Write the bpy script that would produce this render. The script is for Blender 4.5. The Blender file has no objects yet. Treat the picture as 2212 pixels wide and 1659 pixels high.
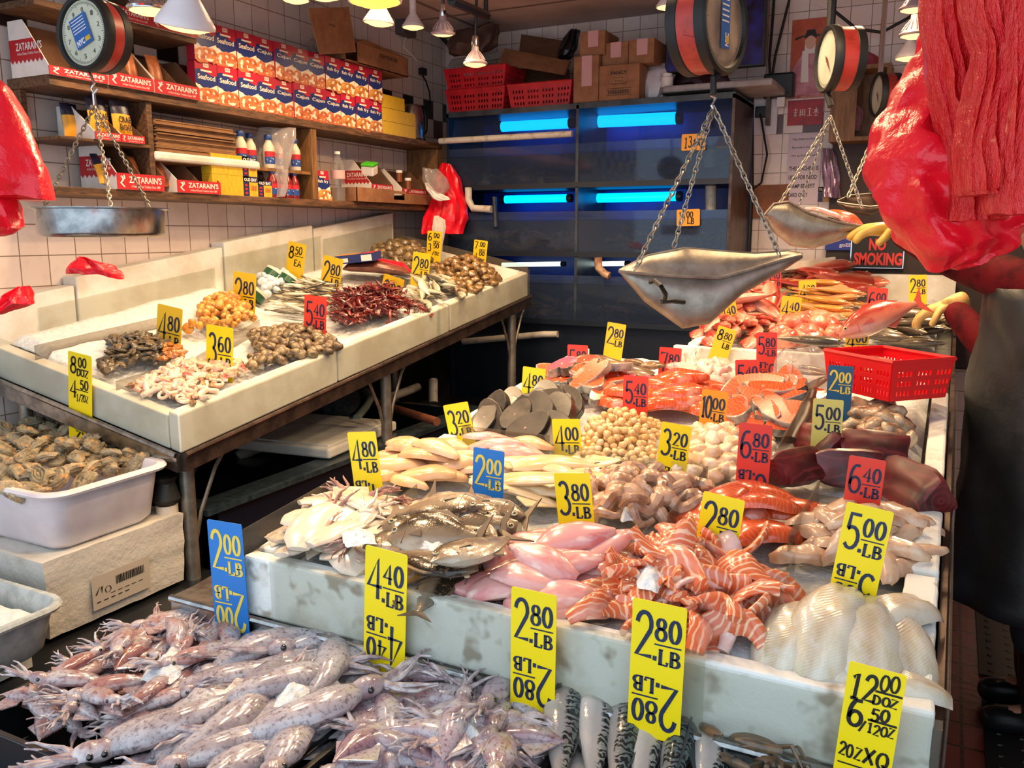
import bpy, math, random
from math import sin, cos, pi, radians, hypot, atan, atan2, sqrt
from mathutils import Vector, Matrix, noise
sc = bpy.context.scene
col = sc.collection
rnd = random.Random(7)
V = Vector
# ---------------------------------------------------------------- camera
FPX, CX, CY, HZ, VPX, EYE = 1850., 1106., 829.5, 505., 2060., 1.6
PITCH = atan((CY - HZ) / FPX)
YAW = atan((VPX - CX) / hypot(FPX, CY - HZ))
cd = bpy.data.cameras.new('camera'); cam = bpy.data.objects.new('camera', cd); col.objects.link(cam)
cd.sensor_width = 36; cd.lens = 36 * FPX / 2212; cd.clip_start = .05
cam.location = (0, 0, EYE); cam.rotation_euler = (pi / 2 - PITCH, 0, YAW)
sc.camera = cam
# ---------------------------------------------------------------- daylight from the open shop front, exposure
w = bpy.data.worlds.new('street_sky'); sc.world = w; w.use_nodes = True
bg = w.node_tree.nodes['Background']; bg.inputs[0].default_value = (.74, .87, 1, 1); bg.inputs[1].default_value = 1.85
sc.view_settings.view_transform = 'Standard'; sc.view_settings.look = 'None'
sc.view_settings.exposure = -.02; sc.view_settings.gamma = 1; sc.view_settings.use_curve_mapping = False
sc.cycles.max_bounces = 6; sc.cycles.diffuse_bounces = 3; sc.cycles.glossy_bounces = 3
sc.cycles.transmission_bounces = 4; sc.cycles.transparent_max_bounces = 12
sc.cycles.sample_clamp_indirect = 4; sc.cycles.caustics_reflective = False; sc.cycles.caustics_refractive = False
# ---------------------------------------------------------------- points in the room seen through a pixel
_R = V((cos(YAW), sin(YAW), 0)); _F = V((-sin(YAW) * cos(PITCH), cos(YAW) * cos(PITCH), -sin(PITCH))); _U = _R.cross(_F)
EYEP = V((0, 0, EYE))
def ray(u, v): return _F + _R * ((u - CX) / FPX) - _U * ((v - CY) / FPX)
def at_x(u, v, x): d = ray(u, v); return EYEP + d * (x / d.x)
def at_y(u, v, y): d = ray(u, v); return EYEP + d * (y / d.y)
def at_z(u, v, z): d = ray(u, v); return EYEP + d * ((z - EYE) / d.z)
def at_d(u, v, t): return EYEP + ray(u, v) * t
def on_pl(u, v, p, n): d = ray(u, v); return EYEP + d * ((p - EYEP).dot(n) / d.dot(n))
# sloping display surfaces: the fish stand (right) and the shellfish table (left)
NS = V((0, -.112, 1)); PS = V((-1.286, 1.277, .93))
NL = V((.2, -.135, 1)); PL = V((-2.09, 1.841, 1.054))
def S(u, v, h=0): return on_pl(u, v, PS + V((0, 0, h)), NS)
def L(u, v, h=0): return on_pl(u, v, PL + V((0, 0, h)), NL)
def zs(y): return .93 + .112 * (y - 1.277)
def zl(x, y): return 1.054 + .135 * (y - 1.841) - .2 * (x + 2.09)
# ---------------------------------------------------------------- tagging
def tag(o, label=None, cat=None, group=None, kind=None):
    if label: o['label'] = label
    if cat: o['category'] = cat
    if group: o['group'] = group
    if kind: o['kind'] = kind
    return o
def thing(name, label, cat, loc=(0, 0, 0), rot=(0, 0, 0), group=None):
    o = bpy.data.objects.new(name, None); o.empty_display_size = .05; col.objects.link(o)
    o.location = loc; o.rotation_euler = rot
    return tag(o, label, cat, group)
_kids = {}
def put(name, me, parent=None):
    o = bpy.data.objects.new(name, me); col.objects.link(o)
    if parent: o.parent = parent; _kids.setdefault(parent, []).append(o)
    return o
def dup(o, parent=None):
    c = o.copy(); col.objects.link(c)
    if parent: c.parent = parent; _kids.setdefault(parent, []).append(c)
    for k in list(_kids.get(o, [])): dup(k, c)
    return c
# ---------------------------------------------------------------- mesh builder
class MB:
    def __init__(s): s.v = []; s.f = []; s.m = []
    def add(s, vs, fs, m=0):
        b = len(s.v); s.v += [tuple(p) for p in vs]
        s.f += [tuple(i + b for i in f) for f in fs]; s.m += [m] * len(fs)
        return s
    def box(s, a, b, m=0):
        x0, y0, z0 = a; x1, y1, z1 = b
        return s.add([(x0, y0, z0), (x1, y0, z0), (x1, y1, z0), (x0, y1, z0), (x0, y0, z1), (x1, y0, z1), (x1, y1, z1), (x0, y1, z1)],
                     [(3, 2, 1, 0), (4, 5, 6, 7), (0, 1, 5, 4), (1, 2, 6, 5), (2, 3, 7, 6), (3, 0, 4, 7)], m)
    def hexa(s, bot, top, m=0):
        return s.add(list(bot) + list(top), [(3, 2, 1, 0), (4, 5, 6, 7), (0, 1, 5, 4), (1, 2, 6, 5), (2, 3, 7, 6), (3, 0, 4, 7)], m)
    def slab(s, o, u, v, n, m=0):
        o, u, v, n = V(o), V(u), V(v), V(n)
        return s.hexa([o, o + u, o + u + v, o + v], [o + n, o + u + n, o + u + v + n, o + v + n], m)
    def quad(s, o, u, v, m=0):
        o, u, v = V(o), V(u), V(v)
        return s.add([o, o + u, o + u + v, o + v], [(0, 1, 2, 3)], m)
    def loft(s, rings, m=0, cap=True, closed=True):
        n = len(rings[0]); vs = [p for r in rings for p in r]; fs = []
        for i in range(len(rings) - 1):
            for j in range(n if closed else n - 1):
                k = (j + 1) % n
                fs.append((i * n + j, i * n + k, (i + 1) * n + k, (i + 1) * n + j))
        if cap and closed:
            fs.append(tuple(range(n))[::-1]); b = (len(rings) - 1) * n; fs.append(tuple(range(b, b + n)))
        return s.add(vs, fs, m)
    def tube(s, pts, r, n=8, m=0, cap=True, flat=1):
        pts = [V(p) for p in pts]; rings = []
        rs = r if isinstance(r, (list, tuple)) else [r] * len(pts)
        up = None
        for i, p in enumerate(pts):
            t = (pts[min(i + 1, len(pts) - 1)] - pts[max(i - 1, 0)])
            if t.length < 1e-9: t = V((0, 0, 1))
            t.normalize()
            if up is None:
                a = V((0, 0, 1)) if abs(t.z) < .9 else V((1, 0, 0))
                up = (a - t * a.dot(t)).normalized()
            else:
                up = (up - t * up.dot(t)); up = up.normalized() if up.length > 1e-6 else t.orthogonal().normalized()
            sd = t.cross(up)
            rings.append([p + sd * (cos(2 * pi * j / n) * rs[i]) + up * (sin(2 * pi * j / n) * rs[i] * flat) for j in range(n)])
        return s.loft(rings, m, cap)
    def lathe(s, prof, n=24, mx=Matrix(), m=0, cap=True):
        return s.loft([[mx @ V((r * cos(2 * pi * j / n), r * sin(2 * pi * j / n), z)) for j in range(n)] for r, z in prof], m, cap)
    def ball(s, c, r, m=0, n=10, k=7, mx=None):
        c = V(c); r = (r, r, r) if isinstance(r, (int, float)) else r
        mx = mx or Matrix()
        rings = []
        for i in range(k + 1):
            a = -pi / 2 + pi * min(max(i / k, .02), .98)
            rings.append([c + mx @ V((r[0] * cos(a) * cos(2 * pi * j / n), r[1] * cos(a) * sin(2 * pi * j / n), r[2] * sin(a))) for j in range(n)])
        return s.loft(rings, m)
    def torus(s, c, R, r, mx=Matrix(), m=0, n=16, k=8, a0=0, a1=2 * pi, sx=1):
        full = abs(a1 - a0 - 2 * pi) < 1e-6; c = V(c); rings = []
        for i in range(n + (1 if True else 0)):
            a = a0 + (a1 - a0) * i / n
            rings.append([c + mx @ V((sx * (R + r * cos(2 * pi * j / k)) * cos(a), (R + r * cos(2 * pi * j / k)) * sin(a), r * sin(2 * pi * j / k))) for j in range(k)])
        return s.loft(rings, m, cap=not full)
    def prism(s, pts, n, m=0):
        n = V(n); k = len(pts); a = [V(p) for p in pts]
        return s.add(a + [p + n for p in a], [tuple(range(k))[::-1], tuple(range(k, 2 * k))] + [(i, (i + 1) % k, (i + 1) % k + k, i + k) for i in range(k)], m)
    def face(s, pts, m=0): return s.add(pts, [tuple(range(len(pts)))], m)
    def text(s, body, o, u, v, m=0, bold=.0):
        vs, fs = glyphs(body, bold); o, u, v = V(o), V(u), V(v)
        return s.add([o + u * x + v * y for x, y in vs], fs, m)
    def ribbon(s, pl, wmin, wmax, fn, m=0):
        """a pen stroke: pl = 2D points, fn maps (x, y) to 3D"""
        n = len(pl); L_, R_ = [], []
        for i in range(n):
            x0, y0 = pl[max(i - 1, 0)]; x1, y1 = pl[min(i + 1, n - 1)]
            if n > 2 and i == 0 and pl[0] == pl[-1]: x0, y0 = pl[-2]
            if n > 2 and i == n - 1 and pl[0] == pl[-1]: x1, y1 = pl[1]
            dx, dy = x1 - x0, y1 - y0; l = hypot(dx, dy) or 1; dx /= l; dy /= l
            h = (wmin + (wmax - wmin) * abs(dy)) / 2
            L_.append(fn(pl[i][0] - dy * h, pl[i][1] + dx * h)); R_.append(fn(pl[i][0] + dy * h, pl[i][1] - dx * h))
        return s.add(L_ + R_, [(i + 1, i, n + i, n + i + 1) for i in range(n - 1)], m)
    def mesh(s, name, mats, smooth=True, ang=.7):
        me = bpy.data.meshes.new(name); me.from_pydata(s.v, [], s.f); me.update()
        for m in (mats if isinstance(mats, (list, tuple)) else [mats]): me.materials.append(m)
        me.polygons.foreach_set('material_index', s.m)
        if smooth:
            me.polygons.foreach_set('use_smooth', [True] * len(s.f)); me.set_sharp_from_angle(angle=ang)
        return me
    def build(s, name, mats, parent=None, smooth=True, ang=.7):
        return put(name, s.mesh(name, mats, smooth, ang), parent)
def bevel(o, wd=.004, seg=2):
    b = o.modifiers.new('b', 'BEVEL'); b.width = wd; b.segments = seg; b.limit_method = 'ANGLE'; return o
def rough(me, amp, scale, seed=0):
    o = V((seed * 3.1, seed * 1.7, seed))
    for vt in me.vertices:
        vt.co += noise.noise_vector(vt.co * scale + o) * amp
    me.update(); return me
_gl = {}
def glyphs(body, bold):
    k = (body, bold)
    if k not in _gl:
        cu = bpy.data.curves.new('t', 'FONT'); cu.body = body; cu.size = 1; cu.offset = bold; cu.resolution_u = 3
        o = bpy.data.objects.new('t', cu); col.objects.link(o)
        me = bpy.data.meshes.new_from_object(o.evaluated_get(bpy.context.evaluated_depsgraph_get()))
        xs = [q.co.x for q in me.vertices]; ys = [q.co.y for q in me.vertices]
        x0, x1, y0, y1 = min(xs), max(xs), min(ys), max(ys)
        _gl[k] = ([((q.co.x - x0) / (x1 - x0), (q.co.y - y0) / (y1 - y0)) for q in me.vertices], [tuple(p.vertices) for p in me.polygons])
        bpy.data.objects.remove(o); bpy.data.curves.remove(cu); bpy.data.meshes.remove(me)
    return _gl[k]
# ---------------------------------------------------------------- materials
def srgb(h):
    h = h.lstrip('#'); c = [int(h[i:i + 2], 16) / 255 for i in (0, 2, 4)]
    return tuple((x / 12.92 if x <= .04045 else ((x + .055) / 1.055) ** 2.4) for x in c) + (1,)
class NT:
    def __init__(s, name):
        s.m = bpy.data.materials.new(name); s.m.use_nodes = True; s.t = s.m.node_tree
        s.b = s.t.nodes['Principled BSDF']; s.out = s.t.nodes['Material Output']
    def n(s, typ, **kw):
        x = s.t.nodes.new('ShaderNode' + typ)
        for k, val in kw.items():
            if k.startswith('i_'):
                x.inputs[int(k[2:]) if k[2:].isdigit() else k[2:]].default_value = val
            else: setattr(x, k, val)
        return x
    def l(s, a, b): s.t.links.new(a, b)
    def math(s, op, a, b=None):
        x = s.n('Math', operation=op)
        for i, q in enumerate((a, b)):
            if q is None: continue
            if isinstance(q, (int, float)): x.inputs[i].default_value = q
            else: s.l(q, x.inputs[i])
        return x.outputs[0]
    def mix(s, f, a, b):
        x = s.n('MixRGB')
        for i, q in enumerate((f, a, b)):
            if isinstance(q, (int, float, tuple)): x.inputs[i].default_value = q
            else: s.l(q, x.inputs[i])
        return x.outputs[0]
    def ramp(s, f, lo, hi):
        x = s.n('MapRange'); s.l(f, x.inputs[0]); x.inputs[1].default_value = lo; x.inputs[2].default_value = hi
        return x.outputs[0]
    def obj(s, scale=(1, 1, 1), src=3):
        tc = s.n('TexCoord'); mp = s.n('Mapping'); s.l(tc.outputs[src], mp.inputs[0]); mp.inputs[3].default_value = scale
        return mp.outputs[0]
    def noise(s, vec, scale, det=3, rough=.6):
        x = s.n('TexNoise'); s.l(vec, x.inputs['Vector']); x.inputs['Scale'].default_value = scale
        x.inputs['Detail'].default_value = det; x.inputs['Roughness'].default_value = rough
        return x.outputs[0]
    def bump(s, h, strength, dist=.01):
        x = s.n('Bump'); s.l(h, x.inputs['Height']); x.inputs['Strength'].default_value = strength; x.inputs['Distance'].default_value = dist
        s.l(x.outputs[0], s.b.inputs['Normal'])
    def base(s, c):
        if isinstance(c, tuple): s.b.inputs[0].default_value = c
        else: s.l(c, s.b.inputs[0])
    def set(s, **kw):
        for k, val in kw.items(): s.b.inputs[k.replace('_', ' ')].default_value = val
        return s
_M = {}
def M(name, c, r=.5, metal=0, c2=None, sc_=20, lo=.4, hi=.62, bump=0, bsc=60, coat=0, sss=0, rn=None, alpha=1, emit=0, stretch=(1, 1, 1), det=4, bd=.004, c3=None, sc3=90):
    if name in _M: return _M[name]
    t = NT(name); t.set(Roughness=r, Metallic=metal)
    c = srgb(c); cc = c
    ov = t.obj(stretch)
    if rn:
        oi = t.n('ObjectInfo'); cc = t.mix(oi.outputs['Random'], c, srgb(rn))
        a = t.n('VectorMath', operation='ADD'); t.l(ov, a.inputs[0]); t.l(oi.outputs['Random'], a.inputs[1]); ov2 = t.n('VectorMath', operation='SCALE')
        t.l(oi.outputs['Random'], ov2.inputs['Scale']); ov2.inputs[0].default_value = (7, 5, 3)
        t.l(ov2.outputs[0], a.inputs[1]); ov = a.outputs[0]
    if c2: cc = t.mix(t.ramp(t.noise(ov, sc_, det), lo, hi), cc, srgb(c2))
    if c3: cc = t.mix(t.ramp(t.noise(ov, sc3, 2), .56, .68), cc, srgb(c3))
    t.base(cc)
    if bump: t.bump(t.noise(ov, bsc, 4), bump, bd)
    if coat: t.set(Coat_Weight=coat, Coat_Roughness=.12)
    if sss: t.set(Subsurface_Weight=sss, Subsurface_Radius=(.02, .01, .006), Subsurface_Scale=.3)
    if alpha < 1: t.set(Alpha=alpha)
    if emit: t.b.inputs['Emission Color'].default_value = c; t.b.inputs['Emission Strength'].default_value = emit
    _M[name] = t.m
    return t.m
def clear(name, tint=(.93, .94, .92, 1), body=.07, bodycol='#b9b4a6', gl=.1, rough_=.08):
    t = NT(name); tr = t.n('BsdfTransparent', i_0=tint); g = t.n('BsdfGlossy', i_1=rough_); d = t.n('BsdfDiffuse', i_0=srgb(bodycol))
    lw = t.n('LayerWeight', i_0=.5); m1 = t.n('MixShader', i_0=body); t.l(tr.outputs[0], m1.inputs[1]); t.l(d.outputs[0], m1.inputs[2])
    m2 = t.n('MixShader'); t.l(t.math('ADD', .02, t.math('MULTIPLY', t.math('POWER', lw.outputs[1], 5), gl * 5)), m2.inputs[0]); t.l(m1.outputs[0], m2.inputs[1]); t.l(g.outputs[0], m2.inputs[2])
    t.l(m2.outputs[0], t.out.inputs[0]); _M[name] = t.m
    return t.m
# ================================================================ materials used widely
def tile_mat(name, ax, T, refh, refv, white='#e6d6cd', band=False, rows=None):
    t = NT(name); sp = t.n('SeparateXYZ'); t.l(t.obj(), sp.inputs[0])
    h = t.math('DIVIDE', t.math('SUBTRACT', sp.outputs[ax], refh), T); v = t.math('DIVIDE', t.math('SUBTRACT', sp.outputs[2], refv), T)
    fh, fv = t.math('FLOOR', h), t.math('FLOOR', v); ah, av = t.math('FRACT', h), t.math('FRACT', v)
    g = t.math('MAXIMUM', t.math('LESS_THAN', ah, .035), t.math('LESS_THAN', av, .035))
    cb = t.n('CombineXYZ'); t.l(fh, cb.inputs[0]); t.l(fv, cb.inputs[1])
    wn = t.n('TexWhiteNoise', noise_dimensions='2D'); t.l(cb.outputs[0], wn.inputs[0])
    c = t.mix(wn.outputs[0], srgb(white), srgb('#dac7bd'))
    c = t.mix(t.math('MULTIPLY', t.ramp(t.noise(t.obj(), 9, 5), .5, .75), .35), c, srgb('#b59a86'))
    if band:
        par = t.math('PINGPONG', t.math('ADD', fh, fv), 1)
        row = t.math('MULTIPLY', t.math('GREATER_THAN', v, band[0]), t.math('LESS_THAN', v, band[0] + 2))
        up = t.math('GREATER_THAN', v, band[0] + 1)
        dk = t.mix(up, srgb('#5a2427'), srgb('#1c1718'))
        c = t.mix(t.math('MULTIPLY', row, par), c, dk)
    if rows is not None:
        par = t.math('PINGPONG', fh, 1)
        row = t.math('MULTIPLY', t.math('GREATER_THAN', v, rows), t.math('LESS_THAN', v, rows + 1))
        c = t.mix(t.math('MULTIPLY', row, par), c, srgb('#4e1f24'))
    c = t.mix(g, c, srgb('#84705f'))
    t.base(c); t.set(Roughness=.28)
    t.bump(t.math('SUBTRACT', 1, g), .4, .003)
    return t.m
LW = -3.05; BW = 5.05; CEIL = 2.85
TL = .1148
_r = at_x(408, 489, LW); _c = at_x(45, 95, LW)
_row = math.floor((_c.z - _r.z) / TL)
m_tile_l = tile_mat('tile_wall_left', 1, TL, _r.y, _r.z, band=(_row,))
_r = at_y(1690, 290, BW)
m_tile_b = tile_mat('tile_wall_back', 0, .105, _r.x, _r.z, rows=0)
m_wood = M('old_wood', '#6b4a30', .6, c2='#3f2a1b', sc_=12, stretch=(6, 1, 6), bump=.3, bsc=40)
m_wood2 = M('plywood', '#8a6238', .55, c2='#6a4726', sc_=9, stretch=(5, 5, 1), bump=.15)
m_foam = M('white_foam', '#e4e2da', .6, c2='#cfc8ba', sc_=6, bump=.35, bsc=220, bd=.002)
m_foamdirty = M('worn_foam', '#e3e6e2', .62, c2='#b9ad97', sc_=7, lo=.5, hi=.75, bump=.4, bsc=150, bd=.003, c3='#a2998a', sc3=17)
m_steel = M('stainless', '#aeb1b2', .28, 1, c2='#85898b', sc_=25, bump=.05)
m_steeld = M('brown_steel', '#5c4a42', .4, .7, c2='#3f332e', sc_=15)
m_galv = M('galvanised', '#a59d90', .45, .75, c2='#7d7468', sc_=22, lo=.35, hi=.7, bump=.12, bsc=80)
m_black = M('black_plastic', '#14161a', .35, bump=.08, bsc=90)
m_blackr = M('black_rubber', '#101112', .55, bump=.2)
m_white = M('white_plastic', '#e3dfe2', .35, c2='#cfc3c8', sc_=4, sss=.0)
m_card = M('cardboard', '#9a6b48', .75, c2='#87593a', sc_=14, bump=.08)
m_cardd = M('cardboard_inside', '#6d4b33', .8, c2='#5a3c28', sc_=10)
m_paper = M('paper', '#e5ddd6', .7)
m_redp = M('red_plastic', '#cf1f2c', .35, c2='#b31422', sc_=10)
m_navy = M('navy_ink', '#17223f', .5, c2='#24375f', sc_=200, lo=.5, hi=.7)
m_blk = M('black_ink', '#1a1714', .55)
m_iceb = M('crushed_ice_grain', '#e6e8ea', .3, c2='#c9d2d8', sc_=60, bump=.7, bsc=140, bd=.006, sss=.15)
m_clear = clear('clear_acrylic')
m_clear2 = clear('smoky_acrylic', (.8, .78, .74, 1), .2, '#8d8375', .12)
m_film = clear('plastic_film', (.93, .93, .93, 1), .12, '#d8d4d0', .2, .12)
m_gold = M('brass', '#b08a3a', .3, 1)
m_chrome = M('chrome', '#c9c9cc', .15, 1)
m_bagred = M('red_bag_plastic', '#e8142a', .3, bump=.5, bsc=26, bd=.01, sss=.0)
m_bagclr = clear('bag_film', (.9, .88, .88, 1), .3, '#cfc4c0', .3, .12)
# ================================================================ room shell
def struct(name, b, m): o = b.build(name, m, smooth=False); tag(o, kind='structure'); return o
struct('wall_left', MB().box((LW - .12, .2, 0), (LW, BW, CEIL)), m_tile_l)
struct('dark_sheet_left', MB().box((LW, .21, .002), (LW + .012, BW - .001, .86)), M('dark_sheet', '#17181b', .5))  # added dark sheet that keeps the wall under the table black
struct('wall_back', MB().box((LW - .12, BW, 0), (2.1, BW + .12, CEIL)), m_tile_b)
struct('wall_right', MB().box((1.7, .2, 0), (1.82, BW, CEIL)), m_tile_l)
def ceil_mat():
    t = NT('ceiling_panels'); sp = t.n('SeparateXYZ'); t.l(t.obj(), sp.inputs[0])
    g = None
    for k, T, o in ((0, 1.22, .05), (1, .61, .1)):
        f = t.math('LESS_THAN', t.math('FRACT', t.math('DIVIDE', t.math('ADD', sp.outputs[k], 10 + o), T)), .03 / T)
        g = f if g is None else t.math('MAXIMUM', g, f)
    c = t.mix(t.ramp(t.noise(t.obj(), 3, 5), .4, .7), srgb('#c4aca6'), srgb('#a58e88'))  # pink cast of the lamps is mixed into both panel tones
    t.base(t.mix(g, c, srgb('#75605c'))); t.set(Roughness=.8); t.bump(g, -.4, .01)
    return t.m
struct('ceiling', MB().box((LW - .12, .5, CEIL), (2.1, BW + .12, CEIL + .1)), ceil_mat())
def floor_mat():
    t = NT('red_floor_tile'); br = t.n('TexBrick', offset=0); t.l(t.obj(), br.inputs[0])
    for k, v_ in (('Color1', srgb('#6a2a22')), ('Color2', srgb('#7c3a30')), ('Mortar', srgb('#3a1f1b')), ('Scale', 1.), ('Mortar Size', .006), ('Brick Width', .15), ('Row Height', .15)):
        br.inputs[k].default_value = v_
    t.base(br.outputs[0]); t.set(Roughness=.25); t.bump(t.noise(t.obj(), 30), .15)
    return t.m
struct('floor', MB().box((LW - .12, -1.2, -.1), (2.1, BW + .12, 0)), floor_mat())
# perforated rubber mats on the aisle floor
def rubber_mat(cx, cy, label):
    b = MB(); w_, h_ = .86, .95; b.box((cx - w_ / 2, cy - h_ / 2, .001), (cx + w_ / 2, cy + h_ / 2, .01))
    for i in range(13):
        for j in range(14): b.lathe([(.012, .009), (.009, .014)], 6, Matrix.Translation((cx - w_ / 2 + .04 + i * .065, cy - h_ / 2 + .04 + j * .067, 0)))
    tag(b.build('floor_mat', m_blackr, smooth=False), label, 'floor mat', 'rubber mats on the aisle floor')
_p = at_z(2102, 1490, 0)
rubber_mat(.645, 2.8, 'black perforated rubber floor mat, the near one on the red tiles')
rubber_mat(.64, 3.85, 'black rubber floor mat under the boots of the person in the apron')
# ================================================================ lamps
WARM = (1, .68, .38)
m_glow = M('lamp_glass_warm', '#ffc878', .3, emit=2.6)
m_glow2 = M('lamp_glass_amber', '#ffb84a', .3, emit=2.2)
m_lampw = M('lamp_white', '#d9cfd0', .35)
m_lampp = M('lamp_ribbed', '#b9a6ad', .3, .4)
def lamp(p, dia, label, power, mat=None, amber=False, tilt=(0, 0), cage=False, top=CEIL, name='spot_lamp', size=72):
    mat = mat or m_lampw; R_ = dia / 2
    t = thing(name, label, 'lamp', p, (tilt[0], tilt[1], 0), 'reflector lamps hanging from the ceiling')
    b = MB(); prof = [(.26, 1.55), (.3, 1.5), (.32, 1.15), (.55, .8), (.85, .35), (1, .12), (1, 0), (.93, -.02), (.93, .03)]
    b.lathe([(r * R_, z * R_) for r, z in prof], 28, cap=False)
    if cage:
        for j in range(14):
            a = 2 * pi * j / 14; b.tube([(cos(a) * .34 * R_, sin(a) * .34 * R_, 1.14 * R_), (cos(a) * .62 * R_, sin(a) * .62 * R_, .82 * R_), (cos(a) * .9 * R_, sin(a) * .9 * R_, .4 * R_)], .035 * R_, 4)
        b.torus((0, 0, .13 * R_), .98 * R_, .1 * R_, n=28, k=6)
    b.build('reflector', mat, t)
    MB().lathe([(.02 * R_, -.2 * R_), (.5 * R_, -.16 * R_), (.93 * R_, .0 * R_)], 28, cap=False).build('lens', m_glow2 if amber else m_glow, t)
    MB().lathe([(.3 * R_, 1.5 * R_), (.3 * R_, 2.3 * R_), (.2 * R_, 2.45 * R_)], 16).build('socket', m_chrome if cage else m_lampw, t)
    if top - p.z > .3:
        b = MB().tube([(0, 0, 2.4 * R_), (.01, 0, (top - p.z) * .6), (0, 0, top - p.z)], .006, 6); b.build('cord', m_black, t)
    ld = bpy.data.lights.new('lamp_light', 'SPOT'); ld.energy = power * 1.25; ld.color = WARM; ld.spot_size = radians(160); ld.spot_blend = .8; ld.shadow_soft_size = R_ * .8
    lo = bpy.data.objects.new('lamp_light', ld); col.objects.link(lo); lo.parent = t; lo.location = (0, 0, -.3 * R_)
    return t
lamp(at_d(400, 58, 1.85), .125, 'large white reflector lamp, lit, in front of the shelf boxes', 26, tilt=(.1, .25))
lamp(at_d(322, 24, 1.95), .09, 'ribbed silver lamp, unlit looking, beside the round red scale', 4, m_chrome, cage=True)
lamp(at_d(700, -8, 2.5), .11, 'lamp at the top picture edge above the cardboard box', 20)
lamp(at_d(810, 3, 1.9), .12, 'wide amber glowing lamp just above the pinkish white lamp', 26, amber=True)
lamp(at_d(818, 50, 2.9), .105, 'pinkish white cone lamp in front of the tiled wall', 24, tilt=(0, .1))
lamp(at_d(957, 75, 3.7), .1, 'ribbed lamp with a metal collar, left one on the ceiling track', 26, m_lampp, cage=True, tilt=(.15, .1))
lamp(at_d(1027, 140, 3.8), .1, 'ribbed white lamp hanging lowest from the end of the ceiling track', 26, m_lampp, cage=True)
lamp(at_d(1444, 16, 3.6), .105, 'small pinkish lamp beside the big hanging scale', 30)
lamp(at_d(1972, 22, 2.9), .085, 'topmost of the three lamps beside the hanging red bags', 34, m_lampp, cage=True)
lamp(at_d(1974, 78, 3.2), .1, 'middle ribbed lamp of the three beside the hanging red bags', 34, m_lampp, cage=True)
lamp(at_d(1964, 126, 3.6), .115, 'lowest white lamp of the three beside the hanging red bags', 36)
for q, p_ in (((-2.55, 2.15, 2.5), 36), ((-2.5, 2.95, 2.55), 34), ((-2.45, 3.75, 2.6), 32), ((-.75, 2.1, 2.5), 28), ((-.3, 2.5, 2.5), 30), ((-.8, 2.9, 2.6), 38), ((-.3, 3.5, 2.6), 40), ((-1.62, 2.3, 2.65), 46), ((-1.6, 3.3, 2.65), 46)):  # the last pair, over the aisle, is added to brighten the foam side
    lamp(V(q), .11, 'unseen reflector lamp over the displays and aisle, above the view', p_)
# ceiling track carrying the two ribbed lamps
_a, _b = at_d(975, 2, 3.5), at_d(1052, 34, 3.85)
t = thing('lamp_track', 'dark metal ceiling track carrying two ribbed lamps', 'track', _a)
d = _b - _a
MB().tube([(0, 0, 0), d], .02, 6).build('rail', m_black, t)
MB().tube([(0, 0, 0), (0, 0, CEIL - _a.z)], .01, 6).build('hanger', m_black, t)
MB().tube([d * .97, d * .97 + V((0, 0, CEIL - _b.z))], .01, 6).build('hanger', m_black, t)
# ================================================================ tank wall at the back
TX0, TX1, TY0, TY1 = -2.75, -1.04, 4.55, 5.0; TXM = -1.905
m_tankb = M('tank_blue_panel', '#0f3fae', .4, c2='#0a2c80', sc_=3)
m_tankd = M('tank_dark', '#0b1524', .45)
m_tankf = M('tank_edge', '#39424c', .35, c2='#20262e', sc_=10)
m_water = clear('dark_water', (.6, .66, .68, 1), .26, '#1d2427', .1, .05)
m_glass = clear('tank_glass', (.8, .88, .95, 1), .1, '#5a6a8c', .1, .04)
m_tubeb = M('blue_lamp_tube', '#00a0ff', .4, emit=3.2)
m_tubew = M('white_lamp_tube', '#dff4ee', .4, emit=2.6)
tk = thing('live_tank', 'wall of blue lit live seafood tanks in three tiers at the back', 'fish tank', (TXM, TY1, 0))
def tp(name, b, m, par=None):
    for i, q in enumerate(b.v): b.v[i] = (q[0] - TXM, q[1] - TY1, q[2])
    return b.build(name, m, par or tk, smooth=False)
tiers = [(1.885, 2.095, 2.30), (1.50, 1.725, 1.86), (1.11, 1.365, 1.475)]
tp('back_panel', MB().box((TX0, TY1 - .02, 1.08), (TX1, TY1, 2.3)), m_tankb)
tp('side_panel', MB().box((TX0, TY0, 0), (TX0 + .015, TY1 - .02, 2.3)), m_tankd)
tp('side_panel', MB().box((TX1 - .015, TY0, 0), (TX1, TY1 - .02, 2.3)), m_steeld)
tp('top_panel', MB().box((TX0, TY0, 2.28), (TX1, TY1, 2.31)), m_tankf)
tp('base_cabinet', MB().box((TX0 + .02, TY0 + .05, 0), (TX1 - .02, TY1 - .03, 1.08)), m_tankd)
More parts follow.
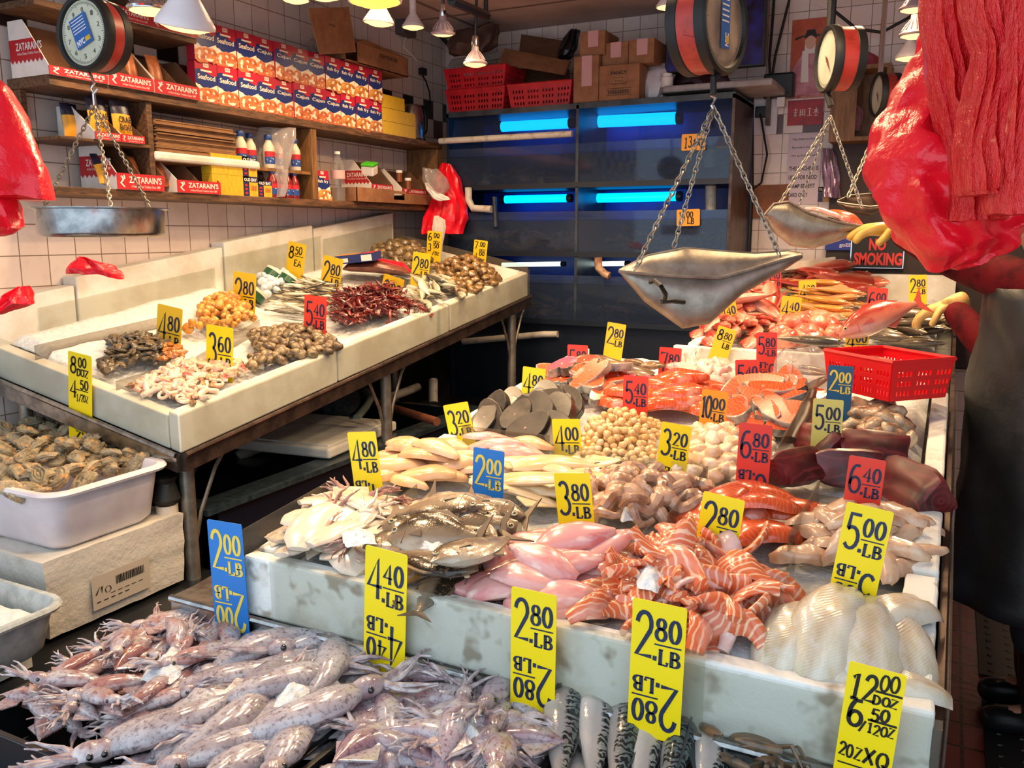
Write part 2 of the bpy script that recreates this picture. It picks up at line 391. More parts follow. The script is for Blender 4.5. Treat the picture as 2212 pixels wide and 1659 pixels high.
for i, (z0, zr, zt) in enumerate(tiers):
    tp('tier_floor', MB().box((TX0 + .015, TY0, z0 - .03), (TX1 - .015, TY1 - .02, z0)), m_tankd)
    for x0, x1 in ((TX0 + .016, TXM - .008), (TXM + .008, TX1 - .016)):
        tp('glass_pane', MB().box((x0, TY0, z0), (x1, TY0 + .008, zr)), m_glass)
        tp('rim', MB().box((x0, TY0 - .004, zr - .045), (x1, TY0 + .014, zr)), m_glass)
        tp('water', MB().box((x0 + .002, TY0 + .012, z0 + .001), (x1 - .002, TY1 - .022, zr - .05)), m_water)
    tp('divider', MB().box((TXM - .008, TY0, z0), (TXM + .008, TY1 - .02, zt)), m_tankf)
    if i == 0: tp('hood_pane', MB().hexa([(TX0 + .02, TY0 + .02, zr), (TX1 - .02, TY0 + .02, zr), (TX1 - .02, TY0 + .026, zr), (TX0 + .02, TY0 + .026, zr)], [(TX0 + .02, TY0 + .06, 2.28), (TX1 - .02, TY0 + .06, 2.28), (TX1 - .02, TY0 + .066, 2.28), (TX0 + .02, TY0 + .066, 2.28)]), m_glass)
def tubelamp(u0, v0, u1, v1, y, r, m, label):
    a, b_ = at_y(u0, v0, y), at_y(u1, v1, y); c = (a + b_) / 2
    t = thing('tube_lamp', label, 'lamp', c)
    MB().tube([a - c, b_ - c], r, 14).build('glass_tube', m, t)
    for q, s_ in ((a, -1), (b_, 1)): MB().tube([q - c, q - c + V((s_ * .03, 0, 0))], r * 1.05, 14).build('end_cap', m_tankf, t)
tubelamp(1085, 274, 1230, 266, 4.86, .03, m_tubeb, 'blue glowing tube lamp in the top tier, left of the divider')
tubelamp(1290, 263, 1462, 255, 4.86, .034, m_tubeb, 'blue glowing tube lamp in the top tier, right of the divider')
tubelamp(1092, 431, 1226, 428, 4.86, .024, m_tubeb, 'blue glowing tube lamp in the second tier, left of the divider')
tubelamp(1290, 428, 1462, 424, 4.86, .027, m_tubeb, 'blue glowing tube lamp in the second tier, right of the divider')
tubelamp(1085, 572, 1212, 570, 4.84, .014, m_tubew, 'white glowing tube lamp low in the third tier, left of the divider')
tubelamp(1255, 571, 1350, 569, 4.84, .014, m_tubew, 'white glowing tube lamp low in the third tier, beside the scale scoop')
# plumbing
m_pvc = M('pvc', '#cfc6b8', .45, c2='#8d8170', sc_=14, lo=.5, hi=.7)
def pipe(pts, r, label, m=m_pvc, name='pvc_pipe', cat='pipe'):
    return tag(MB().tube(pts, r, 10).build(name, m), label, cat)
pipe([at_y(950, 305, 4.52), at_y(1236, 289, 4.52)], .018, 'white water pipe across the front of the top tank tier')
pipe([at_y(1012, 405, 4.53), at_y(1012, 432, 4.53), at_y(1022, 450, 4.53), at_y(1062, 452, 4.53)], .022, 'white elbow pipe under the left end of the second tier')
pipe([at_y(1000, 738, 4.585), at_y(1175, 722, 4.585), at_y(1205, 722, 4.585)], .02, 'grey white drain pipe low in front of the tank base')
pipe([at_y(1292, 556, 4.5), at_y(1293, 578, 4.5), at_y(1306, 592, 4.5), at_y(1316, 596, 4.5)], .022, 'brown stained elbow pipe hanging over the third tier water', M('stained_pvc', '#8a5a3f', .5, c2='#c0a387', sc_=30))
pipe([at_y(1533, 325, 4.75), at_y(1533, 362, 4.75)], .034, 'cream pipe stub behind the glass, upper right of the tank')
pipe([at_y(1536, 398, 4.75), at_y(1536, 455, 4.75)], .03, 'white pipe with a collar, right end of the second tier')
pipe([at_y(1068, 425, 4.538), at_y(1071, 490, 4.538)], .014, 'thin grey hose hanging before the second tier', m_tankf, 'hose', 'hose')
# crabs and lobsters on the tank floors
m_crab = M('dark_crab', '#7a3c28', .4, c2='#3f241c', sc_=30, rn='#a85a3c')
def crab_mesh():
    b = MB(); b.ball((0, 0, .02), (.058, .044, .022), n=16, k=10)
    for s_ in (-1, 1):
        for k in range(4): b.tube([(s_ * .045, .015 - k * .014, .02), (s_ * .085, .03 - k * .025, .034), (s_ * .11, .03 - k * .03, .0)], [.006, .005, .002], 5)
        b.tube([(s_ * .04, .025, .02), (s_ * .075, .06, .025), (s_ * .04, .085, .025)], [.006, .008, .009], 9); b.tube([(s_ * .046, .08, .025), (s_ * .03, .092, .026), (s_ * .012, .1, .028)], [.011, .009, .002], 9); b.tube([(s_ * .04, .086, .025), (s_ * .026, .108, .02)], [.006, .0015], 7)
    return b.mesh('crab', m_crab)
_cm = crab_mesh()
for i, (z0, zr, zt) in enumerate(tiers):
    for k in range(16):
        x = TX0 + .14 + (TX1 - TX0 - .28) * ((k * .618 + i * .3) % 1)
        if abs(x - TXM) < .13: x += .2
        o = put('crab', _cm); o.location = (x, TY0 + .15 + .2 * rnd.random(), z0 + .002 + (k % 3) * .035); o.rotation_euler = (rnd.uniform(-.4, .4), rnd.uniform(-.3, .3), rnd.random() * 6.3)
        o.scale = (1, 1, 1) if i else (.8, .8, .8)
        tag(o, 'dark brown crab heaped on the tank floor, ' + ('top', 'second', 'lowest')[i] + ' tier', 'crab', 'crabs in the ' + ('top', 'second', 'lowest')[i] + ' tank tier')
# ================================================================ shelves on the left wall
SX = -2.82
def sx(u, v, x=None): return at_x(u, v, SX if x is None else x)
ZS = sx(330, 200).z; ZL = sx(430, 418).z
yA, yB = sx(107, 190).y, sx(955, 300).y
sh = thing('wall_shelf', 'long dark wooden shelf unit on the left tiled wall', 'shelf', (LW, yA, ZL))
def shp(name, a, b, m=m_wood): 
    o = MB().box([a[i] - (LW, yA, ZL)[i] for i in range(3)], [b[i] - (LW, yA, ZL)[i] for i in range(3)]).build(name, m, sh, smooth=False); bevel(o, .002, 1); return o
shp('board', (LW + .001, yA, ZS - .035), (SX, yB, ZS))
shp('board', (LW + .001, sx(120, 415).y, ZL - .03), (SX, yB, ZL))
shp('upright', (LW + .001, yA + .005, sx(125, 310).z - .005), (LW + .06, yA + .03, ZS - .035))
_d1, _d2 = sx(333, 250).y, sx(688, 360).y
shp('divider', (LW + .001, _d1 - .025, ZL), (SX - .01, _d1, ZS - .035))
shp('divider', (LW + .001, _d2 - .04, ZL), (SX - .005, _d2, ZS - .035), m_wood2)
shp('end_panel', (LW + .001, yB - .05, ZL), (SX - .005, yB, ZS - .035), m_wood2)
ZM = sx(200, 300).z
shp('small_board', (LW + .001, sx(130, 303).y, ZM - .012), (SX, _d1 - .025, ZM))
ZT = sx(340, 62).z
shp('top_board', (LW + .001, sx(75, 30).y, ZT - .022), (SX, sx(425, 92).y, ZT))
m_zred = M('display_red', '#b5232b', .45); m_boxw = M('white_board', '#e6ddd7', .6, c2='#cfc4bb', sc_=5)
def display_box(y0, y1, z0, hb, hl, label, word='ZATARAIN\'S', band=False, bags=None, d=.2, x0=None, div=0, wall_l=True):
    x0 = SX + .008 if x0 is None else x0; W_ = y1 - y0; sl = .6
    t = thing('display_box', label, 'display box', (x0, y0, z0), (0, 0, 0), None)
    b = MB(); b.box((-d, .001, 0), (0, W_ - .001, .003)); b.box((-d, .001, 0), (-d + .003, W_ - .001, hb), 1)
    side = [(-d, 0), (0, 0), (0, hl), (-d * sl, hb), (-d, hb)]
    for yy, mm in ((0, 0), (W_ - .003, 1)): b.prism([(p[0], yy, p[1]) for p in side], (0, .003, 0), mm)
    for k in range(div): b.prism([(p[0] - .004, W_ * (k + 1) / (div + 1), p[1]) for p in side], (0, .003, 0), 1)
    b.build('body', [m_boxw, m_cardd], t, smooth=False)
    b = MB(); b.box((0, 0, 0), (.003, W_, hl)); l = b.build('lip', m_zred, t, smooth=False)
    b = MB(); b.text(word, (.0036, W_ * .24, hl * .42), (0, W_ * .7, 0), (0, 0, hl * .42), bold=.02)
    b.text('A New Orleans Tradition Since 1889', (.0036, W_ * .28, hl * .14), (0, W_ * .62, 0), (0, 0, hl * .16))
    b.ribbon([(.09, .85), (.12, .6), (.07, .4), (.14, .15)], .02, .035, lambda x, y: (.0036, x * W_, y * hl)); b.ribbon([(.07, .75), (.14, .9), (.15, .65)], .02, .03, lambda x, y: (.0036, x * W_, y * hl))
    b.build('lip_lettering', m_paper, l, smooth=False)
    if band:
        q = MB(); h0, h1 = hb * .3, hb * .66; k = 8
        xr = lambda z: 0 if z <= hl else -d * sl * (z - hl) / (hb - hl)
        q.face([(-d, -.0008, h1), (-d, -.0008, h0)] + [(-d + (d + xr(h0)) * (j / (2 * k)), -.0008, h0 - (.012 if j % 2 else 0)) for j in range(2 * k + 1)] + [(xr(h1), -.0008, h1)])
        q.build('side_band', m_zred, t, smooth=False)
        q = MB(); q.text(word, (-d * .82, -.0014, hb * .46), (d * .7, 0, 0), (0, 0, hb * .14), bold=.02); q.text('A New Orleans Tradition Since 1889', (-d * .8, -.0014, hb * .38), (d * .66, 0, 0), (0, 0, hb * .05))
        q.build('side_lettering', m_paper, t, smooth=False)
    return t
def ys(u, v): return sx(u, v).y
Hb = .15
display_box(ys(232, 170), ys(327, 180), ZS, .16, .048, 'white display box with red lip right behind the round hanging scale', band=True, div=1)
display_box(ys(331, 190), ys(427, 200), ZS, .16, .05, 'display box with red lip, brown inside, next to the stacked fry mix boxes', div=1)
display_box(ys(236, 30), ys(322, 50), ZT, .14, .045, 'display box with red lip on the topmost short board, by the silver lamp')
display_box(ys(326, 80), ys(424, 92), ZT, .14, .045, 'display box with red lip on the topmost short board, behind the big white lamp')
display_box(ys(102, 150), ys(228, 160), ZS, .19, .03, 'tall white box with red scalloped band partly hidden by the hanging scale', band=True)
display_box(ys(201, 285), ys(257, 290), ZM, .125, .028, 'small display box with crab boil bags, the left of two on the small board', word='ZATARAINS')
display_box(ys(258, 290), ys(308, 295), ZM, .11, .028, 'small display box with crab boil bags, the right of two on the small board', word='ZATARAINS')
display_box(ys(251, 412), ys(352, 415), ZL, .19, .06, 'big display box with large red scalloped side band on the lower shelf', band=True, div=1)
display_box(ys(381, 424), ys(474, 424), ZL, .15, .05, 'display box with red lip between shelf divider and yellow spice boxes', div=1)
_x = display_box(ys(800, 405), ys(846, 408), ZL + .06, .17, .04, 'display box with red side band and lip on the brown carton', band=True, div=0)
display_box(ys(866, 412), ys(920, 415), ZL + .05, .15, .04, 'display box with dark red lip at the right end of the lower shelf')
display_box(ys(926, 452), ys(972, 452), ZL - .035, .05, .035, 'low red display lip hanging at the shelf end by the red bags', x0=SX + .06, d=.05)
# bags of spice inside the display boxes
m_bagy = M('spice_bag_yellow', '#d99a24', .35, bump=.3, bsc=50); m_bagk = M('spice_bag_navy', '#1d1c33', .35, bump=.3)
m_spice = M('spice_bag_orange', '#b5683a', .4, c2='#8e4a2a', sc_=30, bump=.3)
def spice_bag(p, w_, h, label, word=None, lean=-.15, m=None):
    t = thing('spice_bag', label, 'spice bag', p, (0, lean, 0), 'spice bags in the display boxes')
    rows = []
    for i in range(9):
        z = i / 8; th = .018 * sin(pi * min(max(z, .03), .97)) ** .6 + .001
        rows.append([(cos(a) * th, sin(a) * w_ / 2 * (1 - .06 * sin(pi * z)) + w_ / 2, z * h) for a in [2 * pi * j / 12 for j in range(12)]])
    b = MB(); b.loft(rows[:6]); o = b.build('pouch', m or m_bagy, t)
    b = MB(); b.loft(rows[5:]); b.build('pouch_top', m_bagk if not m else m, t)
    if word:
        b = MB(); ws = word.split()
        for k, s_ in enumerate(ws): b.text(s_, (.021, w_ * .18, h * (.38 - .22 * k)), (0, w_ * .66, 0), (0, 0, h * .17), bold=.03)
        b.build('lettering', m_blk, o, smooth=False)
    return t
spice_bag((SX - .03, ys(205, 250), ZM + .02), .085, .14, 'yellow crab boil bag with dark top, left on the small board', 'CRAB BOIL')
spice_bag((SX - .02, ys(252, 250), ZM + .02), .085, .135, 'yellow crab boil bag with dark top, right on the small board', 'CRAB BOIL')
spice_bag((SX - .1, ys(175, 240), ZM + .012), .07, .12, 'yellow bag half hidden at the back of the small board')
spice_bag((SX - .05, ys(232, 350), ZL + .02), .085, .12, 'yellow crab boil bag in the big display box on the lower shelf', 'CRAB BOIL', -.4)
spice_bag((SX - .05, ys(300, 380), ZL + .03), .06, .11, 'brownish spice bag in the right half of the big display box', None, -.4, m_spice)
spice_bag((SX - .04, ys(358, 390), ZL + .02), .08, .11, 'orange spice bag slumped in the display box by the divider', None, -.5, m_spice)
spice_bag((SX - .04, ys(345, 160), ZS + .03), .06, .13, 'dark gold spice bag in the display box beside the fry mix boxes', None, -.3, m_spice)
spice_bag((SX - .04, ys(290, 120), ZS + .04), .05, .13, 'spice bag in the display box behind the hanging scale', None, -.3, m_spice)
# fry mix boxes, three flavours
m_fred = M('box_red', '#a81f35', .35); m_fblue = M('box_blue', '#1f2f6e', .35); m_shr = M('print_shrimp', '#cf7a48', .4, c2='#a9532c', sc_=40); m_shr2 = M('print_fillet', '#c98a42', .4, c2='#9a5a25', sc_=40); m_cream = M('print_cream', '#e3d3bd', .5)
def fry_mesh(word, m3):
    W_, H_, D_ = .088, .155, .045; b = MB(); b.box((-D_, 0, 0), (0, W_, H_), 0)
    e = .0005; X_ = e
    wave = [(j / 10, .62 + .07 * sin(j / 10 * 5.2 + .4)) for j in range(11)]; wl = [(j / 10, .42 + .07 * sin(j / 10 * 4.6 + 2.6)) for j in range(11)]
    b.face([(X_, x * W_, y * H_) for x, y in wl] + [(X_, x * W_, y * H_ + .02) for x, y in wave[::-1]], 1)
    b.face([(X_, 0, .004), (X_, W_, .004)] + [(X_, x * W_, y * H_ - .0005) for x, y in wl[::-1]], 4)
    r2 = random.Random(len(word))
    for k in range(6):
        cx, cy = .25 + .55 * (k % 3) / 2 + r2.uniform(-.05, .05), .1 + .13 * (k // 3) + r2.uniform(-.02, .02)
        b.torus((X_ * 1.2, cx * W_, cy * H_), .014, .0075, Matrix.Rotation(pi / 2, 4, 'Y') @ Matrix.Rotation(r2.random() * 6, 4, 'Z') @ Matrix.Diagonal((1, 1, .08, 1)), 3, 10, 5, 0, 4.6)
    b.ball((X_ * 1.2, W_ * .14, H_ * .33), (.0005, .012, .014), 4)
    b.quad((X_ * 1.5, W_ * .38, H_ * .87), (0, W_ * .24, 0), (0, 0, H_ * .1), 4); b.quad((X_ * 1.5, W_ * .25, H_ * .76), (0, W_ * .5, 0), (0, 0, H_ * .045), 4)
    b.ribbon([(.43, .89), (.43, .95), (.5, .91), (.57, .95), (.57, .89)], .02, .03, lambda x, y: (X_ * 2, x * W_, y * H_), 0)
    b.text(word, (X_ * 2, W_ * .1, H_ * .56), (0, W_ * .8, 0), (0, 0, H_ * .13), 4, .02)
    return b.mesh('fry_mix_box', [m_fred, m_fblue, m_fred, m3, m_cream], smooth=False)
_fm = {'s': fry_mesh('Seafood', m_shr), 'c': fry_mesh('Cajun', m_shr), 'f': fry_mesh('fish fry', m_shr2)}
_y0, _y1 = ys(426, 192), ys(828, 284)
_bh = (sx(428, 108).z - sx(428, 195).z)
for row, seq in enumerate(('ssssccccfff', 'sssccccffff')):
    for k, c in enumerate(seq):
        o = put('fry_mix_box', _fm[c]); o.location = (SX - .004 + rnd.uniform(-.004, .004), _y0 + k * (_y1 - _y0) / 11, ZS + .0005 + row * (_bh + .002))
        o.scale = (1, (_y1 - _y0) / 11 / .0885, _bh / .155); o.rotation_euler.z = rnd.uniform(-.02, .02)
        nm = {'s': 'seafood', 'c': 'cajun', 'f': 'fish fry'}[c]
        tag(o, 'red and blue %s mix box in the %s row of the fry mix boxes' % (nm, ('bottom', 'top')[row]), 'box', '%s boxes, %s row' % (nm, ('bottom', 'top')[row]))
o = put('fry_mix_box', _fm['f']); o.location = (SX - .01, ys(692, 420), ZL); o.scale = (1, 1, .95); o.rotation_euler = (0, -.12, -.1); tag(o, 'single fish fry box standing on the lower shelf beside the clear bottle', 'box')
# small yellow boxes
m_yel = M('box_yellow', '#d6b22c', .45, c2='#c79a24', sc_=30, stretch=(1, 8, 1)); m_bnavy = M('box_navy', '#27264f', .45); m_yel2 = M('box_gold', '#d9a64f', .5, c2='#c78c35', sc_=30, stretch=(1, 8, 1))
def tin_mesh(front):
    b = MB(); w_, h_, d_ = .062, .085, .06; b.box((-d_, 0, 0), (0, w_, h_), 0)
    if front:
        b.quad((.0005, 0, 0), (0, w_ * .4, 0), (0, 0, h_), 1); b.quad((.0005, 0, h_ * .72), (0, w_, 0), (0, 0, h_ * .28), 1); b.text('OLD BAY', (.001, w_ * .06, h_ * .76), (0, w_ * .88, 0), (0, 0, h_ * .17), 2, .03)
        for k in range(3): b.ball((.0008, w_ * .2, h_ * (.15 + .2 * k)), (.0004, .007, .005), 3)
        b.quad((.001, w_ * .5, h_ * .3), (0, w_ * .4, 0), (0, 0, h_ * .25), 4)
    return b.mesh('spice_box', [m_yel, m_bnavy, m_paper, m_zred, m_shr2], smooth=False)
_tf, _ts = tin_mesh(True), tin_mesh(False)
_ya, _yb = ys(462, 415), ys(590, 420); _st = (_yb - _ya) / 4
for k in range(3):
    for j in range(2):
        o = put('spice_box', _tf if k == 2 else _ts); o.location = (SX - .005, _ya + k * _st, ZL + .0005 + j * .086); o.scale = (1, _st / .063, 1)
        tag(o, ('yellow spice box with navy printed front, ' if k == 2 else 'plain yellow side of a spice box, ') + ('upper' if j else 'lower') + ' layer on the lower shelf', 'box', None if k == 2 else 'plain yellow spice boxes, %s layer' % ('upper' if j else 'lower'))
o = put('spice_box', _tf); o.location = (SX - .005, _ya + 3 * _st, ZL + .0005); o.scale = (1, _st / .063, .85); tag(o, 'lone yellow spice box next to the red sauce bottles', 'box')
for j in range(3):
    for k in range(6):
        if j == 2 and k > 3: continue
        o = put('spice_box', M and _ts); y = ys(829, 285) + k * (ys(900, 290) - ys(829, 285)) / 6
        o.location = (SX - .006, y, ZS + .0005 + j * .07); o.scale = (1, (ys(900, 290) - ys(829, 285)) / 6 / .063, .8)
        tag(o, 'small yellow box at the end of the fry mix row, %s layer' % ('lowest', 'middle', 'top')[j], 'box', 'small yellow boxes, %s layer' % ('lowest', 'middle', 'top')[j])
# bottles
def bottle_mesh(prof, n=18): return MB().lathe(prof, n)
m_cap = M('cap_blue', '#1f3f7c', .35); m_sauce = M('cream_sauce', '#d3c5ae', .3); m_rsauce = M('red_sauce', '#7c1a1f', .25, coat=.3)
m_lblb = M('label_blue', '#26468f', .4, c2='#c6d0dc', sc_=60, lo=.55, hi=.6)
def bottle(p, h, m, label, group, s=1):
    t = thing('sauce_bottle', label, 'bottle', p, (0, 0, rnd.uniform(-.5, .5)), group); r = .028 * s
    MB().lathe([(r * .96, 0), (r, .006), (r, h * .55), (r * .9, h * .66), (r * .5, h * .8), (r * .5, h * .86)], 18).build('glass', m, t)
    MB().lathe([(r * .6, h * .85), (r * .62, h * .86), (r * .62, h * .98), (r * .55, h)], 18).build('cap', m_cap, t)
    b = MB(); rings = [[(r * 1.012 * cos(a), r * 1.012 * sin(a), z) for a in [-1.3 + 2.6 * j / 12 for j in range(13)]] for z in (h * .12, h * .34, h * .5)]
    b.loft([rings[0], rings[1]], 0, False, False); b.loft([rings[1], rings[2]], 1, False, False); b.build('label', [m_lblb, m_zred], t)
for k in range(5):
    bottle((SX - .05 - .03 * (k % 2), ys(540, 358) + k * (ys(655, 362) - ys(540, 358)) / 4, sx(600, 358).z - .01), .15, m_sauce, 'cream coloured tartar bottle with blue cap on the raised little shelf', 'cream bottles with blue caps')
for k in range(4):
    bottle((SX - .03, ys(600, 425) + k * (ys(650, 425) - ys(600, 425)) / 3.2, ZL), .13, m_rsauce, 'dark red sauce bottle with blue cap on the lower shelf', 'red sauce bottles', .85)
_z = sx(600, 358).z - .012
t = thing('wooden_riser', 'small wooden riser under the cream bottles', 'riser'); MB().box((LW + .002, ys(512, 360), _z - .014), (SX - .015, _d2 - .042, _z)).build('board', m_wood2, t, smooth=False); MB().box((LW + .03, ys(516, 360) + .001, ZL + .001), (LW + .06, ys(516, 360) + .03, _z - .0145)).build('leg', m_wood2, t, smooth=False)
# brown paper stack on a white foam tray
_zf = sx(345, 335).z
t = thing('foam_tray', 'white foam tray lying on the shelf under the brown paper stack', 'tray', (SX - .11, (ys(336, 320) + ys(560, 335)) / 2, _zf - .02))
_h = (ys(560, 335) - ys(336, 320)) / 2
bevel(MB().box((-.11, -_h, 0), (.115, _h, .035)).build('slab', m_foam, t, smooth=False), .01, 2)
tag(MB().box((LW + .02, ys(345, 320), ZL + .152), (SX - .02, ys(345, 320) + .3, _zf - .021)).build('cardboard_sheet', m_card, smooth=False), 'brown carton flap under the white foam tray', 'cardboard')
_yp0, _yp1 = ys(342, 290), ys(512, 300); _n = 24; _zp = _zf + .016
for k in range(_n):
    o = MB().box((LW + .03 + rnd.uniform(0, .01), _yp0 + rnd.uniform(-.006, .006), _zp + k * .0052), (SX - .012 + rnd.uniform(-.008, .008), _yp1 + rnd.uniform(-.008, .008), _zp + k * .0052 + .0046)).build('paper_sheet', M('kraft', '#8f6844', .8, c2='#7d5838', sc_=15), smooth=False)
    tag(o, 'folded brown paper bag in the pile on the foam tray', 'paper bag', 'pile of brown paper bags')
# clear bottle, jar box, carton
t = thing('water_bottle', 'empty clear plastic bottle standing at the shelf edge', 'bottle', (SX - .03, ys(742, 432), ZL)); h = .25; r = .036
MB().lathe([(r * .9, 0), (r, .01), (r * .96, .04), (r, .07), (r * .95, .1), (r, .13), (r, h * .68), (r * .7, h * .82), (r * .36, h * .9), (r * .36, h * .94)], 18).build('bottle_body', m_film, t); MB().lathe([(r * .42, h * .94), (r * .42, h)], 14).build('cap', m_paper, t)
MB().lathe([(r * 1.01, h * .45), (r * 1.01, h * .62)], 18, cap=False).build('label', M('label_pale', '#cfa3a0', .5), t)
t = thing('carton', 'brown carton with a cut hand hole at the shelf edge', 'cardboard box', (SX - .09, ys(845, 440), ZL + .0005))
_w0, _w1 = ys(765, 440) - ys(845, 440), ys(925, 450) - ys(845, 440)
b = MB(); b.box((-.11, _w0, 0), (-.105, _w1, .06)); b.box((-.11, _w0, 0), (.11, _w0 + .004, .075)); b.box((-.11, _w1 - .004, 0), (.11, _w1, .05)); b.box((-.11, _w0, 0), (.11, _w1, .003)); b.box((.106, _w0, 0), (.11, 0, .075)); b.box((.106, 0, 0), (.11, .11, .022)); b.box((.106, .11, 0), (.11, _w1, .06)); b.box((.106, 0, .056), (.11, .11, .07))
b.build('body', m_card, t, smooth=False)
t = thing('green_lid_box', 'white packet with bright green lid tilted in the display boxes', 'packet', (SX - .02, ys(805, 372), ZL + .14), (.25, .1, .3))
bevel(MB().box((-.05, -.0, 0), (.02, .08, .05)).build('packet', m_paper, t, smooth=False), .006); bevel(MB().box((-.052, -.002, .05), (.022, .082, .064)).build('lid', M('lime', '#4fbf2c', .35), t, smooth=False), .005)
for k, (u, v) in enumerate(((872, 385), (880, 402))):
    t = thing('spice_jar', 'small spice jar with white cap %s' % ('behind the green lidded packet', 'in front of the dark red lip')[k], 'jar', (SX - .03 + .035 * k, ys(u, v), sx(u, v).z - .02)); MB().lathe([(.018, 0), (.018, .05)], 14).build('glass', M('jar_brown', '#7a4220', .3), t); MB().lathe([(.019, .05), (.019, .065)], 14).build('cap', m_paper, t)
# kettle and its cord
t = thing('electric_kettle', 'steel electric kettle with black handle at the shelf end', 'kettle', (SX - .09, ys(918, 300) - .0, ZS + .001))
MB().lathe([(.075, 0), (.078, .01), (.07, .1), (.06, .19), (.05, .205), (.01, .212)], 24).build('body', m_steel, t)
MB().tube([(.02, .055, .2), (.02, .1, .205), (.02, .125, .15), (.02, .12, .07), (.02, .075, .03)], [.012, .013, .013, .012, .01], 8).build('handle', m_black, t)
MB().lathe([(.08, -.0005), (.08, .012)], 24).build('base', m_black, t)
t = thing('power_cord', 'black plug and cord hanging on the wall above the kettle', 'cord', at_x(908, 155, LW + .01))
_q = [at_x(u, v, LW + .012) - t.location for u, v in ((905, 150), (920, 175), (928, 200), (930, 228))]
MB().tube(_q, .005, 6).build('cord', m_black, t); MB().box((0, -.02, -.02), (.03, .03, .02)).build('plug', m_black, t)
pipe([at_x(u, v, LW + .008) for u, v in ((900, 130), (870, 100), (880, 70))], .006, 'thin white wire running up the tiled wall', m_paper, 'wire', 'cord')
t = thing('junction_box', 'grey electrical box high on the wall with cables', 'electrical box', at_x(867, 45, LW)); bevel(MB().box((0, -.07, -.09), (.06, .07, .09)).build('box', M('grey_metal', '#5c5558', .5, .3), t, smooth=False)); MB().tube([(.03, .05, .05), (.06, .2, .03), (.04, .5, -.06), (.03, .8, -.1)], .014, 6).build('cable', m_blackr, t)
# carton on top of the fry mix boxes
_zc = ZS + 2 * (_bh + .002) + .001
t = thing('open_carton', 'open brown carton on top of the fry mix boxes', 'cardboard box', (SX - .1, ys(760, 100), _zc))
_a, _b = ys(765, 90) - ys(760, 100), ys(875, 140) - ys(760, 100)
b = MB(); b.box((-.1, _a - .1, .0), (.12, _b, .004)); b.box((.116, _a, 0), (.12, _b, .1)); b.box((-.1, _a - .1, 0), (-.096, _b, .12)); b.box((-.1, _b - .004, 0), (.12, _b, .1)); b.box((-.1, _a - .1, 0), (.116, _a - .096, .1))
b.hexa([(-.06, _a, .1), (.118, _a, .1), (.118, _b, .1), (-.06, _b, .1)], [(-.05, _a + .1, .15), (.1, _a + .1, .135), (.1, _b - .02, .11), (-.05, _b - .02, .13)])
b.build('body', m_card, t, smooth=False)
p0, p1, p2, p3 = [at_x(u, v, SX + .03) - t.location for u, v in ((690, 118), (768, 113), (752, 15), (665, 18))]
MB().prism([p0, p1, p2, p3], (.005, 0, 0)).build('flap', m_card, t, smooth=False)
b = MB(); q = at_x(857, 133, SX + .022) - t.location; b.text('8ZE FULL RED', at_x(858, 130, SX + .0205) - t.location + V((.001, 0, .005)), (0, -.17, 0), (0, 0, -.02), bold=.01); b.text('LAPONIA', at_x(710, 55, SX + .036) - t.location, (0, .05, 0), (0, 0, .012)); b.build('print', m_blk, t, smooth=False)
# ================================================================ bags made of thin plastic
def bag_mesh(rows, d, thick, name, m, folds=.1, nf=9, n=40, seed=0, sub=5, amp=.012, sc_=9):
    """rows: (v, u_left, u_right, thickness factor) top to bottom; a hanging puffy bag standing free in space at depth d"""
    P = []
    for i in range(len(rows) - 1):
        for k in range(sub):
            f = k / sub; P.append([rows[i][j] * (1 - f) + rows[i + 1][j] * f for j in range(4)])
    P.append(list(rows[-1])); o = at_d((rows[0][1] + rows[0][2]) / 2, rows[0][0], d); rings = []
    for i, (v, a, b_, th) in enumerate(P):
        L_, R_ = at_d(a, v, d), at_d(b_, v, d); c = (L_ + R_) / 2; ux = (R_ - L_) / 2; uy = V((-_R.y, _R.x, 0)) * thick * th
        ring = []
        for j in range(n):
            a_ = 2 * pi * j / n; f = 1 + folds * sin(nf * a_ + seed + .8 * sin(i * .35)) * (.4 + .6 * noise.noise(V((cos(a_) * 2, sin(a_) * 2, i * .15 + seed))))
            p = c + ux * cos(a_) * (1 + folds * .1 * (f - 1)) + uy * sin(a_) * f
            p += noise.noise_vector(p * sc_ + V((seed, seed * 2, 0))) * amp + noise.noise_vector(p * sc_ * 2.7) * amp * .5
            ring.append(p - o)
        rings.append(ring)
    b = MB(); b.loft(rings); me = b.mesh(name, m); return me, o
def bag(rows, d, thick, label, cat='plastic bag', name='plastic_bag', m=None, group=None, parent=None, **kw):
    me, o = bag_mesh(rows, d, thick, name, m or m_bagred, **kw); ob = put(name, me, parent); ob.location = o
    if not parent: tag(ob, label, cat, group)
    else: ob.location = o - parent.location
    return ob
def red_film():
    t = NT('red_film'); t.base(t.mix(t.ramp(t.noise(t.obj((3, 3, 1)), 5, 4), .35, .7), srgb('#f21a2a'), srgb('#ff5048'))); t.set(Roughness=.27, Coat_Weight=.3, Coat_Roughness=.1)
    wv = t.noise(t.obj((2.2, 2.2, 1)), 7, 6, .7); t.bump(wv, .9, .05)
    tl = t.n('BsdfTranslucent', i_0=srgb('#ff2030')); mx = t.n('MixShader', i_0=.35); t.l(t.b.outputs[0], mx.inputs[1]); t.l(tl.outputs[0], mx.inputs[2]); t.l(mx.outputs[0], t.out.inputs[0])
    return t.m
m_rf = red_film()
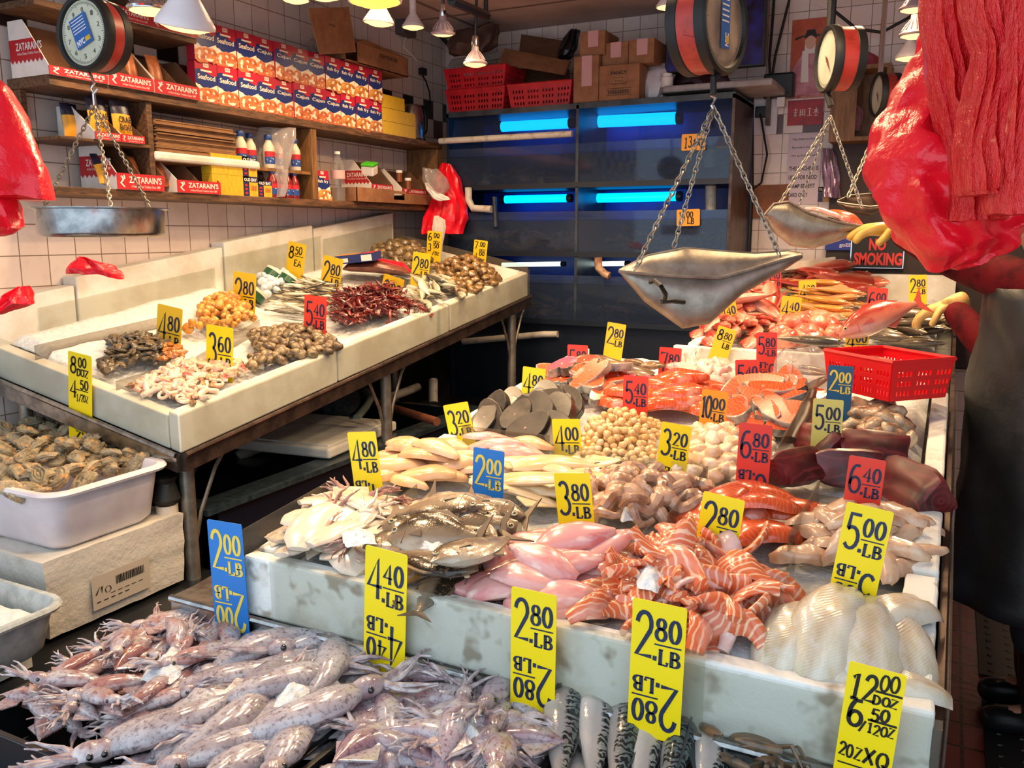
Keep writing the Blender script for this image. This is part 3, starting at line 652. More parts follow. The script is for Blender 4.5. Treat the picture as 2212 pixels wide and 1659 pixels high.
# the big hanging bundle at the right
bag([(60, 2012, 2080, .3), (130, 1985, 2110, .6), (230, 1930, 2140, .9), (300, 1895, 2170, 1), (350, 1876, 2190, 1), (420, 1890, 2200, 1), (470, 1912, 2195, .95), (520, 1945, 2180, .8), (560, 1975, 2130, .5), (578, 1990, 2075, .2)], 1.42, .12, 'big puffed red plastic bag hanging at the right, in front of the scales', folds=.3, nf=8, amp=.022, sc_=9, seed=2, n=90, sub=9)
def pleat(rows, d, label, thick, seed, nf):
    me, o = bag_mesh(rows, d, thick, 'bag_bundle', m_rf, folds=.55, nf=nf, n=72, seed=seed, amp=.005, sc_=12)
    ob = put('bag_bundle', me); ob.location = o; tag(ob, label, 'plastic bags', 'pleated bundles of red bags')
pleat([(-60, 1998, 2080, .8), (60, 2005, 2090, 1), (200, 2015, 2100, 1), (300, 2040, 2110, 1), (440, 2060, 2140, 1.1), (475, 2060, 2160, 1.1)], 1.3, 'pleated red bag bundle, left strip of three at the top right', .045, 1, 13)
pleat([(-60, 2075, 2180, .8), (30, 2085, 2180, 1), (110, 2110, 2180, 1), (230, 2090, 2165, 1), (330, 2080, 2160, 1.1), (410, 2078, 2165, 1.2), (420, 2082, 2160, 1.1)], 1.2, 'pleated red bag bundle, middle strip with frilled end at the top right', .04, 5, 15)
pleat([(-60, 2170, 2260, .8), (60, 2165, 2260, 1), (200, 2160, 2260, 1), (330, 2150, 2260, 1.1), (430, 2148, 2262, 1.2), (462, 2150, 2262, 1.1)], 1.16, 'pleated red bag bundle at the right picture edge', .045, 9, 15)
_c = at_d(2110, -70, 1.3)
t = thing('bag_rail', 'metal rail above the hanging red bag bundles, near the ceiling', 'rail', (_c.x, _c.y, 2.3)); MB().tube([(-.3, 0, 0), (.35, -.1, 0)], .008, 8).build('bar', m_chrome, t)
for dx in (-.25, .3): MB().tube([(dx, -.04 - dx * .15, 0), (dx, -.04 - dx * .15, CEIL - 2.3)], .006, 6).build('hanger', m_chrome, t)
MB().tube([V((0, 0, 0)), at_d(2040, -50, 1.3) - t.location], .004, 5).build('hook', m_chrome, t)
MB().tube([V((.05, 0, 0)), at_d(2130, -50, 1.2) - t.location], .004, 5).build('hook', m_chrome, t)
# left bag
bag([(170, -70, -10, .4), (195, -80, 20, .7), (250, -90, 55, 1), (340, -90, 82, 1), (400, -90, 100, 1), (428, -85, 108, .8)], 1.62, .06, 'red plastic bag hanging at the left picture edge', folds=.4, nf=7, seed=4, amp=.012, sc_=10)
bag([(425, -60, 25, .8), (460, -60, 40, 1), (490, -60, 47, .9), (508, -55, 8, .4)], 1.62, .05, 'lower red bag gathered under the left hanging bag', folds=.4, nf=9, seed=6, amp=.01, sc_=14)
# red bags hanging at the end of the shelf, in front of the tank
_dd = (at_x(950, 420, SX) - EYEP).dot(_F)
bag([(355, 955, 975, .4), (385, 938, 995, .8), (430, 930, 1006, 1), (470, 915, 1012, 1), (505, 912, 1000, .7)], _dd - .13, .07, 'red bags hanging at the end of the shelf before the tanks', folds=.5, nf=11, seed=8, amp=.012)
bag([(362, 915, 945, .5), (385, 912, 968, 1), (405, 918, 970, .9), (425, 930, 955, .4)], _dd - .25, .05, 'crumpled clear bag at the shelf end beside the red bags', m=m_bagclr, folds=.4, seed=3)
bag([(395, 915, 925, .5), (410, 920, 940, .8), (425, 935, 968, .8), (432, 950, 972, .3)], _dd - .27, .02, 'torn white paper sticking out at the shelf end', 'paper', 'paper_scrap', m_paper, folds=.3, seed=5)
bag([(275, 560, 640, .5), (300, 545, 640, 1), (340, 550, 630, 1), (385, 570, 620, .8), (425, 580, 618, .6)], (at_x(600, 425, SX - .012) - EYEP).dot(_F), .02, 'clear plastic bag draped before the cream bottles', m=m_bagclr, folds=.4, seed=11)
bag([(85, 675, 705, .5), (100, 668, 715, 1), (114, 675, 722, .5)], (at_x(695, 112, SX - .06) - EYEP).dot(_F), .05, 'crumpled clear wrap on the fry mix boxes under the carton flap', m=m_bagclr, folds=.4, seed=12)
bag([(425, 750, 770, .5), (432, 748, 782, 1), (440, 752, 778, .5)], (at_x(765, 436, SX - .04) - EYEP).dot(_F), .03, 'crumpled receipt at the shelf edge beside the clear bottle', 'paper', 'paper_scrap', M('receipt', '#cfc08a', .7), folds=.4, seed=13, amp=.006)
# red scraps on the left table
bag([(552, 165, 185, .3), (565, 155, 235, .8), (580, 148, 262, 1), (592, 150, 270, .7)], 2.75, .05, 'crumpled red bag lying on the foam ledge by the tiled wall', folds=.6, nf=7, seed=14, amp=.02)
bag([(620, 45, 62, .4), (640, 20, 70, 1), (655, -10, 75, 1), (680, -30, 10, .6)], 2.35, .04, 'twisted red bag at the left picture edge on the foam ledge', folds=.6, nf=6, seed=15, amp=.012)
# papers stuck by the far end of the left table
bag([(465, 936, 946, .4), (475, 934, 962, .8), (490, 932, 962, 1), (555, 936, 952, .8)], (L(940, 568) - EYEP).dot(_F) + .09, .012, 'bunch of white receipts behind the far price card', 'paper', 'receipts', M('receipt_grey', '#b5aaa4', .7), folds=.5, seed=16, amp=.008)
# ================================================================ crates, cartons and things on top of the tanks
TZ = 2.311
def crate(L_, W_, H_, label, loc, rz, group=None, tilt=0, rows=(2, 3), name='red_crate', mat=None, taper=.9):
    """plastic crate with slotted walls; L along x, W along y"""
    t = thing(name, label, 'crate', loc, (tilt, 0, rz), group); b = MB()
    def wall(p0, p1, q0, q1, nx, nz):
        p0, p1, q0, q1 = map(V, (p0, p1, q0, q1)); base = len(b.v); pts = []
        for k in range(nz + 1):
            for j in range(nx + 1):
                f, g = j / nx, k / nz; pts.append((p0 * (1 - f) + p1 * f) * (1 - g) + (q0 * (1 - f) + q1 * f) * g)
        fs = []
        for k in range(nz):
            for j in range(nx):
                hole = j % 2 == 1 and 0 < k < nz - 1 and k % 2 == 1 and (j // 2) % 5 not in (0,)
                if not hole: fs.append((k * (nx + 1) + j, k * (nx + 1) + j + 1, (k + 1) * (nx + 1) + j + 1, (k + 1) * (nx + 1) + j))
        b.add(pts, fs)
    l0, w0, l1, w1 = L_ / 2 * taper, W_ / 2 * taper, L_ / 2, W_ / 2
    lo = [(-l0, -w0, 0), (l0, -w0, 0), (l0, w0, 0), (-l0, w0, 0)]; hi = [(-l1, -w1, H_), (l1, -w1, H_), (l1, w1, H_), (-l1, w1, H_)]
    for i in range(4):
        k = (i + 1) % 4; wall(lo[i], lo[k], hi[i], hi[k], 41 if i % 2 == 0 else 31, 8)
    b.add(lo, [(0, 1, 2, 3)])
    o = b.build('basket', mat or m_redp, t, smooth=False); sm = o.modifiers.new('s', 'SOLIDIFY'); sm.thickness = .003; sm.offset = 1
    b = MB(); rr = .007
    b.tube([hi[0], hi[1], hi[2], hi[3], hi[0]], rr, 6); b.build('rim', mat or m_redp, t)
    return t
def bt(u, v, y=4.72): return at_y(u, v, y)
def crate_px(u0, u1, v0, v1, label, y, group, dz=0, rz=0):
    a, b_ = at_y(u0, v1, y), at_y(u1, v1, y); h = at_y(u0, v0, y).z - at_y(u0, v1, y).z
    return crate(b_.x - a.x, .26, h, label, ((a.x + b_.x) / 2, y + .13, TZ + .001 + dz), rz, group)
_h1 = bt(963, 187).z - bt(963, 233).z
crate_px(963, 1090, 186, 234, 'red slotted crate, the lower of two stacked on the left tank', 4.58, None)
crate_px(960, 1092, 140, 184, 'red slotted crate, the upper of two stacked on the left tank', 4.58, None, dz=_h1 + .004)
crate_px(1096, 1234, 178, 228, 'single red slotted crate beside the stacked pair on the tank', 4.58, None)
def carton(u0, u1, v0, v1, y, dep, label, tape=True, dz=None, rz=0, printed=False, group=None):
    a, b_ = at_y(u0, v1, y), at_y(u1, v1, y); h = at_y(u0, v0, y).z - a.z; w_ = b_.x - a.x
    z = TZ + .001 if dz is None else dz
    t = thing('carton', label, 'cardboard box', ((a.x + b_.x) / 2, y, z), (0, 0, rz), group)
    bevel(MB().box((-w_ / 2, 0, 0), (w_ / 2, dep, h)).build('body', m_card, t, smooth=False), .004)
    if tape: MB().quad((-.025, -.001, h * .35), (.06, 0, 0), (0, 0, h * .65)).build('tape', M('pink_tape', '#c99a9a', .35), t, smooth=False)
    if printed:
        b = MB(); b.text('FANCY', (-w_ * .2, -.001, h * .72), (w_ * .4, 0, 0), (0, 0, h * .1), bold=.03)
        for k in range(3): b.text(('Shrimp', 'Product', 'Headless Shell-On')[k], (-w_ * (.12, .1, .2)[k], -.001, h * (.6 - .08 * k)), (w_ * (.24, .2, .4)[k], 0, 0), (0, 0, h * .05))
        for k in range(26): b.quad((-w_ * .26 + k * w_ * .02, -.001, h * .17), (w_ * (.008 if k % 3 else .014), 0, 0), (0, 0, h * .12))
        fr = [(-.3, .14), (.3, .14), (.3, .33), (-.3, .33), (-.3, .14)]
        b.ribbon(fr, .015, .015, lambda x, y_: (x * w_, -.001, y_ * h)); b.build('print', m_blk, t, smooth=False)
    return t, h
c1, h1 = carton(1238, 1292, 122, 222, 4.56, .25, 'tall narrow brown carton next to the printed carton on the tank')
c2, h2 = carton(1293, 1380, 142, 218, 4.56, .25, 'brown carton printed with a shop mark and a barcode frame', tape=False, printed=True)
carton(1252, 1306, 68, 121, 4.58, .22, 'small brown carton with pink tape on the tall narrow carton', dz=TZ + h1 + .003)
c3, h3 = carton(1300, 1356, 90, 141, 4.6, .22, 'brown carton with pink tape on the printed carton, left of two', dz=TZ + h2 + .003)
carton(1357, 1412, 88, 141, 4.6, .22, 'brown carton with pink tape on the printed carton, right of two', dz=TZ + h2 + .003)
def flat_card(px, y, label, m=m_card, th=.012, dy=.12):
    """a loose cardboard flap leaning back by dy"""
    ps = [at_y(u, v, y + dy * k) for u, v, k in px]; c = sum(ps, V()) / len(ps)
    o = MB().prism([p - c for p in ps], (0, th, 0)).build('cardboard_sheet', m, smooth=False); o.location = c; tag(o, label, 'cardboard')
flat_card([(1076, 137, 0), (1218, 162, 0), (1231, 132, 1), (1090, 104, 1)], 4.62, 'tilted brown carton tray lying over the red crates', m_card, .02)
flat_card([(1120, 120, 0), (1216, 128, 0), (1218, 88, 1), (1126, 74, 1)], 4.8, 'upright brown cardboard flap behind the tilted carton tray', m_cardd)
flat_card([(1096, 182, 0), (1230, 178, 0), (1228, 150, 1), (1100, 148, 1)], 4.86, 'dark brown cardboard leaning behind the single red crate', m_cardd)
flat_card([(968, 142, 0), (1076, 126, 0), (1076, 112, 1), (975, 128, 1)], 4.75, 'white foam sheet lying on the stacked red crates', m_foam, .03)
bag([(52, 1060, 1078, .3), (70, 985, 1080, .7), (95, 972, 1075, 1), (118, 968, 1040, .6)], 5.05, .1, 'dark brown crumpled tarp in the back left ceiling corner', 'tarp', 'tarp', M('tarp', '#4a352c', .7, bump=.5), folds=.5, amp=.03, seed=21)
bag([(66, 1232, 1250, .4), (85, 1218, 1255, 1), (110, 1210, 1250, 1), (122, 1208, 1240, .6)], 4.95, .06, 'black bag squeezed behind the small carton on the tank', m=M('black_bag', '#17151a', .3, bump=.4), folds=.5, amp=.02, seed=22)
bag([(142, 1395, 1450, .6), (155, 1388, 1460, 1), (200, 1383, 1452, 1), (218, 1383, 1440, .9)], 4.72, .1, 'white sack on the tank between the printed carton and shelf', 'sack', 'sack', m_white, folds=.2, amp=.015, seed=23)
bag([(120, 1420, 1440, .5), (138, 1395, 1470, 1), (155, 1390, 1470, .8)], 4.8, .1, 'tan bag resting on top of the white sack', 'sack', 'sack', M('tan_bag', '#a08a76', .6, bump=.4), folds=.3, amp=.015, seed=24)
# television and the little shelf under it
t = thing('television', 'dark wall television behind the big hanging scale', 'television', at_y(1543, 85, 4.7)); _tw, _th = (at_y(1652, 90, 4.7) - at_y(1436, 90, 4.7)).x / 2, at_y(1540, -6, 4.7).z - at_y(1540, 85, 4.7).z
bevel(MB().box((-_tw, 0, -_th * .72), (_tw, .05, _th)).build('case', m_black, t, smooth=False), .006)
def scr():
    q = NT('screen'); c = q.mix(q.ramp(q.noise(q.obj(), 4, 3), .45, .7), srgb('#0d0f24'), srgb('#2a2f8a')); q.base(c); q.l(c, q.b.inputs['Emission Color']); q.set(Emission_Strength=.12, Roughness=.15); return q.m
MB().box((-_tw + .015, -.003, -_th * .68), (_tw - .015, .001, _th - .02)).build('screen', scr(), t, smooth=False)
MB().tube([(0, .05, .1), (0, BW - 4.7 - .002, .15)], .03, 8).build('wall_arm', m_black, t)
t = thing('wall_shelf', 'rounded grey white shelf under the television', 'shelf', at_y(1545, 192, 4.6)); _a = at_y(1420, 200, 4.6).x - t.location.x; _b = at_y(1668, 185, 4.6).x - t.location.x
b = MB(); b.prism([(_a + .03, 0, 0), (_b, 0, 0), (_b, .42, 0), (_a, .42, 0), (_a, .04, 0)], (0, 0, .035)); bevel(b.build('board', M('shelf_grey', '#a9a19f', .5, c2='#8d8583', sc_=8), t, smooth=False), .01, 2)
b = MB(); b.box((_b - .1, .38, -.15), (_b - .08, .44, 0)); b.box((_a + .2, .38, -.15), (_a + .22, .44, 0)); b.build('bracket', m_steeld, t, smooth=False)
_s = t.location
t = thing('white_jar', 'small white jar on the shelf under the television', 'jar', (at_y(1440, 182, 4.65).x, 4.66, _s.z + .0355)); MB().lathe([(.03, 0), (.032, .01), (.032, .05), (.026, .055), (.026, .07)], 16).build('body', m_paper, t)
bag([(150, 1470, 1520, .5), (165, 1462, 1600, 1), (182, 1460, 1610, 1)], (at_y(1530, 170, 4.75)).dot(_F) + .55, .06, 'dark maroon bundle on the shelf under the television', 'bundle', 'bundle', M('maroon_bag', '#5a2a33', .5, bump=.4), folds=.4, amp=.02, seed=25)
# ================================================================ back wall right: pole, socket, posters, cabinet
def onw(u, v, e=.004): return at_y(u, v, BW - e)
pipe([at_y(1622, 200, 5.02), at_y(1622, 420, 5.02), at_y(1614, 590, 5.02)], .016, 'black vertical pipe on the tiled wall right of the tanks', m_blackr)
for k, px in enumerate((((1672, 0), (1668, 60), (1662, 130), (1664, 180)), ((1705, 0), (1690, 60), (1675, 120), (1668, 165)))):
    pipe([at_y(u, v, 5.0) for u, v in px], .007, 'black cable hanging down to the charger, %s of two' % ('the straighter', 'the slanting')[k], m_blackr, 'cable', 'cable')
pipe([at_y(u, v, 4.9) for u, v in ((1800, 22), (1850, 62), (1905, 70), (1960, 40), (2010, 5))], .008, 'black cable looping under the ceiling behind the round scales', m_blackr, 'cable', 'cable')
t = thing('wall_socket', 'white double wall socket with a plugged black cord', 'socket', onw(1646, 256, 0)); MB().box((-.085, -.02, -.09), (.085, 0, .1)).build('plate', m_white, t, smooth=False); bevel(MB().box((-.03, -.05, .0), (.04, -.02, .06)).build('plug', m_black, t, smooth=False), .006)
MB().tube([(0, -.05, .02), (.05, -.06, -.2), (.02, -.03, -.35), (-.07, -.03, -.42), (-.1, -.03, -.3)], .006, 6).build('cord', m_black, t)
t = thing('charger', 'black charger block beside the festive poster', 'charger', onw(1686, 186, 0)); bevel(MB().box((-.08, -.07, -.07), (.08, 0, .06)).build('block', m_black, t, smooth=False), .01); MB().box((.0, -.08, -.12), (.04, -.04, -.07)).build('plug', m_paper, t, smooth=False)
def sheet(u0, v0, u1, v1, m, name, label, cat='sign', e=.006, y=None):
    y = BW - e if y is None else y
    a, b_ = at_y(u0, v1, y), at_y(u1, v1, y); h = at_y(u0, v0, y).z - a.z; t = thing(name, label, cat, a)
    o = MB().box((0, 0, 0), (b_.x - a.x, .004, h)).build('sheet', m, t, smooth=False)
    return t, b_.x - a.x, h
m_post = M('poster_orange', '#c2572c', .45, c2='#a8452a', sc_=10); m_pink = M('poster_pink', '#c98f9a', .5, c2='#b06a78', sc_=16)
t, W_, H_ = sheet(1703, 45, 1786, 214, m_post, 'festive_poster', 'orange festive poster with a robed figure on the back wall', 'poster')
b = MB(); P = lambda x, y, e=.001: (x * W_, -e, y * H_)
b.face([P(.18, .05), P(.8, .02), P(.95, .3), P(.72, .56), P(.3, .56), P(.05, .35)], 0); b.face([P(.3, .2, .002), P(.5, .2, .002), P(.45, .6, .002), P(.3, .6, .002)], 1); b.face([P(.35, .56, .0015), P(.62, .56, .0015), P(.64, .74, .0015), P(.36, .74, .0015)], 1)
b.ball(P(.5, .7, .002), (.028, .001, .035), 2); b.face([P(.33, .76, .002), P(.67, .76, .002), P(.6, .86, .002), P(.4, .86, .002)], 3); b.face([P(.1, .74, .0022), P(.34, .78, .0022), P(.34, .8, .0022), P(.1, .77, .0022)], 3); b.face([P(.66, .78, .0022), P(.9, .74, .0022), P(.9, .77, .0022), P(.66, .8, .0022)], 3)
b.face([P(0, 0, .0008), P(1, 0, .0008), P(1, .1, .0008), P(0, .18, .0008)], 4)
b.build('picture', [m_pink, m_paper, M('skin_print', '#d8a58a', .5), m_blk, M('print_pinkgold', '#c78a6a', .5, c2='#a04a4a', sc_=30)], t, smooth=False)
t, W_, H_ = sheet(1700, 218, 1776, 272, M('poster_red', '#b3202a', .45, c2='#8f1a22', sc_=20), 'red_sign', 'small red sign with white characters under the poster')
b = MB(); f = lambda x, y: (x * W_, -.001, y * H_)
for x0, st in ((.16, [[(0, .8), (1, .8)], [(.5, 1), (.5, 0)], [(.1, .5), (.9, .5)], [(.1, .1), (.9, .1)], [(.2, .3), (.8, .3)]]), (.36, [[(0, 0), (0, .8), (1, .8), (1, 0)], [(.2, .5), (.8, .5)], [(.5, .8), (.5, .1)], [(.2, .2), (.8, .2)]]), (.56, [[(.1, .9), (.9, .9)], [(.5, .9), (.5, .05)], [(0, .05), (1, .05)]]), (.74, [[(.5, 1), (.5, 0)], [(0, .7), (1, .7)], [(0, .3), (.4, .6)], [(1, .3), (.6, .6)], [(.1, 0), (.9, 0)]])):
    for s_ in st: b.ribbon([(x0 + x * .13, .35 + y * .33) for x, y in s_], .022, .022, f)
b.build('characters', m_paper, t, smooth=False)
t, W_, H_ = sheet(1696, 290, 1768, 442, M('notice_paper', '#cdbcc6', .6), 'paper_notice', 'white paper notice in capitals taped on the tiled wall'); b = MB()
for k, s_ in enumerate(('Tap Debit or Food', 'Pay made in this store', 'Pick up food & credit')): b.text(s_, (W_ * .12, -.001, H_ * (.9 - .115 * k)), (W_ * .72, 0, 0), (0, 0, H_ * .035), bold=.01)
for k, s_ in enumerate(('THIS MACHINE IS', 'USED FOR FOOD', 'STAMP BENEFIT', 'CARD ONLY')): b.text(s_, (W_ * .06, -.001, H_ * (.48 - .125 * k)), (W_ * (.88, .84, .8, .6)[k], 0, 0), (0, 0, H_ * .06), bold=.02)
b.build('lettering', m_blk, t, smooth=False)
t, W_, H_ = sheet(1766, 404, 1798, 436, m_yel2, 'spice_box', 'small blue and orange spice box beside the paper notice', 'box'); b = MB(); b.quad((0, -.001, 0), (W_ * .35, 0, 0), (0, 0, H_)); b.quad((0, -.001, H_ * .7), (W_, 0, 0), (0, 0, H_ * .3)); b.build('front_print', m_bnavy, t, smooth=False); MB().text('OLD BAY', (W_ * .05, -.002, H_ * .76), (W_ * .9, 0, 0), (0, 0, H_ * .16), bold=.03).build('lettering', m_paper, t, smooth=False)
MB().box((0, .004, 0), (W_, .06, H_)).build('carton', m_yel2, t, smooth=False)
t, W_, H_ = sheet(1782, 500, 1884, 540, M('sign_blue', '#1c2f8f', .4), 'blue_sign', 'dark blue benefits sign behind the middle scale scoop', y=5.0); b = MB(); b.text('ACCEPTED HERE', (W_ * .06, -.001, H_ * .58), (W_ * .75, 0, 0), (0, 0, H_ * .28), bold=.02); b.text('goEBT', (W_ * .3, -.001, H_ * .12), (W_ * .35, 0, 0), (0, 0, H_ * .26), bold=.03); b.build('lettering', M('pale_ink', '#c9bfe0', .5), t, smooth=False)
t, W_, H_ = sheet(1836, 506, 1950, 578, m_blk, 'no_smoking_sign', 'black no smoking sign with red capitals at the end of the fish stand', y=4.99); b = MB(); b.text('NO', (W_ * .34, -.001, H_ * .52), (W_ * .32, 0, 0), (0, 0, H_ * .36), bold=.04); b.text('SMOKING', (W_ * .06, -.001, H_ * .08), (W_ * .92, 0, 0), (0, 0, H_ * .38), bold=.04); b.build('lettering', M('red_ink', '#d8352a', .5), t, smooth=False)
fr = MB(); fr.ribbon([(0, 0), (1, 0), (1, 1), (0, 1), (0, 0)], .03, .03, lambda x, y: (x * W_, -.0015, y * H_)); fr.build('border', m_chrome, t, smooth=False)
# wooden cabinet, hanging trinkets, tinsel strip
t = thing('wooden_cabinet', 'open wooden cabinet behind the numbered round scales', 'cabinet', at_y(1850, 295, 4.85)); a = at_y(1790, 295, 4.85).x - t.location.x; c = at_y(1915, 295, 4.85).x - t.location.x; h = at_y(1850, 150, 4.85).z - t.location.z
b = MB(); b.box((a, 0, 0), (a + .02, .19, h)); b.box((c - .02, 0, 0), (c, .19, h)); b.box((a, 0, h), (c, .19, h + .02)); b.box((a, .17, 0), (c, .19, h)); b.box((a, 0, -.02), (c, .19, 0)); b.build('body', m_wood2, t, smooth=False)
MB().box((a + .02, -.0, 0), (a + (c - a) * .45, .012, h)).build('door', m_wood2, t, smooth=False)
bag([(108, 1845, 1870, .6), (125, 1832, 1905, 1), (146, 1832, 1910, .8)], at_y(1870, 130, 4.8).dot(_F) + .5, .05, 'reddish cloth bundle on top of the wooden cabinet', 'cloth', 'cloth', M('rose_cloth', '#a83a48', .7, bump=.3), folds=.4, amp=.012, seed=31)
bag([(185, 1842, 1850, .5), (225, 1838, 1852, .6), (240, 1838, 1866, 1), (262, 1842, 1864, 1), (282, 1848, 1856, .5)], 4.5, .02, 'string of white trinkets hanging before the cabinet', 'ornament', 'ornament', m_pink, folds=.4, amp=.008, seed=32)
bag([(320, 1778, 1800, .6), (370, 1775, 1812, 1), (430, 1778, 1816, .8)], at_y(1795, 380, 5.0).dot(_F) - EYEP.dot(_F), .03, 'silvery foil strip hanging right of the paper notice', 'ornament', 'foil_strip', M('foil', '#b9a3b8', .25, .8, bump=.6), folds=.8, nf=12, amp=.015, seed=33)
b = MB(); tag(b.box((at_y(1800, 300, 5.03).x, 5.02, .9), (.6, BW - .001, 2.1)).build('wall_board', M('brown_panel', '#33231d', .6), smooth=False), 'dark brown board behind the cabinet and round scales', 'board')
_a = at_y(1622, 400, 5.03); _b = at_y(1700, 470, 5.03); tag(MB().box((_a.x, 5.03, _b.z), (_b.x, BW, _a.z)).build('wooden_board', M('stained_board', '#8a532f', .6, c2='#6b3d22', sc_=8), smooth=False), 'stained brown board on the wall right of the black pipe', 'board')
# ================================================================ hanging scales
m_dialw = M('dial_face', '#cfd1bd', .45, c2='#bdbfa9', sc_=6); m_dialo = M('dial_old', '#b39a80', .4, c2='#8f7a66', sc_=9); m_scred = M('scale_red', '#b5382f', .4, c2='#8f2620', sc_=12, lo=.5, hi=.7); m_stick = M('sticker_blue', '#1f5fa8', .4)
def chain(b, pts, ll=.017, r=.0016):
    """links along a polyline"""
    for p, q in zip(pts[:-1], pts[1:]):
        p, q = V(p), V(q); d = q - p; n = max(1, round(d.length / (ll * .75))); u = d.normalized(); s_ = u.orthogonal().normalized(); w_ = u.cross(s_)
        for k in range(n):
            c = p + d * ((k + .5) / n); a, c2 = (s_, w_) if k % 2 else (w_, s_)
            mx = Matrix((u, a, c2)).transposed().to_4x4()
            b.torus(c, ll * .3, r, mx, 0, 8, 4, sx=1.75)
def dial_scale(name_label, u, v, d, dia, ang, drum, number, face_m, sticker, hands, top=True, rings=1.0):
    c = at_d(u, v, d); t = thing('hanging_scale', name_label, 'scale', c)
    dh = V((_F.x, _F.y, 0)).normalized(); n = (-dh * cos(ang) - _R * sin(ang)).normalized(); up = V((0, 0, 1)); s_ = up.cross(n).normalized()
    mx = Matrix((s_, up, n)).transposed().to_4x4(); R_ = dia / 2
    MB().lathe([(R_ * .9, -drum), (R_ * .97, -drum + .005), (R_ * .97, -.004)], 48, mx).build('drum', m_scred, t)
    b = MB(); b.lathe([(R_ * .97, -.014), (R_ * 1.04, -.014), (R_ * 1.04, .008), (R_ * .99, .014), (R_ * .9, .012), (R_ * .87, .004)], 48, mx, cap=False); b.build('bezel', m_blackr, t)
    MB().lathe([(R_ * .9, -drum - .012), (R_ * .99, -drum - .012), (R_ * .99, -drum + .012), (R_ * .97, -drum + .014)], 48, mx).build('back_ring', m_blackr, t)
    f = MB().lathe([(R_ * .9, .003), (R_ * .9, .004)], 48, mx).build('dial_face', face_m, t)
    P = lambda x, y, e=.0052: mx @ V((x * R_, y * R_, e))
    b = MB()
    if number:
        for k in range(10):
            a = pi / 2 - 2 * pi * k / 10; sz = .13; x, y = cos(a) * .62 - sz / 3, sin(a) * .62 - sz / 2; b.text(str(k), P(x, y), P(x + sz * .7, y) - P(x, y), P(x, y + sz) - P(x, y), bold=.01)
    for k in range(100):
        a = 2 * pi * k / 100; r0 = .76 if k % 10 else .7; b.face([P(cos(a - .008) * r0, sin(a - .008) * r0), P(cos(a + .008) * r0, sin(a + .008) * r0), P(cos(a + .008) * .83, sin(a + .008) * .83), P(cos(a - .008) * .83, sin(a - .008) * .83)])
    b.build('dial_marks', M('faded_ink', '#5a584c', .6), f, smooth=False)
    if hands is not None: b = MB(); a = hands; b.face([P(cos(a) * .7, sin(a) * .7, .0075), P(cos(a + 1.5) * .05, sin(a + 1.5) * .05, .0075), P(-cos(a) * .2, -sin(a) * .2, .0075), P(cos(a - 1.5) * .05, sin(a - 1.5) * .05, .0075)]); b.build('pointer', M('pointer_red', '#7a2a20', .4), t, smooth=False)
    if sticker:
        x0, y0, w_, h_, ro = sticker; q = lambda x, y, e=.009: P(x0 + (x * cos(ro) - y * sin(ro)), y0 + (x * sin(ro) + y * cos(ro)), e)
        b = MB(); b.face([q(-w_, -h_), q(w_, -h_), q(w_, h_), q(-w_, h_)]); st = b.build('sticker', m_stick, t, smooth=False); b = MB()
        wd = (q(-w_ * .85, -h_ * .85, .0095), q(w_ * .1, -h_ * .85, .0095), q(-w_ * .85, -h_ * .45, .0095)) if w_ > .25 else None
        if wd: b.text('NYC', wd[0], wd[1] - wd[0], wd[2] - wd[0], 0, .05)
        else:
            o = q(w_ * .75, -h_ * .9, .0095); b.text('NYC', o, q(w_ * .75, -h_ * .4, .0095) - o, q(-.1 * w_, -h_ * .9, .0095) - o, 0, .05)
        for k in range(5): b.face([q(-w_ * .85, h_ * (.85 - k * .2), .0095), q(w_ * .7, h_ * (.85 - k * .2), .0095), q(w_ * .7, h_ * (.79 - k * .2), .0095), q(-w_ * .85, h_ * (.79 - k * .2), .0095)])
        b.face([q(w_ * .2, -h_ * .8, .0096), q(w_ * .8, -h_ * .8, .0096), q(w_ * .8, -h_ * .5, .0096), q(w_ * .2, -h_ * .5, .0096)], 1); b.build('sticker_print', [m_paper, m_yel], st, smooth=False)
    return t, c, mx, R_
def numeral(t, mx, R_, ch, a, z, size):
    b = MB(); o = lambda x, y: mx @ V((cos(a + x) * R_ * .978, sin(a + x) * R_ * .978, z + y))
    for pl in ch: b.ribbon(pl, .012 * size / .04, .012 * size / .04, lambda x, y: mx @ V((cos(a + y * size / R_ ) * R_ * .9795, sin(a + y * size / R_) * R_ * .9795, z - x * size)))
    b.build('painted_number', m_blk, t, smooth=False)
def rods(t, pts, r=.006, name='hook', m=m_blackr): return MB().tube(pts, r, 8).build(name, m, t)
# round scale, upper left
t, c, mx, R_ = dial_scale('round red scale with numbered white dial and shallow pan, by the left wall', 184, 72, 2.4, .2, radians(25), .065, True, m_dialw, (-.05, .05, .34, .42, .35), None)
numeral(t, mx, R_, [[(.3, .8), (.5, 1), (.5, 0)], [(.2, 0), (.8, 0)]], radians(-12), -.02, .035)
rods(t, [V((0, 0, R_)), V((0, 0, CEIL - c.z))], .008, 'suspension_rod')
ap = at_d(205, 228, 2.4) - c; rods(t, [V((0, 0, -R_)), at_d(204, 180, 2.4) - c, at_d(197, 192, 2.4) - c, at_d(203, 202, 2.4) - c, at_d(211, 192, 2.4) - c], .004, 'hook', m_chrome)
rods(t, [at_d(203, 203, 2.4) - c, ap], .005, 's_hook', m_chrome)
pc = at_d(219, 462, 2.4) - c; pr = .165
ph = at_d(219, 452, 2.4).z - c.z; pb = at_d(219, 512, 2.4).z - c.z
for a_ in (radians(200), radians(330), radians(90)):
    e = V((pc.x + cos(a_) * (pr + .006), pc.y + sin(a_) * (pr + .006), ph + .006)); b = MB(); chain(b, [ap, e]); b.build('chain', m_galv, t)
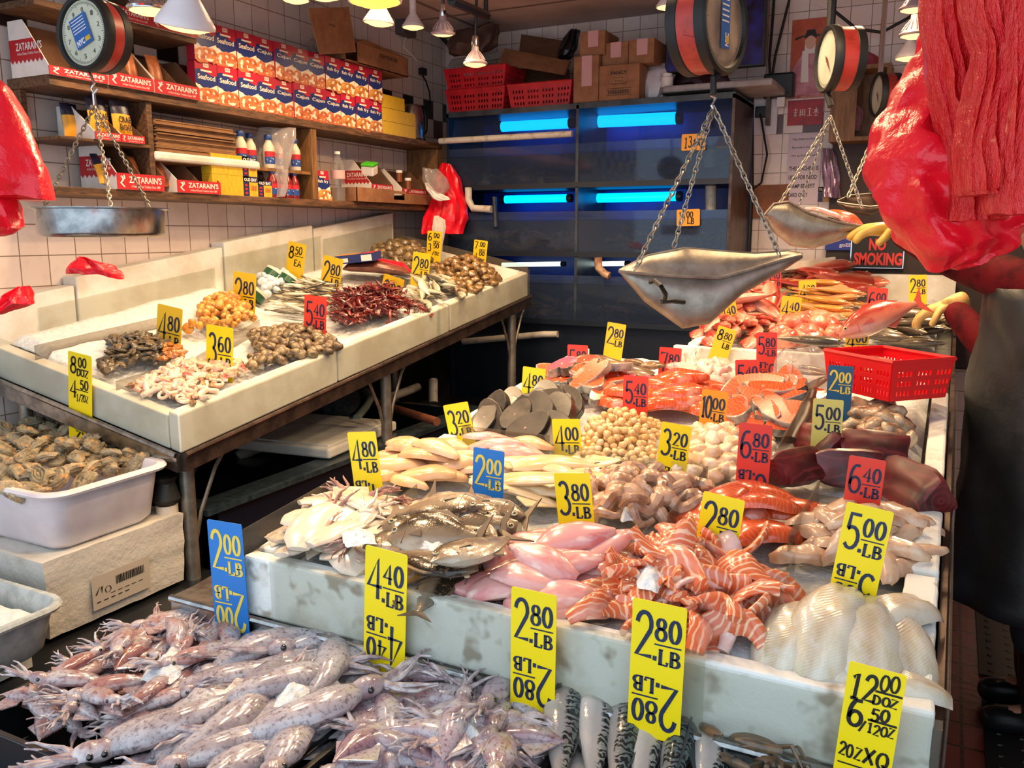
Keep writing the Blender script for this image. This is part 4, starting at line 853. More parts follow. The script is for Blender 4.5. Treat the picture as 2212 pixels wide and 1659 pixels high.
_mx = Matrix.Translation((pc.x, pc.y, pb)); b = MB(); b.lathe([(.01, 0), (pr - .012, 0), (pr - .004, .005), (pr, .012), (pr, ph - pb - .003), (pr + .014, ph - pb), (pr + .014, ph - pb + .003), (pr - .003, ph - pb + .003), (pr - .003, .008), (.01, .004)], 56, _mx, cap=False); b.build('pan', m_steel, t)
# scoop pan: sections between front rim, bottom and back rim
def scoop(t, c, front, bottom, back, df, dm, db, label=None, m=m_galv):
    secs = []
    for (f, b_, k) in zip(front, bottom, back):
        F_, B_, K_ = at_d(f[0], f[1], df) - c, at_d(b_[0], b_[1], dm) - c, at_d(k[0], k[1], db) - c; ring = []
        for j in range(17):
            s_ = j / 16; a = s_ * pi; mid = F_ * (1 - s_) + K_ * s_; x = F_ * (1 - (1 - cos(a)) / 2) + K_ * ((1 - cos(a)) / 2); dv = B_ - (F_ + K_) / 2; ring.append(x + dv * sin(a) ** .75)
        secs.append(ring)
    sm = []
    for i in range(len(secs) - 1):
        for k in range(4): sm.append([secs[i][j].lerp(secs[i + 1][j], k / 4) for j in range(17)])
    sm.append(secs[-1])
    b = MB(); b.loft(sm, 0, False, False); o = b.build('scoop_pan', m, t, ang=.5); q = o.modifiers.new('s', 'SOLIDIFY'); q.thickness = .003
    b = MB(); b.tube([r[0] for r in sm], .0035, 6); b.tube([r[-1] for r in sm], .0035, 6); b.build('rolled_rim', m_galv, t)
    return sm
# big scale in front of the television
d2 = 1.95
t, c, mx, R_ = dial_scale('big old red and black scale with brown dial and deep scoop, before the television', 1560, 48, d2, .222, radians(-51), .075, False, m_dialo, (.0, .0, .2, .52, .02), None)
numeral(t, mx, R_, [[(0, .8), (.2, 1), (.5, .9), (.5, .7), (0, .3), (0, .1), (.6, 0)]], radians(232), -.02, .035)
numeral(t, mx, R_, [[(0, 0), (.4, 1)], [(0, .6), (.6, .4)], [(.2, 1.2), (.5, .2), (.8, 1)]], radians(190), -.015, .05)
rods(t, [V((0, 0, R_)), V((0, 0, CEIL - c.z))], .01, 'suspension_rod')
rods(t, [V((0, 0, -R_)), at_d(1541, 170, d2) - c, at_d(1541, 205, d2) - c], .008, 'hook')
ap = at_d(1541, 232, d2) - c; rods(t, [at_d(1535, 206, d2) - c, at_d(1546, 212, d2) - c, at_d(1537, 228, d2) - c, at_d(1545, 240, d2) - c], .003, 's_hook', m_chrome)
for e in ((1372, 582, 1.86), (1456, 533, 2.06), (1684, 552, 1.97)):
    b = MB(); chain(b, [ap, at_d(*e) - c], .02, .0018); b.build('chain', m_galv, t)
sm = scoop(t, c, [(1336, 586), (1400, 592), (1480, 598), (1556, 600), (1620, 583), (1690, 562), (1733, 553)], [(1337, 587), (1392, 648), (1474, 704), (1532, 694), (1604, 632), (1690, 585), (1734, 557)], [(1338, 584), (1400, 552), (1482, 536), (1560, 543), (1630, 548), (1700, 543), (1733, 549)], 1.88, 1.95, 2.04)
P0, U_, W_ = at_d(1385, 598, 1.845) - c, (at_d(1440, 600, 1.845) - at_d(1385, 598, 1.845)) / .42, V((0, 0, .066))
b = MB(); dk = lambda x, y: P0 + U_ * x + W_ * (y - 1) * 1.0
_v = [((-.02, .93)), (.08, 1), (.25, .8), (.3, .45), (.2, .2), (.45, .12), (.65, .1)]
def on_scoop(u, v):
    q = ray(u, v); best = None
    for i in range(len(sm) - 1):
        for j in range(8):
            p = [sm[i][j] + c, sm[i + 1][j] + c, sm[i + 1][j + 1] + c, sm[i][j + 1] + c]
            n = (p[2] - p[0]).cross(p[3] - p[1])
            if n.length < 1e-9: continue
            h = on_pl(u, v, (p[0] + p[1] + p[2] + p[3]) / 4, n)
            if all((p[(k + 1) % 4] - p[k]).cross(h - p[k]).dot(n) > -1e-7 for k in range(4)) and (best is None or (h - EYEP).length < (best - EYEP).length): best = h
    return None if best is None else best - q.normalized() * .004 - c
px = [(1404, 610), (1414, 606), (1428, 618), (1438, 636), (1436, 648), (1428, 652), (1452, 650), (1478, 653)]
pp = [on_scoop(u, v) or (at_d(u, v, 1.87) - c) for u, v in px]
MB().tube(pp, .005, 6).build('painted_number', m_blk, t)
# middle scale with number 7
d7 = 2.75
t, c, mx, R_ = dial_scale('middle round scale with white dial and red drum numbered 7', 1790, 128, d7, .2, radians(90), .075, False, m_dialw, None, radians(-50))
numeral(t, mx, R_, [[(0, 1), (.6, 1), (.25, 0)]], radians(-35), -.03, .04); numeral(t, mx, R_, [[(0, 1), (0, 0)], [(0, 1), (.5, .9), (.5, .6), (0, .5)]], radians(5), -.03, .04)
rods(t, [V((0, 0, R_)), V((0, 0, CEIL - c.z))], .014, 'suspension_rod'); rods(t, [V((0, 0, -R_)), at_d(1795, 230, d7) - c], .01, 'hook')
ap = at_d(1794, 252, d7) - c
for e in ((1682, 444, d7), (1728, 440, d7 + .12), (1862, 448, d7)): b = MB(); chain(b, [ap, at_d(*e) - c], .02, .002); b.build('chain', m_galv, t)
scoop(t, c, [(1651, 464), (1672, 440), (1703, 435), (1750, 461), (1812, 480), (1872, 490)], [(1652, 472), (1668, 500), (1708, 532), (1755, 538), (1815, 520), (1874, 490)], [(1653, 468), (1682, 450), (1712, 448), (1757, 468), (1817, 482), (1872, 487)], d7 - .1, d7, d7 + .12)
# far scale number 5
d5 = 4.0
t, c, mx, R_ = dial_scale('far small round scale numbered 5, half behind the red bag', 1898, 205, d5, .195, radians(95), .07, False, m_dialw, None, radians(-60))
numeral(t, mx, R_, [[(.5, 1), (0, 1), (0, .5), (.5, .5), (.5, 0), (0, 0)]], radians(-5), -.03, .045)
rods(t, [V((0, 0, R_)), V((0, 0, CEIL - c.z))], .012, 'suspension_rod', m_chrome); rods(t, [V((0, 0, -R_)), V((0, 0, -R_ - .06))], .008, 'hook')
ap = V((0, 0, -R_ - .06))
for e in ((1832, 425, d5), (1905, 430, d5), (1880, 420, d5 + .15)): b = MB(); chain(b, [ap, at_d(*e) - c], .03, .003); b.build('chain', m_galv, t)
scoop(t, c, [(1808, 436), (1830, 440), (1880, 446), (1930, 440)], [(1810, 440), (1832, 456), (1880, 462), (1930, 442)], [(1808, 434), (1835, 422), (1880, 418), (1930, 436)], d5 - .1, d5, d5 + .12, m=m_steeld)
# ================================================================ fish stand at the right
RX0, RX1 = -1.286, .03
FY = 1.277; RZ = .80; FEND = 4.93
def zc(y): return zs(min(y, 4.55))
t = thing('display_stand', 'stainless steel stand carrying the foam lined fish display', 'stand', (-.63, 2.9, 0))
T0 = t.location
def stp(name, b, m, sm=False):
    b.v = [(p[0] - T0.x, p[1] - T0.y, p[2]) for p in b.v]; return b.build(name, m, t, smooth=sm)
b = MB(); b.box((-1.5, FY - .012, RZ - .045), (RX1 + .02, FY + .05, RZ)); b.tube([(-1.5, FY - .012, RZ - .003), (RX1 + .02, FY - .012, RZ - .003)], .008, 8); stp('front_rail', b, m_steel)
z1 = zc(FEND) - .16
b = MB(); zt = lambda y: RZ - .005 + (z1 - RZ) * (y - FY) / (FEND - FY)
for xa, ya, yb in ((-1.5, FY + .05, 1.6), (-1.29, 1.6, 3.25), (-.9, 3.25, FEND)): b.hexa([(xa, ya, zt(ya) - .05), (RX1, ya, zt(ya) - .05), (RX1, yb, zt(yb) - .05), (xa, yb, zt(yb) - .05)], [(xa, ya, zt(ya)), (RX1, ya, zt(ya)), (RX1, yb, zt(yb)), (xa, yb, zt(yb))])
stp('tray', b, m_steel)
b = MB(); b.hexa([(RX1, FY, RZ - .06), (RX1 + .012, FY, RZ - .06), (RX1 + .012, FEND, z1 - .06), (RX1, FEND, z1 - .06)], [(RX1, FY, RZ + .1), (RX1 + .012, FY, RZ + .1), (RX1 + .012, FEND, zc(FEND)), (RX1, FEND, zc(FEND))]); stp('side_panel', b, m_steeld)
for x in (-.85, -.05):
    for y in (1.5, 3.2, 4.8): stp('leg', MB().tube([(x, y, 0), (x, y, RZ - .05 + (y - FY) * .09)], .025, 10), m_steeld, True)
b = MB(); b.box((-1.25, 1.55, .0), (-1.22, 3.25, .62)); stp('skirt', b, m_black)
# foam liners: front box, side walls in tiers
def foam(name_lab, corners, h, m=m_foamdirty, name='foam_block', amp=.003):
    b = MB(); n = 10; bot = [V(c) for c in corners]
    rows = []
    for i in range(n + 1):
        f = i / n; p0 = bot[0].lerp(bot[1], f); p1 = bot[3].lerp(bot[2], f); up = V((0, 0, h[0] + (h[1] - h[0]) * f))
        rows.append([p0, p1, p1 + up * .5, p1 + up, p0 + up, p0 + up * .5])
    b.loft(rows); me = b.mesh(name, m, smooth=False); o = put(name, me); rough(me, amp, 25, len(_kids)); bevel(o, .006, 2); tag(o, name_lab, 'foam box'); return o
foam('white weathered foam front wall of the fish display above the squid trays', [(RX0, FY, RZ + .001), (RX1, FY, RZ + .001), (RX1, FY + .04, RZ + .001), (RX0, FY + .04, RZ + .001)], (.13, .125))
def sidewall(x0, x1, y0, y1, lab, top=.0, dz=.12, st=0):
    foam(lab, [(x0, y0, zc(y0) - dz), (x0, y1, zc(y1) - dz), (x1, y1, zc(y1) - dz), (x1, y0, zc(y0) - dz)], (dz + top, dz + top + st))
sidewall(RX0, RX0 + .045, FY + .045, 1.575, 'left foam rim beside the white squid, nearest the blue price card')
sidewall(RX0 - .005, RX0 + .045, 1.64, 2.1, 'left foam rim beside the beige fillets', .0)
sidewall(RX0, RX0 + .045, 2.12, 2.6, 'left foam rim beside the dark fish steaks', .02)
sidewall(RX0, RX0 + .045, 2.62, 3.12, 'left foam rim beside the salmon steaks', .02)
sidewall(-.9, -.86, 3.3, 4.9, 'left foam rim beside the far red snappers', .02)
sidewall(RX1 - .05, RX1 - .005, FY + .045, 1.52, 'right foam rim beside the white fillet slabs', 0)
sidewall(RX1 - .06, RX1 - .005, 1.53, 1.66, 'chipped right foam block beside the white monkfish', .015)
sidewall(RX1 - .055, RX1 - .005, 1.67, 1.95, 'right foam rim by the translucent fillets', .02)
sidewall(RX1 - .05, RX1 - .005, 1.97, 2.9, 'right foam rim between tuna and red basket', .01)
def crosswall(x0, x1, y, lab, top=.02, dz=.1, th=.035): foam(lab, [(x0, y, zc(y) - dz), (x1, y, zc(y) - dz), (x1, y + th, zc(y) - dz), (x0, y + th, zc(y) - dz)], (dz + top, dz + top))
crosswall(-.95, -.3, 3.27, 'white foam front edge of the far snapper bed', .015)
crosswall(RX0 + .05, RX0 + .18, 1.63, 'end of the foam box behind the white squid', .0)
# crushed ice bed
def ice_bed(x0, x1, y0, y1, zf, name, label, cell=.03, amp=.012):
    b = MB(); nx, ny = int((x1 - x0) / cell), int((y1 - y0) / cell); vs = []
    for j in range(ny + 1):
        for i in range(nx + 1):
            x, y = x0 + (x1 - x0) * i / nx, y0 + (y1 - y0) * j / ny; z = zf(x, y) + noise.noise(V((x * 9, y * 9, 0))) * amp + noise.noise(V((x * 40, y * 40, 1))) * amp * .4
            if i in (0, nx) or j in (0, ny): z -= .03
            vs.append((x, y, z))
    b.add(vs, [(j * (nx + 1) + i, j * (nx + 1) + i + 1, (j + 1) * (nx + 1) + i + 1, (j + 1) * (nx + 1) + i) for j in range(ny) for i in range(nx)])
    o = b.build(name, m_iceb, ang=3); return tag(o, label, 'ice', kind='stuff')
ice_bed(RX0 + .05, RX1 - .06, FY + .045, 3.24, lambda x, y: zc(y) - .035, 'crushed_ice', 'crushed ice bed under the fish of the right stand')
ice_bed(-.86, RX1 - .06, 3.31, FEND, lambda x, y: zc(y) - .03, 'crushed_ice', 'crushed ice bed under the far snappers')
# ================================================================ shellfish table at the left
LX1, LX0 = -2.09, -3.03; LY0, LY1 = 1.841, 4.31
t = thing('display_table', 'sloping steel table carrying the foam box of shellfish', 'table', (LX1, LY0, 0)); T0 = t.location
c00, c10, c11, c01 = [V((x, y, zl(x, y))) for x, y in ((LX0, LY0), (LX1, LY0), (LX1, LY1), (LX0, LY1))]
def edge_beam(p, q, out, m, name):
    d = V((0, 0, -.13)); b = MB(); o = V(out); e = .02
    b.hexa([p + d + o * e - V((0, 0, .055)), q + d + o * e - V((0, 0, .055)), q + d - o * .03 - V((0, 0, .055)), p + d - o * .03 - V((0, 0, .055))], [p + d + o * e, q + d + o * e, q + d - o * .03, p + d - o * .03]); b.tube([p + d + o * e, q + d + o * e], .009, 8); return stp(name, b, m)
edge_beam(c10, c11, (1, 0, 0), m_steeld, 'side_rail'); edge_beam(c00, c10, (0, -1, 0), m_steel, 'end_rail')
D = V((0, 0, -.15)); b = MB(); b.hexa([p + D - V((0, 0, .02)) for p in (c00, c10, c11, c01)], [p + D for p in (c00, c10, c11, c01)]); stp('table_top', b, m_steeld)
for (x, y) in ((LX1 - .05, LY0 + .06), (LX1 - .06, 3.02), (LX1 - .05, LY1 - .1), (LX0 + .1, LY0 + .06), (LX0 + .1, LY1 - .1)):
    z = zl(x, y) - .17; stp('leg', MB().tube([(x, y, 0), (x, y, z)], .024, 12), m_galv, True)
for (x, y) in ((LX1 - .06, 3.02), (LX1 - .05, LY1 - .1), (LX1 - .05, LY0 + .06)):
    z = zl(x, y) - .17
    for s_ in (-1, 1) if y > 2.2 else (1,): stp('brace', MB().tube([(x, y + s_ * .02, z - .3), (x, y + s_ * .05, z - .2), (x, y + s_ * .12, z - .07), (x, y + s_ * .2, z + s_ * .025 - .005)], .007, 6), m_galv, True)
# foam box of the table: floor, walls
def lquad(x0, x1, y0, y1, d0, d1, lab, m=m_foam, amp=.0015):
    foam(lab, [(x0, y0, zl(x0, y0) + d0), (x0, y1, zl(x0, y1) + d0), (x1, y1, zl(x1, y1) + d0), (x1, y0, zl(x1, y0) + d0)], (d1 - d0, d1 - d0), m, amp=amp)
lquad(LX1 - .045, LX1, LY0, 2.62, -.129, -.005, 'foam side wall of the shellfish table, nearest third')
lquad(LX1 - .045, LX1, 2.63, 3.46, -.129, -.002, 'foam side wall of the shellfish table below the crawfish')
lquad(LX1 - .045, LX1, 3.47, LY1, -.129, .0, 'foam side wall of the shellfish table, far third')
lquad(LX0, LX1 - .05, LY0, LY0 + .045, -.129, -.02, 'foam end wall of the shellfish table with the handwritten card')
lquad(LX0, LX1 - .05, LY1 - .04, LY1, -.129, .0, 'foam end wall at the far end of the shellfish table')
for y0, y1, h0, lab in ((1.7, 2.16, .12, 'short foam block on the ledge at the left picture edge'), (2.17, 2.92, .15, 'foam ledge along the wall under the crumpled red bag'), (2.93, 3.55, .17, 'foam ledge along the wall, middle piece'), (3.56, 4.28, .15, 'foam ledge along the wall, far piece')):
    x0, x1 = LX0 - .012, LX0 + .07; foam(lab, [(x0, y0, zl(x0, y0) - .12), (x0, y1, zl(x0, y1) - .12), (x1, y1, zl(x0, y1) - .12), (x1, y0, zl(x0, y0) - .12)], (h0 + .12, h0 + .12), m_foam, amp=.0015)
ice_bed(LX0 + .07, LX1 - .05, LY0 + .05, LY1 - .045, lambda x, y: zl(x, y) - .04 + (.05 * max(0, min(1, (-2.62 - x) / .2)) * max(0, min(1, (2.86 - y) / .03))), 'crushed_ice', 'crushed ice on the shellfish table', .025, .008)
def ice_patch(px, surf, h, label, seed=0):
    c = sum((surf(u, v) for u, v in px), V()) / len(px); k = len(px); E = [surf(u, v) - c for u, v in px]; b = MB(); vs = [V((0, 0, h))]; n = 36; m = 9
    for i in range(1, m + 1):
        f = i / m
        for j in range(n):
            a = j / n * k; q = E[int(a) % k].lerp(E[(int(a) + 1) % k], a % 1); p = q * f * (1 + .25 * noise.noise(V((cos(2 * pi * j / n) * 2, sin(2 * pi * j / n) * 2, seed)))); g = noise.noise(V((p.x * 70, p.y * 70, seed)))
            vs.append(V((p.x, p.y, p.z + h * (1 - f * f) * (.7 + .5 * g) + .005 * g - .01 * f * f)))
    fs = [(0, 1 + j, 1 + (j + 1) % n) for j in range(n)] + [(1 + i * n + j, 1 + (i + 1) * n + j, 1 + (i + 1) * n + (j + 1) % n, 1 + i * n + (j + 1) % n) for i in range(m - 1) for j in range(n)]
    o = b.add(vs, fs).build('ice_slush', m_iceb, ang=3); o.location = c; tag(o, label, 'ice', kind='stuff')
# ================================================================ clear acrylic strips
def pane(p, q, h, label, th=.003, m=m_clear, lean=0):
    p, q = V(p), V(q); n = (q - p).cross(V((0, 0, 1))).normalized() * th; up = V((0, 0, h)) + n.normalized() * lean
    b = MB(); b.hexa([p, q, q + n, p + n], [p + up, q + up, q + up + n, p + up + n]); return tag(b.build('acrylic_strip', m, smooth=False), label, 'acrylic strip')
pane((RX0 + .08, FY - .006, RZ + .002), (-.3, FY - .006, RZ + .002), .14, 'clear acrylic strip on the foam front, left piece behind the yellow cards')
pane((-.36, FY - .012, RZ + .002), (RX1 + .01, FY - .012, RZ + .002), .12, 'clear acrylic strip on the foam front, right piece')
pane((RX0 - .012, FY, RZ + .01), (RX0 - .012, 1.6, RZ + .045), .17, 'clear acrylic strip on the left side by the white squid')
pane((RX1 + .014, FY - .03, RZ - .04), (RX1 + .014, 1.95, RZ + .03), .2, 'clear acrylic side strip at the right front corner')
pane((RX1 + .016, 1.96, RZ + .03), (RX1 + .016, 2.95, RZ + .12), .2, 'clear acrylic side strip beside the tuna')
pane((RX0 + .01, 1.615, zc(1.615) - .05), (-.72, 1.615, zc(1.615) - .05), .075, 'clear acrylic strip in front of the beige fillets')
pane((-.72, 1.62, zc(1.62) - .05), (-.28, 1.62, zc(1.62) - .05), .06, 'clear acrylic strip in front of the octopus')
pane((-.3, 1.55, zc(1.55) - .04), (RX1 - .06, 1.53, zc(1.55) - .04), .075, 'clear acrylic strip behind the white fillet slabs')
pane((RX0 + .06, 2.1, zc(2.1) - .05), (-.95, 2.1, zc(2.1) - .05), .08, 'grey acrylic strip in front of the dark fish steaks', m=m_clear2)
pane((-.95, 2.06, zc(2.06) - .05), (-.42, 2.02, zc(2.04) - .05), .075, 'clear acrylic strip in front of the scallops')
pane((-.42, 1.98, zc(1.98) - .05), (RX1 - .06, 1.93, zc(1.95) - .05), .07, 'smoky acrylic strip in front of the tuna', m=m_clear2)
def ypane(px0, px1, lab, h=.09, m=m_clear2, dz=-.04):
    a, b_ = S(*px0), S(*px1); pane(a + V((0, 0, dz)), b_ + V((0, 0, dz)), h, lab, m=m)
ypane((748, 1222), (900, 1090), 'acrylic divider between white squid and silver fish')
ypane((1003, 1272), (1125, 1135), 'acrylic divider between silver fish and pink fillets')
ypane((1262, 1332), (1395, 1190), 'clear divider between pink fillets and salmon strips', m=m_clear)
ypane((1650, 1420), (1712, 1250), 'clear divider between salmon strips and white slabs', m=m_clear)
ypane((1440, 1160), (1525, 1050), 'acrylic divider between octopus and salmon fillets')
ypane((1700, 1205), (1765, 1085), 'acrylic divider between salmon fillets and translucent fillets')
ypane((1668, 1050), (1745, 900), 'brown acrylic divider left of the tuna', .12)
ypane((1250, 1075), (1345, 1015), 'acrylic divider between squid tubes and octopus', .07)
def lpane(px0, px1, lab, h=.06, m=m_clear2):
    a, b_ = L(*px0), L(*px1); pane(a - V((0, 0, .05)), b_ - V((0, 0, .05)), h, lab, m=m)
lpane((75, 765), (350, 700), 'smoky divider behind the mussels', .08)
lpane((250, 830), (410, 780), 'smoky divider between mussels and mixed seafood')
lpane((400, 790), (560, 695), 'smoky divider between golden roe and small clams')
lpane((540, 640), (740, 600), 'smoky divider along the slender fish', .05)
lpane((700, 640), (900, 600), 'smoky divider behind the crawfish', .05)
lpane((890, 590), (965, 560), 'smoky divider between the big clams and small silver fish', .05)
pane(c10 + V((.004, 0, -.12)), c10.lerp(c11, .62) + V((.004, 0, -.12)), .135, 'long clear strip on the aisle side of the shellfish table')
pane(c10.lerp(c11, .61) + V((.008, 0, -.12)), c11 + V((.008, 0, -.12)), .14, 'clear strip on the aisle side, far end of the shellfish table')
pane(c00 + V((0, -.004, -.12)), c10 + V((0, -.004, -.12)), .14, 'clear strip on the near end of the shellfish table')
pane(c11 + V((0, -.002, -.1)), c01 + V((0, -.002, -.1)), .14, 'grey strip across the far end of the shellfish table', m=m_clear2)
pane((LX0 + .075, 2.0, zl(LX0, 2.0) - .06), (LX0 + .075, 2.86, zl(LX0, 2.86) - .06), .13, 'clear strip before the wall ledge, near piece')
pane((LX0 + .078, 2.9, zl(LX0, 2.9) - .06), (LX0 + .078, 3.6, zl(LX0, 3.6) - .06), .17, 'clear strip before the wall ledge, middle piece')
pane((LX0 + .075, 3.62, zl(LX0, 3.62) - .06), (LX0 + .075, 4.25, zl(LX0, 4.25) - .06), .15, 'clear strip before the wall ledge, far piece')
# ================================================================ water tub under the left table, things on it
m_tub = M('tub_blue', '#0c1524', .35, bump=.05); m_tubw = M('tub_water', '#05090f', .04)
TX, TYa, TYb, TZr = -2.14, 1.98, 3.9, .68
t = thing('water_tub', 'big dark blue tub of water under the shellfish table', 'tub', (TX - .3, TYa, 0)); T0 = t.location
b = MB(); b.box((-3.0, TYa, .3), (TX, TYa + .04, TZr)); b.box((TX - .04, TYa, .3), (TX, TYb, TZr)); b.box((-3.0, TYb - .04, .3), (TX, TYb, TZr)); b.box((-3.0, TYa, .25), (TX, TYb, .3)); stp('tub_wall', b, m_tub)
b = MB(); b.box((TX - .09, TYa - .02, TZr), (TX + .02, TYb, TZr + .02)); b.box((-3.0, TYa - .02, TZr), (TX - .09, TYa + .06, TZr + .02)); stp('rim', b, M('tub_rim', '#2d3a40', .3, c2='#1b262c', sc_=40, bump=.5, bsc=25))
b = MB(); b.box((-3.0, TYa + .04, .55), (TX - .04, TYb - .04, .6)); o = stp('water', b, m_tubw); 
b = MB(); b.box((-2.95, TYa + .02, 0), (TX - .02, TYb - .02, .25)); stp('base', b, m_black)
tag(MB().box((TX - .6, 3.95, .2), (TX + .25, 4.45, .62)).build('dark_crate', m_black, smooth=False), 'black crate on the floor at the far end behind the tub', 'crate')
p = [at_z(u, v, TZr + .022) for u, v in ((560, 958), (862, 922), (738, 985), (640, 990))]
_a, _b, _c = at_z(712, 994, TZr + .022), at_z(858, 930, TZr + .022), at_z(530, 940, TZr + .022); _cc = (_b + _c) / 2
ux = (_b - _a); ux.z = 0; uy = V((-ux.y, ux.x, 0)).normalized() * .5
t = thing('foam_slab', 'white foam slab lying across the tub rim', 'foam lid', _a + V((0, 0, .001))); b = MB(); b.slab((0, 0, 0), ux, uy, (0, 0, .045)); o = b.build('slab', m_foam, t, smooth=False); bevel(o, .012, 3); b = MB(); b.slab(ux * .05 + uy * .05 + V((0, 0, .0455)), ux * .9, uy * .9, (0, 0, .006)); b.build('raised_panel', m_foam, t, smooth=False)
_p = at_z(735, 880, TZr + .08); bag([(838, 690, 760, .6), (860, 690, 778, 1), (885, 690, 776, 1), (903, 696, 770, .8)], _p.dot(_F) + 1.6 * 0 - EYEP.dot(_F), .09, 'dark net bag lying on the white foam slab', 'net', 'net_bag', M('net', '#15171c', .7, c2='#3a4048', sc_=160, bump=.8, bsc=200), folds=.3, amp=.012, seed=41)
def dz_(u, v, z): return at_z(u, v, z)
pipe([dz_(770, 903, .76), dz_(790, 880, .77), dz_(800, 862, .78), dz_(790, 845, .8)], .018, 'grey net rope end hanging over the foam slab', M('rope', '#7d8a83', .8, bump=.6, bsc=120), 'rope', 'rope')
pipe([dz_(800, 866, .76), dz_(830, 876, .75), dz_(870, 888, .75), dz_(944, 911, .75)], .02, 'brown wooden stick lying across the dark tub', M('stick', '#6b3d2a', .6, bump=.2), 'stick', 'stick')
pipe([dz_(845, 857, .72), dz_(880, 845, .72), dz_(902, 836, .72)], .024, 'short white plastic pipe lying in the dark tub')
pipe([dz_(936, 870, .66), dz_(936, 820, .78)], .026, 'upright white plastic pipe in the dark tub')
pipe([dz_(515, 988, .6), dz_(545, 970, .63), dz_(570, 962, .63)], .028, 'white pipe end in the water under the shellfish table')
pipe([at_y(u, v, LY0 + .12) for u, v in ((425, 1010), (400, 1040), (393, 1090), (392, 1150))], .006, 'thin grey hose looping down beside the table leg', m_steel, 'hose', 'hose')
t = thing('drain_fitting', 'black pipe fitting with white tape on the near table leg', 'pipe fitting', (LX1 - .08, LY0 + .0, 0)); z = [at_y(365, v, LY0).z for v in (1030, 1090, 1125, 1300)]
MB().lathe([(.03, z[1]), (.045, z[1] + .02), (.03, z[0] - .02), (.04, z[0])], 12).build('coupling', m_blackr, t); MB().lathe([(.034, z[2]), (.034, z[1])], 14).build('tape_wrap', m_pvc, t)
b = MB()
for k in range(20): b.lathe([(.026, z[2] - .015 * k - .015), (.03, z[2] - .015 * k - .008), (.026, z[2] - .015 * k)], 12, cap=False)
b.build('corrugated_hose', m_blackr, t)
b = MB(); b.torus((.03, .06, z[3]), .035, .004, n=20, k=5); b.torus((.03, .06, z[3] + .02), .04, .003, Matrix.Rotation(.5, 4, 'X'), n=20, k=5); b.build('rope_loop', M('string', '#8a8378', .8), t)
# ================================================================ oyster bin on its foam box, left foreground
def bus_tub(label, x0, x1, y0, y1, zb, h, m, name='bus_tub', rz=0, rim=.02):
    t = thing(name, label, 'tub', ((x0 + x1) / 2, (y0 + y1) / 2, zb), (0, 0, rz)); lx, ly = (x1 - x0) / 2, (y1 - y0) / 2
    def ring(sx_, sy_, z, r):
        pts = []
        for cx, cy, a0 in ((1, 1, 0), (-1, 1, 90), (-1, -1, 180), (1, -1, 270)):
            for k in range(6):
                a = radians(a0 + 18 * k); pts.append((cx * (sx_ - r) + r * cos(a), cy * (sy_ - r) + r * sin(a), z))
        return pts
    b = MB(); s0 = .9
    rings = [ring(lx * s0 - .02, ly * s0 - .02, 0, .04), ring(lx * s0, ly * s0, .02, .05), ring(lx, ly, h - .012, .06), ring(lx + rim, ly + rim, h - .016, .07), ring(lx + rim + .004, ly + rim + .004, h - .008, .07), ring(lx + rim, ly + rim, h, .07), ring(lx + .002, ly + .002, h, .06), ring(lx - .004, ly - .004, h - .01, .06), ring(lx * s0 - .006, ly * s0 - .006, .024, .05)]
    b.loft(rings); b.build('tub_shell', m, t); return t
OZ = .725; OX1 = -2.09
bus_tub('white bus tub heaped with oysters at the left', -2.64, -2.115, 1.42, 1.80, OZ + .002, .18, m_white)
_y0 = 1.37
t = thing('foam_box', 'dirty foam box with a printed label under the oyster tub', 'foam box', (-2.4, 1.6, .5)); T0 = t.location
b = MB(); x0, x1, y0, y1 = -2.62, -2.12, 1.38, 1.86; n = 14; rows = []
for i in range(n + 1):
    z = .5 + .225 * i / n; tp_ = .97 + .03 * i / n; rg = []
    for k in range(4 * n):
        s_, f = divmod(k, n); f /= n; q = [(x0, y0), (x1, y0), (x1, y1), (x0, y1)]; p, r = q[s_], q[(s_ + 1) % 4]; rg.append(((p[0] + (r[0] - p[0]) * f - T0.x) * tp_, (p[1] + (r[1] - p[1]) * f - T0.y) * tp_, z - .5))
    rows.append(rg)
b.loft(rows); me = b.mesh('foam_body', M('grubby_foam', '#cdc8be', .65, c2='#b0a594', sc_=9, lo=.5, hi=.8, bump=.5, bsc=60, bd=.006)); rough(me, .004, 22, 3); put('foam_body', me, t)
X = x1 - T0.x + .0015 ; yl0, yl1 = at_x(200, 1300, x1).y - T0.y, at_x(325, 1260, x1).y - T0.y; b = MB(); b.quad((X, yl0, .03), (0, yl1 - yl0, 0), (0, 0, .1)); lb = b.build('label', M('label_grey', '#b8ad9e', .6), t, smooth=False)
b = MB(); f = lambda x, y: (X + .001, yl0 + x * (yl1 - yl0), .03 + y * .1); q = random.Random(3); x = .4
while x < .9: w_ = q.choice((.008, .014, .02)); b.face([f(x, .55), f(x + w_, .55), f(x + w_, .8), f(x, .8)]); x += w_ + q.choice((.008, .012))
b.ribbon([(.06, .45), (.12, .65), (.16, .45), (.16, .65)], .02, .03, f); b.ribbon([(.26 + .05 * cos(k), .5 + .1 * sin(k)) for k in range(7)] + [(.31, .5)], .015, .015, f)
for k in range(5): b.face([f(.06 + .12 * k, .2), f(.13 + .12 * k, .2), f(.13 + .12 * k, .23), f(.06 + .12 * k, .23)]); b.face([f(.3 + .12 * k, .34), f(.38 + .12 * k, .34), f(.38 + .12 * k, .36), f(.3 + .12 * k, .36)])
b.build('label_print', m_blk, lb, smooth=False)
t = thing('black_bin', 'black plastic bin carrying the labelled foam box', 'bin', (-2.4, 1.6, 0)); b = MB(); b.box((-.35, -.62, .42), (.5, .42, .485)); b.box((-.33, -.6, 0), (.48, .4, .42)); bevel(b.build('bin_body', m_black, t, smooth=False), .01)
